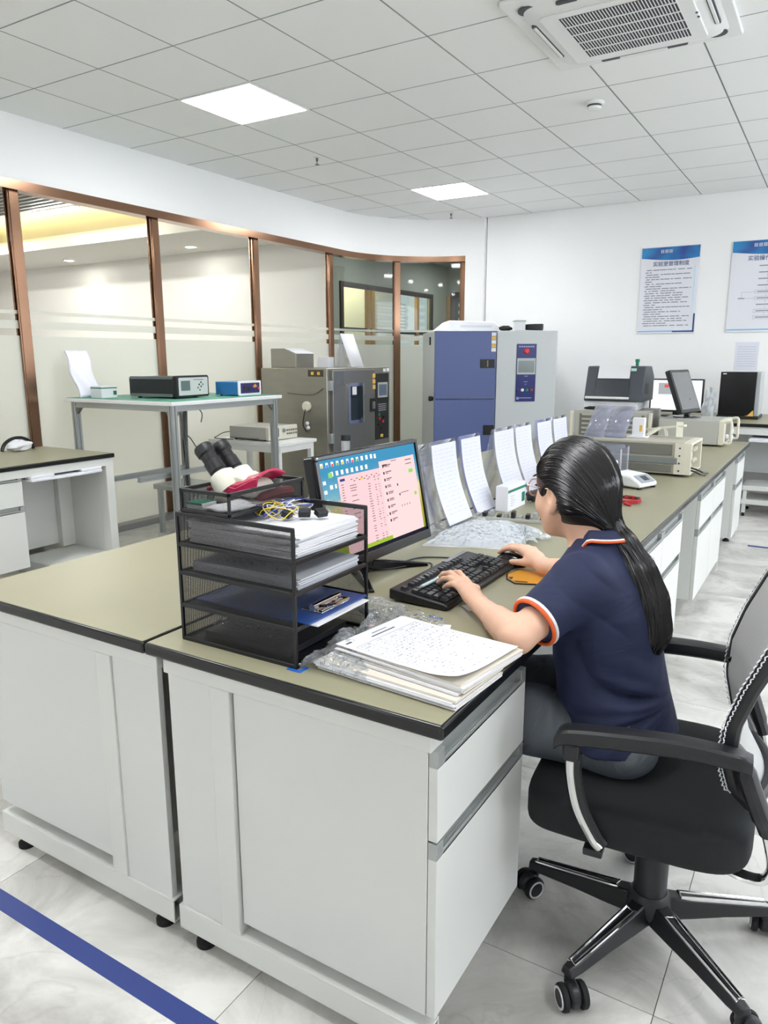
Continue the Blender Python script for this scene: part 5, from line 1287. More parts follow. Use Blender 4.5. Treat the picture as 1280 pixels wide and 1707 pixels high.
# ------------------------------------------------------------------ keyboard
kb = thing('keyboard', 'black full size keyboard under the woman left hand', 'keyboard', (-.862, 1.815, T))
ky0, ky1, kx0, kx1 = 1.580, 2.034, -.948, -.778
mb = MB().prism([(kx0, T+.006), (kx0, T+.034), (kx0+.02, T+.034), (kx1-.012, T+.018), (kx1, T+.014), (kx1, T+.003), (kx1-.01, T)], ky0, ky1, 'y')
mb.build('case', BLACK, kb, bevel=.004)
MB().box((kx0+.002, ky0+.30, T+.034), (kx0+.018, ky1-.01, T+.0355)).build('indicator_strip', mat('kb_strip', (70, 72, 78), .3), kb)
KEY = mat('keycap_black', (44, 45, 48), .3); KEYM = {}
def key(y, row, w=1.0, d=1.0):
    """row 0 is nearest the typist"""
    u = .01895
    cx = kx1-.020-row*.0205-(.012 if row == 5 else 0); zc = T+.0195+(kx1-cx)*.094
    k_ = (round(w, 2), round(d, 2))
    if k_ not in KEYM:
        W2_, D2_ = u*w-.002, .0205*d-.0025
        b_ = MB(); i = .0022
        b_.add([(-D2_/2, -W2_/2, 0), (D2_/2, -W2_/2, 0), (D2_/2, W2_/2, 0), (-D2_/2, W2_/2, 0), (-D2_/2+i, -W2_/2+i, .008), (D2_/2-i*1.3, -W2_/2+i, .0075), (D2_/2-i*1.3, W2_/2-i, .0075), (-D2_/2+i, W2_/2-i, .008)],
               [(3, 2, 1, 0), (4, 5, 6, 7), (0, 1, 5, 4), (1, 2, 6, 5), (2, 3, 7, 6), (3, 0, 4, 7)])
        o = b_.build('key', KEY, kb, world=False, smooth=0); KEYM[k_] = o.data
    else:
        o = bpy.data.objects.new('key', KEYM[k_]); col.objects.link(o); o.parent = kb
    o.location = Vector((cx-(.0205*(d-1)/2), y+u*w/2, zc))-Vector((-.862, 1.815, T)); o.rotation_euler = (0, R(5.4), 0)
rows = {5: [1, 0, 1, 1, 1, 1, -.5, 1, 1, 1, 1, -.5, 1, 1, 1, 1], 4: [1]*13+[2], 3: [1.5]+[1]*12+[1.5], 2: [1.75]+[1]*11+[2.25], 1: [2.25]+[1]*10+[2.75], 0: [1.25, 1.25, 1.25, 6.25, 1.25, 1.25, 1.25, 1.25]}
u = .01895; ys_ = ky0+.011
for r_, ws in rows.items():
    y = ys_
    for w in ws:
        if w == 0: y += u; continue
        if w < 0: y += -w*u; continue
        key(y, r_, w); y += w*u
for r_, n3 in ((5, 3), (4, 3), (3, 3), (1, 1), (0, 3)):
    for k in range(n3): key(ys_+u*(15.35+k+(1 if n3 == 1 else 0)), r_)
yn = ys_+u*18.7
for r_ in (4, 3, 2, 1):
    for k in range(3): key(yn+u*k, r_)
key(yn, 0, 2); key(yn+2*u, 0); key(yn+3*u, 4); key(yn+3*u, 2, 1, 2); key(yn+3*u, 0, 1, 2)
pn = thing('pen', 'pale blue ballpoint pen lying across the keyboard', 'pen', (-.867, 1.67, .805))
pa, pb_ = Vector((-.872, 1.607, .8085)), Vector((-.862, 1.738, .8105)); dd = (pb_-pa)
MB().cyl(pa+dd*.08, pb_, .0042, n=12).build('barrel', mat('pen_blue_white', (196, 222, 228), .3, noise=.02), pn)
MB().cyl(pa, pa+dd*.08, .0012, .0042, n=12).build('tip', ALU, pn)
MB().cyl(pa+dd*.66, pb_+dd*.01, .0052, n=12).build('cap', mat('pen_white', (232, 236, 238), .3), pn)
# mouse and pad
MX, MY = -.805, 2.072
pd = thing('mouse_pad', 'small orange card with black border under the mouse hand', 'mouse pad', (-.70, 1.99, T))
pp = [(-.775, 1.96), (-.757, 1.915), (-.72, 1.885), (-.60, 1.93), (-.585, 2.02), (-.70, 2.05), (-.76, 2.02)]
MB().prism(pp, T+.0002, T+.003).build('border', BLACK, pd)
cxp, cyp = sum(a for a, b in pp)/7, sum(b for a, b in pp)/7
MB().prism([(cxp+(a-cxp)*.93, cyp+(b-cyp)*.93) for a, b in pp], T+.003, T+.0036).build('surface', mat('pad_orange', (214, 150, 42), .5, noise=.05), pd)
MB().prism([(-.757, 1.932), (-.745, 1.915), (-.74, 1.917), (-.745, 1.94)], T+.0036, T+.004).prism([(-.73, 1.905), (-.72, 1.897), (-.69, 1.908), (-.692, 1.916)], T+.0036, T+.004).build('printed_mark', BLACK, pd)
ms2 = thing('computer_mouse', 'black computer mouse under the right hand', 'mouse', (MX, MY, T))
MAng = R(-18)
def mouse(u, v):
    a = 2*math.pi*u; r_ = math.sin(math.pi/2*(1-v))**.55 if v < 1 else 0.0
    x = .055*math.cos(a)*r_; y = .031*math.sin(a)*r_*(1-.12*math.cos(a)); z = .002+.036*math.sin(math.pi/2*v)*(1-.25*(math.cos(a)*r_ < 0)*(-math.cos(a)*r_))
    return Vector((x, y, z))
MB().grid(mouse, 28, 12, True).build('shell', BLACKG, ms2, world=False)
ms2.rotation_euler = (0, 0, MAng)
MB().cyl((-.034, -.004, .0275), (-.034, .004, .0275), .008, n=12).build('scroll_wheel', RUB, ms2, world=False)

# ------------------------------------------------------------------ document piles at the bench corner
def pile(name, label, c, ang, w, d, z0, layers, top_bow=0.0):
    t = thing(name, label, 'paper stack', (c[0], c[1], z0), R(ang))
    z = z0; rs = random.Random(int(1000*z0)+layers)
    for k in range(layers):
        th = rs.uniform(.0025, .0055); a = R(rs.uniform(-1.6, 1.6)); ox, oy = rs.uniform(-.006, .006), rs.uniform(-.006, .006)
        M = Matrix.Translation((ox, oy, z-z0)) @ Matrix.Rotation(a, 4, 'Z')
        MB().box((-w/2, -d/2, 0), (w/2, d/2, th*.93), M).build('sheaf', [PAPER, mat('paper_cream', (222, 214, 200), .8, noise=.02), PAPER][k % 3], t, world=False, smooth=0)
        z += th
    return t, z
p1, z1_ = pile('paper_stack', 'lower pile of white sheets jutting towards the bench corner', (-.685, 1.215), -5, .325, .185, T+.001, 5)
p2, z2_ = pile('paper_stack', 'upper pile of handwritten test forms tilted on the lower pile', (-.668, 1.262), -8, .312, .222, z1_+.001, 5)
M0 = Matrix.Translation((-.668, 1.262, z2_+.0004)) @ Matrix.Rotation(R(-8.5), 4, 'Z')
def page(u, v, lift=0.0):
    x = -.152+.304*u; y = -.11+.22*v
    c_ = max(0, (u-.72)/.28)*max(0, (.5-v)/.5)
    return M0 @ Vector((x+.0*c_, y, .0015+.012*c_*c_+.004*u*u+lift))
tp_ = MB().grid(lambda u, v: page(u, v), 22, 16).build('top_form', PAPER, p2)
mb = MB()
def strip(u0, v0, u1, v1):
    n_ = 5; vs2 = []
    for k in range(n_): vs2.append(page(u0+(u1-u0)*k/(n_-1), v0, .0004))
    for k in range(n_): vs2.append(page(u0+(u1-u0)*k/(n_-1), v1, .0004))
    mb.add(vs2, [(k, k+1, n_+k+1, n_+k) for k in range(n_-1)])
for k in range(22):                       # ruled lines run across the short side
    uu = .16+.036*k; strip(uu, .06, uu+.0016, .95)
strip(.155, .05, .16, .955); strip(.955, .05, .958, .955); strip(.16, .048, .957, .053); strip(.16, .95, .957, .955)
for vv in (.2, .36, .52, .68, .82): strip(.16, vv, .55, vv+.003)
mb.build('form_lines', mat('form_line', (176, 178, 188), .8, noise=.03), p2, recalc=False)
mb = MB(); rs = random.Random(3)
for k in range(22):
    uu = .17+.036*k
    for q in range(16):
        if rs.random() < (.78 if k < 12 else .3):
            v0 = .07+.055*q+rs.uniform(0, .02)
            for w_ in range(rs.randint(1, 3)):
                strip(uu+.004+rs.uniform(0, .006), v0+.014*w_, uu+.010+rs.uniform(0, .009), v0+.014*w_+rs.uniform(.004, .010))
strip(.10, .35, .115, .70); strip(.06, .42, .07, .64); strip(.055, .05, .075, .13)
mb2 = mb.build('handwriting', mat('pen_ink', (92, 94, 112), .8, noise=.1), p2, recalc=False); mb2['kind'] = 'stuff'
# crinkled clear bag around the piles
pbg = thing('clear_plastic_bag', 'crinkled clear plastic bag between the tray tower and the paper piles', 'plastic bag', (-.90, 1.30, T))
BG = np.random.default_rng(5).uniform(-1, 1, (3, 40, 64))
def bagf(u, v):
    i, j = round(u*31), round(v*55)
    x = -.995+.13*u+.05*u*(1-v); y = 1.115+.42*v
    if v < .66: x = max(x+.10*(1-v), -.880+.012*u*4)
    h = .045*math.sin(math.pi*min(1, u))**.5*(.35+.65*math.sin(math.pi*v)**.6)
    e = 0 if u < .01 or u > .99 else 1
    return Vector((x+.006*BG[0, i, j], y+.006*BG[1, i, j], T+.003+max(0, h*(.75+.25*math.sin(19*v+7*u)))+e*.008*(1+BG[2, i, j])*.5))
MB().grid(bagf, 32, 56).build('film', FILM, pbg, smooth=0)
def bag2(u, v):
    x = -.90+.16*u; y = 1.44+.10*v-.03*u
    return Vector((x, y, T+.002+.012*abs(math.sin(9*u+4*v))*abs(math.sin(5*v+3))))
MB().grid(bag2, 20, 14).build('flap', FILM, pbg)
BT = mat('blue_corner_tape', (28, 96, 196), .5, noise=.03)
tag(setbase(MB().box((-.905, 1.099, T+.0002), (-.868, 1.108, T+.0008)).box((-.877, 1.108, T+.0002), (-.868, 1.130, T+.0008)).build('corner_mark', BT), (-.885, 1.11, T)), 'blue tape corner mark at the foot of the tray tower', 'tape mark')
tag(setbase(MB().box((-.805, 1.524, T+.0002), (-.765, 1.534, T+.0008)).build('corner_mark', BT), (-.785, 1.53, T)), 'short blue tape mark below the keyboard near corner', 'tape mark')
tag(setbase(MB().box((-.862, 2.13, T+.0002), (-.83, 2.14, T+.0008)).build('corner_mark', mat('violet_tape', (110, 100, 190), .5)), (-.845, 2.135, T)), 'small violet tape mark behind the mouse', 'tape mark')
for k, (x, y, a) in enumerate([(-.735, 1.475, 20), (-.742, 1.64, 50)]):
    t = tag(MB().box((-.016, -.022, 0), (.016, .022, .001)).build('paper_scrap', PAPER), ['torn white paper scrap on the worktop between form pile and forearm', 'folded white paper scrap under the left wrist'][k], 'paper scrap')
    t.location = (x, y, T+.0003); t.rotation_euler = (0, 0, R(a))
# ------------------------------------------------------------------ office chair
HX, HY = -.262, 1.655
ch_ = thing('office_chair', 'black office chair with grey mesh back and chrome trimmed five star base', 'office chair', (HX, HY, 0))
CHB = mat('chair_black_plastic', (26, 27, 30), .42, bump=.04)
FAB = mat('chair_black_fabric', (20, 24, 26), .85, noise=.12, nscale=60, bump=.25, bscale=600)
CY = 1.685
def sgnp(v, p): return math.copysign(abs(v)**p, v)
def superell(c, r, e1, e2, warp=None):
    def fn(u, v):
        a, b = 2*math.pi*u, math.pi*(v-.5)*.9985
        p = Vector((c[0]+r[0]*sgnp(math.cos(b), e1)*sgnp(math.cos(a), e2), c[1]+r[1]*sgnp(math.cos(b), e1)*sgnp(math.sin(a), e2), c[2]+r[2]*sgnp(math.sin(b), e1)))
        return warp(p) if warp else p
    return fn
def seatwarp(p):
    t = (p.x+.30)/.24
    if t < -.55: p.z -= .055*(-.55-t)**1.5
    r_ = ((p.y-CY)/.26)
    p.z += .010*r_*r_*(1 if p.z > .41 else 0)
    return p
MB().grid(superell((-.298, CY, .408), (.238, .262, .048), .35, .38, seatwarp), 56, 24, True).build('seat', FAB, ch_)
MB().prism([(-.42, 1.52), (-.16, 1.52), (-.16, 1.80), (-.42, 1.80)], .335, .362).build('seat_plate', CHB, ch_, bevel=.01)
MB().lathe([(.026, .20), (.026, .345)], (HX, HY, 0), 24).lathe([(.033, .19), (.033, .27), (.030, .275)], (HX, HY, 0), 24).lathe([(.038, .10), (.0385, .235), (.035, .24)], (HX, HY, 0), 24).build('gas_lift', CHB, ch_)
MB().lathe([(.045, .075), (.052, .095), (.050, .125), (.040, .14)], (HX, HY, 0), 24).build('hub', CHB, ch_)
for k in range(5):
    a = R(171+72*k); d_ = Vector((math.cos(a), math.sin(a), 0)); n_ = Vector((-d_.y, d_.x, 0)); O = Vector((HX, HY, 0)); L = .30
    def sect(t, w, zt, zb, mb, out):
        p = O+d_*t; out += [p+n_*w+Vector((0, 0, zb)), p-n_*w+Vector((0, 0, zb)), p-n_*w*.62+Vector((0, 0, zt)), p+n_*w*.62+Vector((0, 0, zt))]
    mb = MB(); vs2 = []; st_ = [(.03, .030, .128, .075), (.09, .026, .118, .072), (.18, .022, .106, .072), (.27, .020, .096, .070), (.305, .016, .090, .070)]
    for s_ in st_: sect(*s_, mb, vs2)
    fs2 = [(0, 1, 2, 3), (4*len(st_)-1, 4*len(st_)-2, 4*len(st_)-3, 4*len(st_)-4)]
    for i in range(len(st_)-1):
        for j in range(4): fs2.append((4*i+j, 4*i+(j+1) % 4, 4*i+4+(j+1) % 4, 4*i+4+j))
    lg = mb.add(vs2, fs2).build('leg', CHB, ch_, bevel=.004)
    # chrome loop inlay on the leg
    lp = []
    for s2, t0, t1 in ((1, .075, .285), (-1, .285, .075)):
        for i in range(9):
            t = t0+(t1-t0)*i/8; w = .0115-.02*(t-.07); zt = .1205-(t-.075)*.122
            lp.append(O+d_*t+n_*w*s2+Vector((0, 0, zt)))
    MB().tube(lp, .0048, 8, closed=True).build('chrome_inlay', CHROME, lg)
    # caster
    c0 = O+d_*.292; sw = Vector((math.cos(a+1.1), math.sin(a+1.1), 0)); ax = Vector((-sw.y, sw.x, 0))
    cc0 = c0+sw*.018
    cs = MB().cyl(c0+Vector((0, 0, .05)), c0+Vector((0, 0, .078)), .012, n=12).build('caster', CHB, ch_)
    MB().lathe([(.020, -.014), (.024, -.012), (.0285, -.006), (.0285, .006), (.024, .012), (.020, .014)], cc0+Vector((0, 0, .034)), 24, ax).build('caster_fork', CHB, cs)
    for s2 in (-1, 1):
        q = cc0+Vector((0, 0, .029))+ax*s2*.014
        wh = MB().lathe([(.023, 0), (.029, .003), (.029, .012), (.026, .016)], q, 26, ax*s2).build('wheel', RUB, cs)
        MB().lathe([(.0235, .0155), (.0235, .018), (.019, .018), (.019, .0155)], q, 26, ax*s2, caps=False).build('white_ring', mat('caster_ring', (226, 228, 230), .3), wh)
        MB().lathe([(.019, .015), (.017, .0185)], q, 22, ax*s2).build('hub_cap', CHB, wh)
# arms
for s2, ya in ((-1, 1.405), (1, 1.965)):
    pts = spline([(-.452, ya, .612), (-.43, ya, .628), (-.34, ya, .640), (-.22, ya+.006*s2*-1, .648), (-.12, ya-.010*s2, .645), (-.085, ya-.02*s2, .635)], 6)
    mb = MB(); n2 = len(pts); vs2 = []
    for i, p in enumerate(pts):
        t = i/(n2-1); w = .026*(1-.25*t); h = .016+.004*math.sin(math.pi*t)
        for a in range(12):
            an = 2*math.pi*a/12; vs2.append((p.x, p.y+w*sgnp(math.cos(an), .5), p.z+h*sgnp(math.sin(an), .6)))
    fs2 = [tuple(range(12)), tuple(reversed(range((n2-1)*12, n2*12)))]
    for i in range(n2-1):
        for a in range(12): fs2.append((i*12+a, (i+1)*12+a, (i+1)*12+(a+1) % 12, i*12+(a+1) % 12))
    ar = mb.add(vs2, fs2).build('armrest', CHB, ch_)
    MB().cbox((-.418, ya, .595), (.034, .036, .04)).build('arm_socket', CHB, ar, bevel=.006)
    sup = spline([(-.418, ya, .592), (-.416, ya, .54), (-.400, ya-.002*s2, .47), (-.368, ya-.008*s2, .405), (-.352, ya-.012*s2, .385)], 6)
    MB().tube(sup, .016, 10, flat=.75).build('chrome_support', CHROME, ar)
    MB().tube([p+Vector((.012, 0, 0)) for p in sup[:-2]], .009, 8, flat=1.1).build('support_back', CHB, ar)
    MB().box((-.385, min(ya, CY+.20*s2), .36), (-.345, max(ya, CY+.20*s2), .376)).build('support_bracket', CHB, ar, bevel=.003)
# back
def bx(z): return float(np.interp(z, [.46, .50, .55, .62, .70, .78, .90, 1.0, 1.08], [-.055, -.078, -.110, -.128, -.124, -.100, -.050, -.004, .034]))
HWB = .245
def hw(z): return float(np.interp(z, [.48, .55, .65, .80, 1.08], [.15, .205, .24, .25, .235]))
def backp(u, v):
    z = .495+.575*v; s2 = 2*u-1
    return Vector((bx(z)+.040*(1-s2*s2)-.012, CY+hw(z)*s2, z))
def meshfab():
    m, nt, b = newmat('grey_mesh_fabric')
    tc = N(nt, 'ShaderNodeTexCoord'); sp = N(nt, 'ShaderNodeSeparateXYZ'); nt.links.new(tc.outputs['Object'], sp.inputs[0])
    def sn(k, o):
        q = N(nt, 'ShaderNodeMath', operation='MULTIPLY'); q.inputs[1].default_value = k; nt.links.new(o, q.inputs[0])
        s_ = N(nt, 'ShaderNodeMath', operation='SINE'); nt.links.new(q.outputs[0], s_.inputs[0]); return s_.outputs[0]
    p = N(nt, 'ShaderNodeMath', operation='MULTIPLY'); nt.links.new(sn(2*math.pi/.006, sp.outputs[1]), p.inputs[0]); nt.links.new(sn(2*math.pi/.005, sp.outputs[2]), p.inputs[1])
    mr = N(nt, 'ShaderNodeMapRange'); mr.inputs['From Min'].default_value = -1; nt.links.new(p.outputs[0], mr.inputs[0])
    cr = N(nt, 'ShaderNodeValToRGB'); e = cr.color_ramp.elements; e[0].color = C(128, 129, 128); e[1].color = C(214, 214, 210); e[0].position = .2; e[1].position = .75
    nt.links.new(mr.outputs[0], cr.inputs[0]); nt.links.new(cr.outputs[0], b.inputs['Base Color']); b.inputs['Roughness'].default_value = .7
    return m
bk = MB().grid(backp, 26, 40).build('backrest', meshfab(), ch_, solid=.004)
for s2 in (0, 1):
    edge = [backp(s2, v/30)+Vector((.012, 0, 0)) for v in range(31)]
    MB().tube(edge, .016, 10, flat=.9).build('back_frame', CHB, bk)
    zp = MB()
    for k in range(44):
        a = backp(s2, .08+.9*k/44); b = backp(s2, .08+.9*(k+.8)/44); o2 = Vector((-.006, -.008*(1 if s2 == 0 else -1), 0))
        zp.tube([a+o2, (a+b)/2+o2+Vector((-.003, -.005, 0)), b+o2], .0014, 4); zp.tube([a+o2+Vector((.006, -.008, 0)), (a+b)/2+o2+Vector((.004, -.004, 0)), b+o2+Vector((.006, -.008, 0))], .0014, 4)
    o = zp.build('edge_stitching', PAPER, bk); o['kind'] = 'stuff'
    y = CY+(-1 if s2 == 0 else 1)*.235
    ys2 = 1 if s2 == 0 else -1
    MB().tube(spline([(-.135, y, .66), (-.105, y, .63), (-.085, y, .58), (-.062, y+.01*ys2, .52), (-.045, y+.02*ys2, .475)], 5), [.020]*8+[.024]*9+[.020]*4, 10, flat=.8).build('back_bracket', CHB, bk)
    MB().tube(spline([(-.048, y+.02*ys2, .48), (-.035, y+.025*ys2, .43), (-.030, y+.03*ys2, .385), (-.045, y+.04*ys2, .355), (-.09, y+.055*ys2, .346), (-.16, y+.09*ys2, .345)], 6), .0125, 10, flat=.8).build('chrome_bar', CHROME, bk)
MB().tube([backp(u_/12, 1)+Vector((.01, 0, 0)) for u_ in range(13)], .016, 10).build('back_frame', CHB, bk)
MB().tube([backp(u_/12, 0)+Vector((.01, 0, 0)) for u_ in range(13)], .013, 10).build('back_frame', CHB, bk)

ch_.rotation_euler = (0, 0, R(5.5))
# ------------------------------------------------------------------ signed distance modelling for the figure
class Field:
    def __init__(s, lo, hi, h):
        s.lo = np.array(lo, float); s.h = h; s.n = np.ceil((np.array(hi)-s.lo)/h).astype(int)+1
        s.d = np.full(s.n, 9.0, np.float32)
    def sub(s, lo, hi):
        a = np.clip(np.floor((np.array(lo)-s.lo)/s.h).astype(int), 0, s.n); b = np.clip(np.ceil((np.array(hi)-s.lo)/s.h).astype(int)+1, 0, s.n)
        ax = [(s.lo[i]+s.h*np.arange(a[i], b[i])).astype(np.float32) for i in range(3)]
        return tuple(slice(a[i], b[i]) for i in range(3)), np.meshgrid(*ax, indexing='ij', sparse=True)
    def join(s, sl, d, k):
        c = s.d[sl]
        if k <= 0: s.d[sl] = np.minimum(c, d); return
        h = np.clip(k-np.abs(c-d), 0, None)/k; s.d[sl] = np.minimum(c, d)-h*h*k*.25
    def cut(s, sl, d, k):
        c = s.d[sl]; d = -d; h = np.clip(k-np.abs(c-d), 0, None)/k; s.d[sl] = np.maximum(c, d)+h*h*k*.25
    def cone(s, a, b, ra, rb, k=.01, cut=False):
        a, b = np.array(a, float), np.array(b, float); m = max(ra, rb)+k+2*s.h
        sl, (X, Y, Z) = s.sub(np.minimum(a, b)-m, np.maximum(a, b)+m)
        d = b-a; L = float(d @ d)+1e-12
        t = np.clip(((X-a[0])*d[0]+(Y-a[1])*d[1]+(Z-a[2])*d[2])/L, 0, 1)
        q = np.sqrt((X-a[0]-t*d[0])**2+(Y-a[1]-t*d[1])**2+(Z-a[2]-t*d[2])**2)-(ra+(rb-ra)*t)
        (s.cut if cut else s.join)(sl, q.astype(np.float32), k)
    def ell(s, c, r, F=None, k=.01, cut=False):
        """ellipsoid; F = 3x3 rows of local axes"""
        c, r = np.array(c, float), np.array(r, float); m = max(r)+k+2*s.h
        sl, (X, Y, Z) = s.sub(c-m, c+m)
        F = np.eye(3) if F is None else np.array(F)
        x, y, z = X-c[0], Y-c[1], Z-c[2]
        p = [(F[i][0]*x+F[i][1]*y+F[i][2]*z) for i in range(3)]
        k0 = np.sqrt(sum((p[i]/r[i])**2 for i in range(3))); k1 = np.sqrt(sum((p[i]/r[i]**2)**2 for i in range(3)))+1e-6
        q = k0*(k0-1)/k1
        (s.cut if cut else s.join)(sl, q.astype(np.float32), k)
    def path(s, pts, rs, k=.01):
        for i in range(len(pts)-1): s.cone(pts[i], pts[i+1], rs[i], rs[i+1], k)
    def loft(s, zs_, cx, cy, a, b, k=.02):
        """upright body of elliptical sections given by height"""
        lo = (min(cx)-max(a)-.05, min(cy)-max(b)-.05, zs_[0]-.05); hi = (max(cx)+max(a)+.05, max(cy)+max(b)+.05, zs_[-1]+.05)
        sl, (X, Y, Z) = s.sub(lo, hi)
        z = np.clip(Z, zs_[0], zs_[-1]); f = lambda v: np.interp(z.ravel(), zs_, v).reshape(z.shape)
        A, B = f(a), f(b); x, y = X-f(cx), Y-f(cy)
        k0 = np.sqrt((x/A)**2+(y/B)**2); k1 = np.sqrt((x/A**2)**2+(y/B**2)**2)+1e-6
        q = k0*(k0-1)/k1
        q = np.where(k0 < .2, -np.minimum(A, B)*.9, q)
        dz = np.maximum(zs_[0]-Z, Z-zs_[-1]); q = np.where(dz > 0, np.sqrt(np.maximum(q, 0)**2+dz**2), np.maximum(q, dz))
        s.join(sl, q.astype(np.float32), k)
    def mesh(s):
        d = s.d; ins = d < 0; n = s.n
        def corner(i, j, k): return ins[i:n[0]-1+i, j:n[1]-1+j, k:n[2]-1+k]
        cnt = sum(corner(i, j, k).astype(np.uint8) for i in (0, 1) for j in (0, 1) for k in (0, 1))
        act = np.argwhere((cnt > 0) & (cnt < 8))
        idx = np.full(tuple(n-1), -1, np.int32); idx[act[:, 0], act[:, 1], act[:, 2]] = np.arange(len(act))
        acc = np.zeros((len(act), 3)); num = np.zeros(len(act))
        cs = [(i, j, k) for i in (0, 1) for j in (0, 1) for k in (0, 1)]
        val = {c: d[act[:, 0]+c[0], act[:, 1]+c[1], act[:, 2]+c[2]].astype(float) for c in cs}
        for c in cs:
            for ax in range(3):
                if c[ax]: continue
                e = list(c); e[ax] = 1; e = tuple(e); a, b = val[c], val[e]; m = (a < 0) != (b < 0)
                t = np.where(m, a/(a-b+1e-20), 0); p = np.tile(np.array(c, float), (len(act), 1)); p[:, ax] += t
                acc[m] += p[m]; num[m] += 1
        V = s.lo+s.h*(act+acc/num[:, None])
        faces = []
        for ax in range(3):
            a = [slice(1, n[i]-1) for i in range(3)]; a[ax] = slice(0, n[ax]-1); b = list(a); b[ax] = slice(1, n[ax])
            A, B = ins[tuple(a)], ins[tuple(b)]; e = np.argwhere(A != B)
            if not len(e): continue
            o = np.array([1, 1, 1]); o[ax] = 0; g = e+o
            u, w = (ax+1) % 3, (ax+2) % 3
            def cell(du, dw):
                q = g.copy(); q[:, u] -= du; q[:, w] -= dw; return idx[q[:, 0], q[:, 1], q[:, 2]]
            F = np.stack([cell(1, 1), cell(0, 1), cell(0, 0), cell(1, 0)], 1)
            fl = ~A[e[:, 0], e[:, 1], e[:, 2]]; F[fl] = F[fl][:, ::-1]
            faces.append(F)
        F = np.concatenate(faces); F = F[(F >= 0).all(1)]
        return V, F
def field_obj(name, fld, m, parent, smooth_it=2, disp=None):
    V, F = fld.mesh()
    # a little laplacian smoothing takes the voxel steps out
    for _ in range(smooth_it):
        acc = np.zeros_like(V); cn = np.zeros(len(V))
        for i in range(4):
            j = (i+1) % 4
            np.add.at(acc, F[:, i], V[F[:, j]]); np.add.at(cn, F[:, i], 1); np.add.at(acc, F[:, j], V[F[:, i]]); np.add.at(cn, F[:, j], 1)
        V = .45*V+.55*acc/np.maximum(cn, 1)[:, None]
    if disp is not None: V = disp(V)
    inv = np.array(chain(parent).inverted()) if parent is not None else np.eye(4)
    V = V @ inv[:3, :3].T+inv[:3, 3]
    me = bpy.data.meshes.new(name)
    me.vertices.add(len(V)); me.vertices.foreach_set('co', V.astype(np.float32).ravel())
    me.loops.add(4*len(F)); me.loops.foreach_set('vertex_index', F.astype(np.int32).ravel())
    me.polygons.add(len(F)); me.polygons.foreach_set('loop_start', np.arange(0, 4*len(F), 4, dtype=np.int32))
    me.update(calc_edges=True); me.validate()
    me.materials.append(m); me.shade_smooth()
    o = bpy.data.objects.new(name, me); col.objects.link(o); o.parent = parent
    return o

# ------------------------------------------------------------------ seated woman
pe = thing('person', 'seated woman with long black ponytail in a navy polo shirt typing', 'person', (-.36, 1.70, .45))
def skinmat():
    m, nt, b = newmat('skin')
    tc = N(nt, 'ShaderNodeTexCoord'); nz = N(nt, 'ShaderNodeTexNoise'); nz.inputs['Scale'].default_value = 14; nt.links.new(tc.outputs['Object'], nz.inputs['Vector'])
    mx = N(nt, 'ShaderNodeMix', data_type='RGBA'); mx.inputs['A'].default_value = C(226, 178, 150); mx.inputs['B'].default_value = C(238, 196, 168)
    nt.links.new(nz.outputs['Fac'], mx.inputs['Factor']); nt.links.new(mx.outputs['Result'], b.inputs['Base Color'])
    b.inputs['Roughness'].default_value = .5; b.inputs['Subsurface Weight'].default_value = .12; b.inputs['Subsurface Radius'].default_value = (.012, .005, .003); b.inputs['Subsurface Scale'].default_value = .5
    return m
SKIN = skinmat()
# head frame: f forward, l to her left (towards the camera), u up
phi, pit = R(26), R(-6)
HF = np.array([-math.cos(phi)*math.cos(pit), math.sin(phi)*math.cos(pit), math.sin(pit)])
HL = np.array([-math.sin(phi), -math.cos(phi), 0.0]); HU = np.cross(HF, HL); HU = HU if HU[2] > 0 else -HU
HC = np.array([-.530, 1.762, 1.078]); HR = np.stack([HF, HL, HU])
def hp(f, l, u): return HC+f*HF+l*HL+u*HU
SHL, SHR = np.array([-.452, 1.598, .885]), np.array([-.465, 1.885, .885])
ELL, WRL = np.array([-.532, 1.418, .806]), np.array([-.684, 1.572, .803])
ELR, WRR = np.array([-.50, 2.03, .800]), np.array([-.672, 1.990, .800])
fd = Field((-.92, 1.33, .42), (-.30, 2.19, 1.215), .0034)
# trunk under the clothes
fd.loft([.50, .60, .70, .80, .87, .91, .945], [-.385, -.392, -.41, -.43, -.445, -.452, -.462], [1.725]*7, [.095, .095, .095, .095, .085, .07, .05], [.14, .13, .13, .14, .15, .13, .07], .02)
# neck and head
fd.cone((-.448, 1.737, .915), hp(-.022, 0, -.075), .052, .047, .03)
fd.cone(hp(-.04, 0, -.07), (-.435, 1.735, .93), .045, .05, .03)
fd.ell(hp(-.008, 0, .014), (.096, .074, .098), HR, .01)
fd.ell(hp(.030, 0, -.040), (.064, .060, .080), HR, .03)
fd.ell(hp(.045, 0, -.085), (.042, .040, .034), HR, .025)
fd.ell(hp(.066, 0, -.105), (.018, .020, .016), HR, .02)
for s2 in (-1, 1):
    fd.ell(hp(.056, .033*s2, -.042), (.030, .026, .030), HR, .02)
    fd.cone(hp(.082, .018*s2, .022), hp(.070, .046*s2, .020), .009, .008, .012)
    fd.cone(hp(.010, .056*s2, -.055), hp(.048, .032*s2, -.100), .016, .014, .02)
fd.cone(hp(.084, 0, .012), hp(.104, 0, -.028), .007, .011, .012)
for s2 in (-1, 1): fd.ell(hp(.096, .011*s2, -.033), (.009, .007, .007), HR, .006)
fd.ell(hp(.087, 0, -.062), (.010, .020, .006), HR, .006); fd.ell(hp(.085, 0, -.074), (.010, .017, .007), HR, .006)
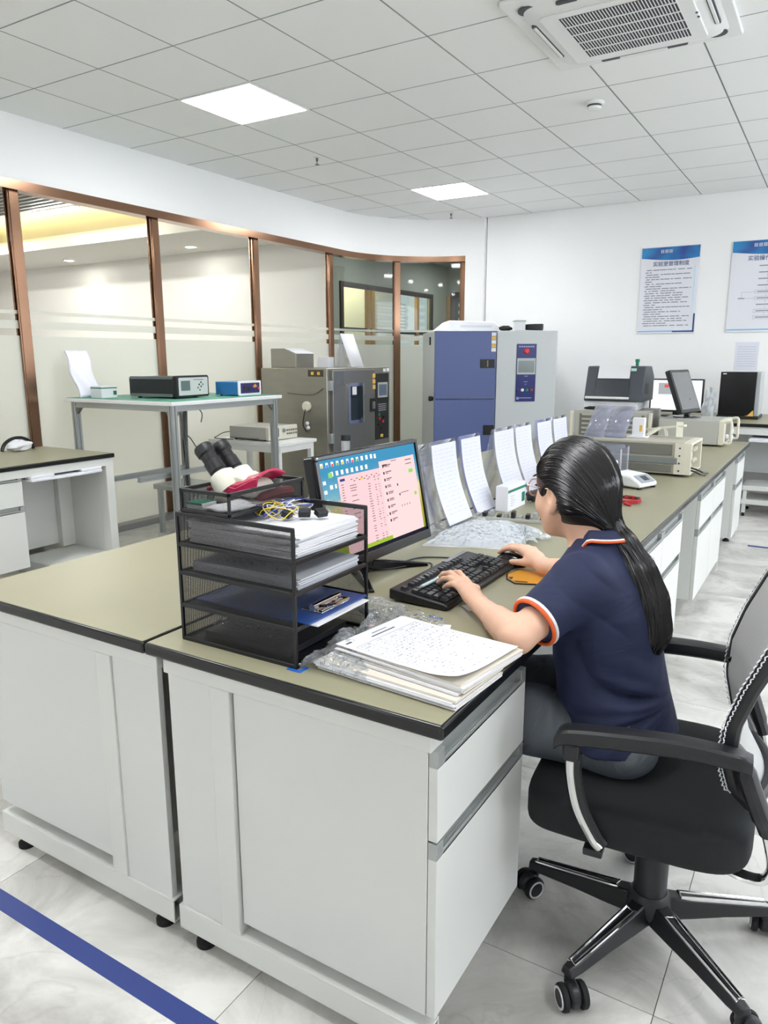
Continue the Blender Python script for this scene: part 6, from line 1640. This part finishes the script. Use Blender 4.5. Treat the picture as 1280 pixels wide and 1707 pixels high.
for s2 in (-1, 1):
    fd.ell(hp(.088, .031*s2, .006), (.012, .014, .009), HR, .008, True)
    # ear
    fd.ell(hp(-.008, .077*s2, -.016), (.021, .011, .033), HR, .005); fd.ell(hp(.000, .076*s2, -.047), (.010, .009, .012), HR, .006)
    fd.ell(hp(-.002, .090*s2, -.014), (.011, .011, .021), HR, .003, True)
# arms
fd.path([SHL, ELL, WRL], [.046, .036, .0235], .015); fd.cone(ELL+(WRL-ELL)*.2, ELL+(WRL-ELL)*.5, .0365, .031, .015)
fd.path([SHR, ELR, WRR], [.048, .037, .024], .02); fd.cone(ELR+(WRR-ELR)*.2, ELR+(WRR-ELR)*.5, .037, .032, .02)
def hand(fd, wr, kn, tips, rad, thumb, bend):
    """palm of four metacarpals, four jointed fingers arching to their tips and a thumb leaving the side of the palm"""
    wr = np.array(wr); up = np.array([0, 0, 1.0])
    for q in kn: fd.cone(wr+(np.array(q)-wr)*.12, q, .0175, .0115, .012)
    for i in range(3): fd.cone((np.array(kn[i])+wr)/2, (np.array(kn[i+1])+wr)/2, .0165, .0155, .012)
    for q, t, r_, bd in zip(kn, tips, rad, bend):
        q, t = np.array(q), np.array(t)
        j1 = q+(t-q)*.46+up*bd; j2 = q+(t-q)*.78+up*bd*.75
        fd.cone(q, j1, r_*1.16, r_*1.04, .004); fd.cone(j1, j2, r_*1.04, r_*.95, .003); fd.cone(j2, t, r_*.95, r_*.78, .003)
    a, b, c = [np.array(v) for v in thumb]
    fd.cone(a, b, .0145, .0115, .010); fd.cone(b, c, .0110, .0085, .003)
KL = [(-.772, 1.672, .826), (-.776, 1.652, .829), (-.768, 1.631, .826), (-.752, 1.613, .820)]
TL = [(-.850, 1.752, .8085), (-.868, 1.708, .8085), (-.851, 1.672, .808), (-.818, 1.640, .8075)]
hand(fd, WRL, KL, TL, [.0082, .0086, .0081, .0071], [(-.712, 1.612, .806), (-.744, 1.676, .808), (-.786, 1.712, .806)], [.014, .017, .015, .012])
KR = [(-.764, 2.046, .824), (-.766, 2.066, .826), (-.758, 2.085, .822), (-.744, 2.101, .815)]
TR = [(-.846, 2.072, .800), (-.848, 2.092, .798), (-.828, 2.110, .790), (-.792, 2.128, .782)]
hand(fd, WRR, KR, TR, [.0082, .0086, .0081, .0071], [(-.700, 2.006, .803), (-.742, 2.012, .797), (-.786, 2.026, .789)], [.010, .012, .010, .010])
body = field_obj('body', fd, SKIN, pe, 2)
NAIL = mat('fingernail', (236, 190, 178), .25, noise=.01)
for T_, K_ in ((TL, KL), (TR, KR)):
    mb = MB()
    for t, q in zip(T_, K_):
        d_ = (V3(t)-V3(q)); d_.z = 0; d_.normalize(); MB().sphere(V3(t)+Vector((0, 0, .0055))-d_*.001, (.0045, .0045, .0016), 8, 6).build('fingernail', NAIL, pe)
# eyes, brows
mb = MB()
for s2 in (-1, 1): MB().sphere(Vector(hp(.076, .031*s2, .005)), .011, 14, 10).build('eye', mat('eye_white', (236, 234, 230), .15), pe)
mb = MB()
for s2 in (-1, 1): MB().sphere(Vector(hp(.0845, .031*s2, .005)), .0048, 12, 8).build('iris', mat('iris_dark', (36, 26, 22), .1), pe)
mb = MB()
for s2 in (-1, 1): MB().tube([Vector(hp(.090-.14*abs(q), s2*(.012+q), .030+.003*math.sin(q*80))) for q in (0, .01, .02, .032, .04)], [.002, .003, .003, .0025, .001], 6).build('eyebrow', mat('brow_black', (30, 26, 26), .7), pe)
MB().tube([Vector(hp(.1000-.0006*abs(q)**1.3, q*.001, -.068)) for q in (-16, -8, 0, 8, 16)], [.001, .0028, .003, .0028, .001], 6).build('lips', mat('lip_pink', (190, 108, 104), .4), pe)
# glasses
egl = MB()
for s2 in (-1, 1): egl.tube([Vector(hp(.104-.006*abs(math.cos(a)), .032*s2+.024*math.cos(a), .0+.021*math.sin(a))) for a in [2*math.pi*i/24 for i in range(24)]], .0017, 6, closed=True)
egl.tube([Vector(hp(.105, -.009, .006)), Vector(hp(.109, 0, .009)), Vector(hp(.105, .009, .006))], .0016, 6)
for s2 in (-1, 1): egl.tube([Vector(hp(.099, .056*s2, .008)), Vector(hp(.06, .071*s2, .006)), Vector(hp(.0, .081*s2, .004)), Vector(hp(-.02, .080*s2, -.012))], .0015, 6)
eg = egl.build('eyeglasses', mat('thin_rose_metal', (196, 164, 150), .25, .6), pe)
lens = MB()
for s2 in (-1, 1): lens.add([Vector(hp(.104-.006*abs(math.cos(a)), .032*s2+.0235*math.cos(a), .0205*math.sin(a))) for a in [2*math.pi*i/24 for i in range(24)]], [tuple(range(24))])
lens.build('lenses', ACRYL, eg, recalc=False)

# hair
def hairmat():
    m, nt, b = newmat('black_hair')
    b.inputs['Base Color'].default_value = C(22, 20, 22); b.inputs['Roughness'].default_value = .36; b.inputs['Specular IOR Level'].default_value = .55
    tc = N(nt, 'ShaderNodeTexCoord'); nz = N(nt, 'ShaderNodeTexNoise'); nz.inputs['Scale'].default_value = 120; nt.links.new(tc.outputs['Object'], nz.inputs['Vector'])
    cr = N(nt, 'ShaderNodeValToRGB'); e = cr.color_ramp.elements; e[0].color = C(10, 9, 11); e[1].color = C(28, 25, 26); nt.links.new(nz.outputs['Fac'], cr.inputs[0]); nt.links.new(cr.outputs[0], b.inputs['Base Color'])
    return m
HAIR = hairmat()
TIE = np.array([-.432, 1.735, .995])
fh = Field((-.70, 1.60, .66), (-.24, 1.90, 1.225), .0034)
hc = hp(-.012, 0, .014); hr = np.array([.108, .086, .108])
fh.ell(hc, hr, HR, .005)
fh.cone(hp(-.055, 0, -.02), TIE+np.array([-.004, 0, .004]), .068, .024, .035)
fh.cone(hp(-.035, .03, -.035), TIE, .046, .022, .03); fh.cone(hp(-.035, -.03, -.035), TIE, .046, .022, .03)
fh.ell(hp(.110, 0, -.052), (.090, .105, .106), HR, .010, True)
for s2 in (-1, 1):
    fh.ell(hp(.022, .090*s2, -.064), (.050, .045, .056), HR, .008, True)
    fh.ell(hp(.004, .096*s2, -.024), (.034, .034, .034), HR, .006, True)
pony = [(-.430, 1.735, .995), (-.392, 1.728, .962), (-.352, 1.722, .905), (-.322, 1.716, .835), (-.308, 1.712, .765), (-.312, 1.710, .705)]
fh.path(pony, [.018, .026, .031, .035, .034, .014], .02)
fh.path([(q[0]+.002, q[1]+.018, q[2]) for q in pony[2:]], [.024, .028, .027, .010], .02); fh.path([(q[0]-.004, q[1]-.020, q[2]-.004) for q in pony[2:]], [.024, .028, .026, .008], .02)
hair = field_obj('hair', fh, HAIR, pe, 2)
# combed strands over the cap and down the ponytail, laid on the hair surface
gx_, gy_, gz_ = np.gradient(fh.d, fh.h)
def on_hair(P, off, it=4):
    P = np.array(P, float)
    for _ in range(it):
        q = np.clip(np.round((P-fh.lo)/fh.h).astype(int), 1, fh.n-2); i = (q[:, 0], q[:, 1], q[:, 2])
        d = fh.d[i].astype(float); g = np.stack([gx_[i], gy_[i], gz_[i]], 1); L = np.linalg.norm(g, axis=1)+1e-6
        ok = np.abs(d) < .05; P -= np.where(ok, np.clip(d-off, -.02, .02)/L, 0)[:, None]*g/L[:, None]
    for _ in range(2): P[1:-1] = .5*P[1:-1]+.25*(P[:-2]+P[2:])
    return P
mb = MB(); rs = random.Random(12)
tie_l = HR @ (TIE-hc); e_dir = tie_l/hr; e_dir = e_dir/np.linalg.norm(e_dir)
for k in range(2600):
    side = 1 if rs.random() < .72 else -1
    al = rs.uniform(0, 1)**1.15
    # hairline from the parting at the forehead round the temple to behind the ear
    s_ = np.array([np.interp(al, [0, .35, .6, .8, 1], [.86, .78, .55, .15, -.25]), side*np.interp(al, [0, .35, .6, .8, 1], [.04, .50, .80, .97, .75]), np.interp(al, [0, .35, .6, .8, 1], [.52, .40, .20, .0, -.60])])
    s_ = s_/np.linalg.norm(s_)
    m_ = np.array([np.interp(al, [0, .5, 1], [-.45, -.40, -.7]), side*np.interp(al, [0, .5, 1], [.10, .95, .70]), np.interp(al, [0, .5, 1], [1.30, .80, -.55])])*1.2
    t0 = rs.uniform(.0, .6) if rs.random() < .7 else 0; t1 = min(1.0, t0+rs.uniform(.3, .7)); pts = []
    for i in range(13):
        tt = t0+(t1-t0)*i/12; w = (1-tt)**2*s_+2*tt*(1-tt)*m_+tt*tt*e_dir; w = w/np.linalg.norm(w)
        p = hc+HR.T @ (w*hr*1.01)
        q = max(0, (tt-.45)/.55); e2 = hc+HR.T @ (e_dir*hr); pts.append(p+(TIE-e2)*q*q)
    lock = k % 7 == 0
    pts = on_hair(pts, rs.uniform(-.0030, -.0008) if lock else rs.uniform(-.0006, .0030)); wd = rs.uniform(.0036, .0060) if lock else rs.uniform(.0010, .0026)
    mb.tube([Vector(p) for p in pts], [wd*(.25+.75*math.sin(math.pi*(i+.4)/12.8)) for i in range(13)], 4)
o = mb.build('hair_strands', HAIR, hair, recalc=False); o['kind'] = 'stuff'
mb = MB(); pc = [Vector(p) for p in spline(pony, 5)]
prad = np.interp(np.linspace(0, 1, len(pc)), [0, .2, .4, .6, .8, 1], [.018, .028, .036, .044, .044, .030])
for k in range(700):
    a = rs.uniform(0, 2*math.pi); i0 = rs.randint(0, 14); i1 = rs.randint(i0+7, len(pc)+2); pts = []
    wv = rs.uniform(-.5, .5)
    for i in range(i0, min(i1, len(pc)-1)+1):
        an = a+wv*i/20; pts.append(pc[i]+Vector((math.cos(an)*.82, math.sin(an)*1.1, .15*math.cos(an)))*float(prad[i]))
    if len(pts) < 5: continue
    pts = [Vector(p) for p in on_hair([tuple(p) for p in pts], rs.uniform(-.001, .002))]
    dv = (pts[-1]-pts[-2]).normalized()
    for i in range(len(pc)-1, i1): pts.append(pts[-1]+(dv*.5+Vector((-.1, 0, -1))).normalized()*.011)
    wd = rs.uniform(.0010, .0022)
    mb.tube(pts, [wd*(.15+.85*math.sin(math.pi*(i+.3)/(len(pts)-.4))) for i in range(len(pts))], 4)
o = mb.build('ponytail_strands', HAIR, hair, recalc=False); o['kind'] = 'stuff'
tb_ = MB()
for k in range(3):
    tb_.tube([Vector(TIE)+Vector((.006*k-.004+.011*math.cos(a)*.55, .031*math.sin(a)*.9, -.006*k+.029*math.cos(a))) for a in [2*math.pi*i/20 for i in range(20)]], .0042, 6, closed=True)
ht = tb_.build('hair_tie', mat('hair_tie_rose', (176, 110, 104), .4, noise=.5, nscale=160), pe)

# shirt
def cloth(name, rgb, rough, wr, sc, fold):
    m, nt, b = newmat(name)
    b.inputs['Roughness'].default_value = rough; b.inputs['Sheen Weight'].default_value = .25; b.inputs['Sheen Tint'].default_value = C(120, 130, 200)
    b.inputs['Sheen Weight'].default_value = .12
    tc = N(nt, 'ShaderNodeTexCoord'); mp = N(nt, 'ShaderNodeMapping'); mp.inputs['Scale'].default_value = fold; nt.links.new(tc.outputs['Object'], mp.inputs[0])
    n1 = N(nt, 'ShaderNodeTexNoise'); n1.inputs['Scale'].default_value = sc; n1.inputs['Detail'].default_value = 3; n1.inputs['Distortion'].default_value = 1.0; nt.links.new(mp.outputs[0], n1.inputs['Vector'])
    bp = N(nt, 'ShaderNodeBump'); bp.inputs['Strength'].default_value = wr; bp.inputs['Distance'].default_value = .03; nt.links.new(n1.outputs['Fac'], bp.inputs['Height'])
    n2 = N(nt, 'ShaderNodeTexNoise'); n2.inputs['Scale'].default_value = 900; nt.links.new(tc.outputs['Object'], n2.inputs['Vector'])
    b2 = N(nt, 'ShaderNodeBump'); b2.inputs['Strength'].default_value = .15; b2.inputs['Distance'].default_value = .001; nt.links.new(n2.outputs['Fac'], b2.inputs['Height']); nt.links.new(bp.outputs[0], b2.inputs['Normal'])
    nt.links.new(b2.outputs[0], b.inputs['Normal'])
    mx = N(nt, 'ShaderNodeMix', data_type='RGBA'); c = C(*rgb); mx.inputs['A'].default_value = tuple(v*.85 for v in c[:3])+(1,); mx.inputs['B'].default_value = tuple(v*1.18 for v in c[:3])+(1,)
    nt.links.new(n2.outputs['Fac'], mx.inputs['Factor']); nt.links.new(mx.outputs['Result'], b.inputs['Base Color'])
    return m
POLO = cloth('navy_polo_cotton', (25, 34, 66), .75, .25, 5, (1, 1, 2.2))
fs = Field((-.66, 1.36, .44), (-.20, 2.14, 1.02), .0042)
zz = [.512, .54, .60, .68, .76, .82, .87, .905, .930, .950, .972]
fs.loft(zz, [-.385, -.388, -.395, -.407, -.420, -.434, -.444, -.450, -.452, -.452, -.450], [1.722]*7+[1.725, 1.730, 1.735, 1.736], [.145, .141, .131, .124, .123, .121, .108, .090, .074, .064, .058], [.196, .192, .172, .164, .170, .176, .170, .140, .104, .080, .066], .02)
fs.path([(-.448, 1.66, .885), SHL, SHL+(ELL-SHL)*.76], [.066, .066, .056], .035)
fs.path([(-.455, 1.81, .885), SHR, SHR+(ELR-SHR)*.70], [.066, .066, .056], .035)
# open the sleeve ends
for S_, E_ in ((SHL, ELL), (SHR, ELR)):
    d_ = (E_-S_)/np.linalg.norm(E_-S_); p0 = S_+(E_-S_)*.72
    sl, (X, Y, Z) = fs.sub(p0-.12, p0+.16)
    q = (X-p0[0])*d_[0]+(Y-p0[1])*d_[1]+(Z-p0[2])*d_[2]; r2 = np.sqrt((X-p0[0])**2+(Y-p0[1])**2+(Z-p0[2])**2)
    fs.d[sl] = np.where((q > 0) & (r2 < .10), np.maximum(fs.d[sl], q), fs.d[sl])
def folds(V):
    """diagonal drag folds fanning out from the small of the back and the bent elbow"""
    c = np.array([-.26, 1.56, .60]); x, y, z = V.T
    an = np.arctan2(z-.60, -(x+.24)); rr_ = np.hypot(z-.60, x+.24)
    m = np.exp(-((z-.60)/.13)**2)*np.clip(rr_/.08, 0, 1)
    side = np.clip((1.72-y)/.12, 0, 1)
    a1 = ((np.abs(np.sin(an*4.2+1.3*np.sin(rr_*11)))**.8-.62)*.034+np.sin(an*17+rr_*30)*.004)*m*side
    sl_ = np.clip((1.64-y)/.10, 0, 1); t = (x*.6+z*.8)*60
    a2 = (np.abs(np.sin(t*.8+9*y))**.8-.6)*.007*sl_*np.clip((z-.76)/.05, 0, 1)
    hem = np.clip((.54-z)/.06, 0, 1)*(1+np.sin(np.arctan2(y-1.72, x+.39)*11))*.003
    ctr = np.stack([np.interp(z, zz, [-.385, -.388, -.395, -.407, -.420, -.434, -.444, -.450, -.452, -.452, -.450]), np.full_like(z, 1.722)], 1)
    n = np.stack([x-ctr[:, 0], y-ctr[:, 1]], 1); n /= np.linalg.norm(n, axis=1)[:, None]+1e-6
    a1 = np.where(a1 < 0, a1*np.clip((z-.56)/.06, 0, 1), a1)
    V = V.copy(); V[:, :2] += n*(a1+a2+hem)[:, None]
    return V
sh = field_obj('polo_shirt', fs, POLO, pe, 2, folds)
ORG = mat('trim_orange', (232, 98, 40), .7, noise=.05); WHT = mat('trim_white', (238, 238, 240), .7, noise=.02)
for S_, E_, r0 in ((SHL, ELL, .0565), (SHR, ELR, .0565)):
    d_ = Vector((E_-S_)/np.linalg.norm(E_-S_)); u_, w_ = frame(d_)
    for off, m_, rr_ in ((-.004, WHT, r0+.0005), (.004, ORG, r0-.001)):
        ctr = Vector(S_+(E_-S_)*.72)+d_*off
        MB().tube([ctr+(u_*math.cos(a)+w_*math.sin(a))*rr_ for a in [2*math.pi*i/32 for i in range(32)]], .0042, 8, closed=True).build('sleeve_trim', m_, sh)
# collar: a folded band round the neck
def collar(u, v):
    a = 2*math.pi*(u*.86+.07)+math.pi
    rx, ry = .058+.020*v, .056+.022*v
    c = Vector((-.462+.006*v, 1.737, .0))
    x = c.x+rx*math.cos(a+math.pi)*-1*-1; y = c.y+ry*math.sin(a)
    back = (math.cos(a)+1)/2; q = min(1, max(0, (back-.12)/.40)); q = q*q*(3-2*q)
    return Vector((c.x+rx*math.cos(a), y, .905+.090*q-.022*v))
co = MB().grid(lambda u, v: collar(u, v), 40, 8).build('collar', POLO, sh, solid=.004)
for m_, v_ in ((WHT, .92), (ORG, 1.04)):
    MB().tube([collar(u_/40, v_)+Vector((.0, 0, .002)) for u_ in range(41)], .0030, 6).build('collar_trim', m_, sh)

# jeans and shoes
JEAN = cloth('grey_denim', (94, 100, 106), .7, .55, 7, (1.6, 1, 1))
fj = Field((-.95, 1.44, .0), (-.20, 2.0, .64), .0056)
fj.ell((-.374, 1.715, .520), (.112, .158, .075), None, .03)
for y_h, y_k in ((1.628, 1.600), (1.805, 1.830)):
    fj.path([(-.365, y_h, .532), (-.56, (y_h+y_k)/2, .525), (-.745, y_k, .520)], [.079, .074, .062], .04)
    fj.path([(-.745, y_k, .520), (-.735, y_k, .30), (-.72, y_k, .10)], [.060, .054, .048], .03)
fj.cone((-.35, 1.600, .508), (-.64, 1.585, .505), .056, .050, .035); fj.cone((-.35, 1.835, .508), (-.64, 1.845, .505), .056, .050, .035)
fj.ell((-.342, 1.61, .503), (.080, .064, .054), None, .03); fj.ell((-.342, 1.825, .503), (.080, .064, .054), None, .03)
jn = field_obj('jeans', fj, JEAN, pe, 2)
THR = mat('denim_seam', (150, 156, 160), .7)
MB().tube([(-.36-.02*i, 1.548+.002*math.sin(i), .556-.003*i) for i in range(14)], .0014, 5).build('side_seam', THR, jn)
for y_k in (1.600, 1.830):
    fsn = Field((-.98, y_k-.07, .0), (-.64, y_k+.07, .16), .005)
    fsn.path([(-.71, y_k, .055), (-.80, y_k, .045), (-.89, y_k, .035)], [.042, .042, .032], .02); fsn.cone((-.72, y_k, .10), (-.715, y_k, .06), .040, .042, .02)
    sl, (X, Y, Z) = fsn.sub((-.98, y_k-.07, -.02), (-.64, y_k+.07, .16)); fsn.d[sl] = np.maximum(fsn.d[sl], .004-Z)
    field_obj('shoe', fsn, mat('shoe_white', (214, 214, 214), .6, noise=.03), pe, 2)
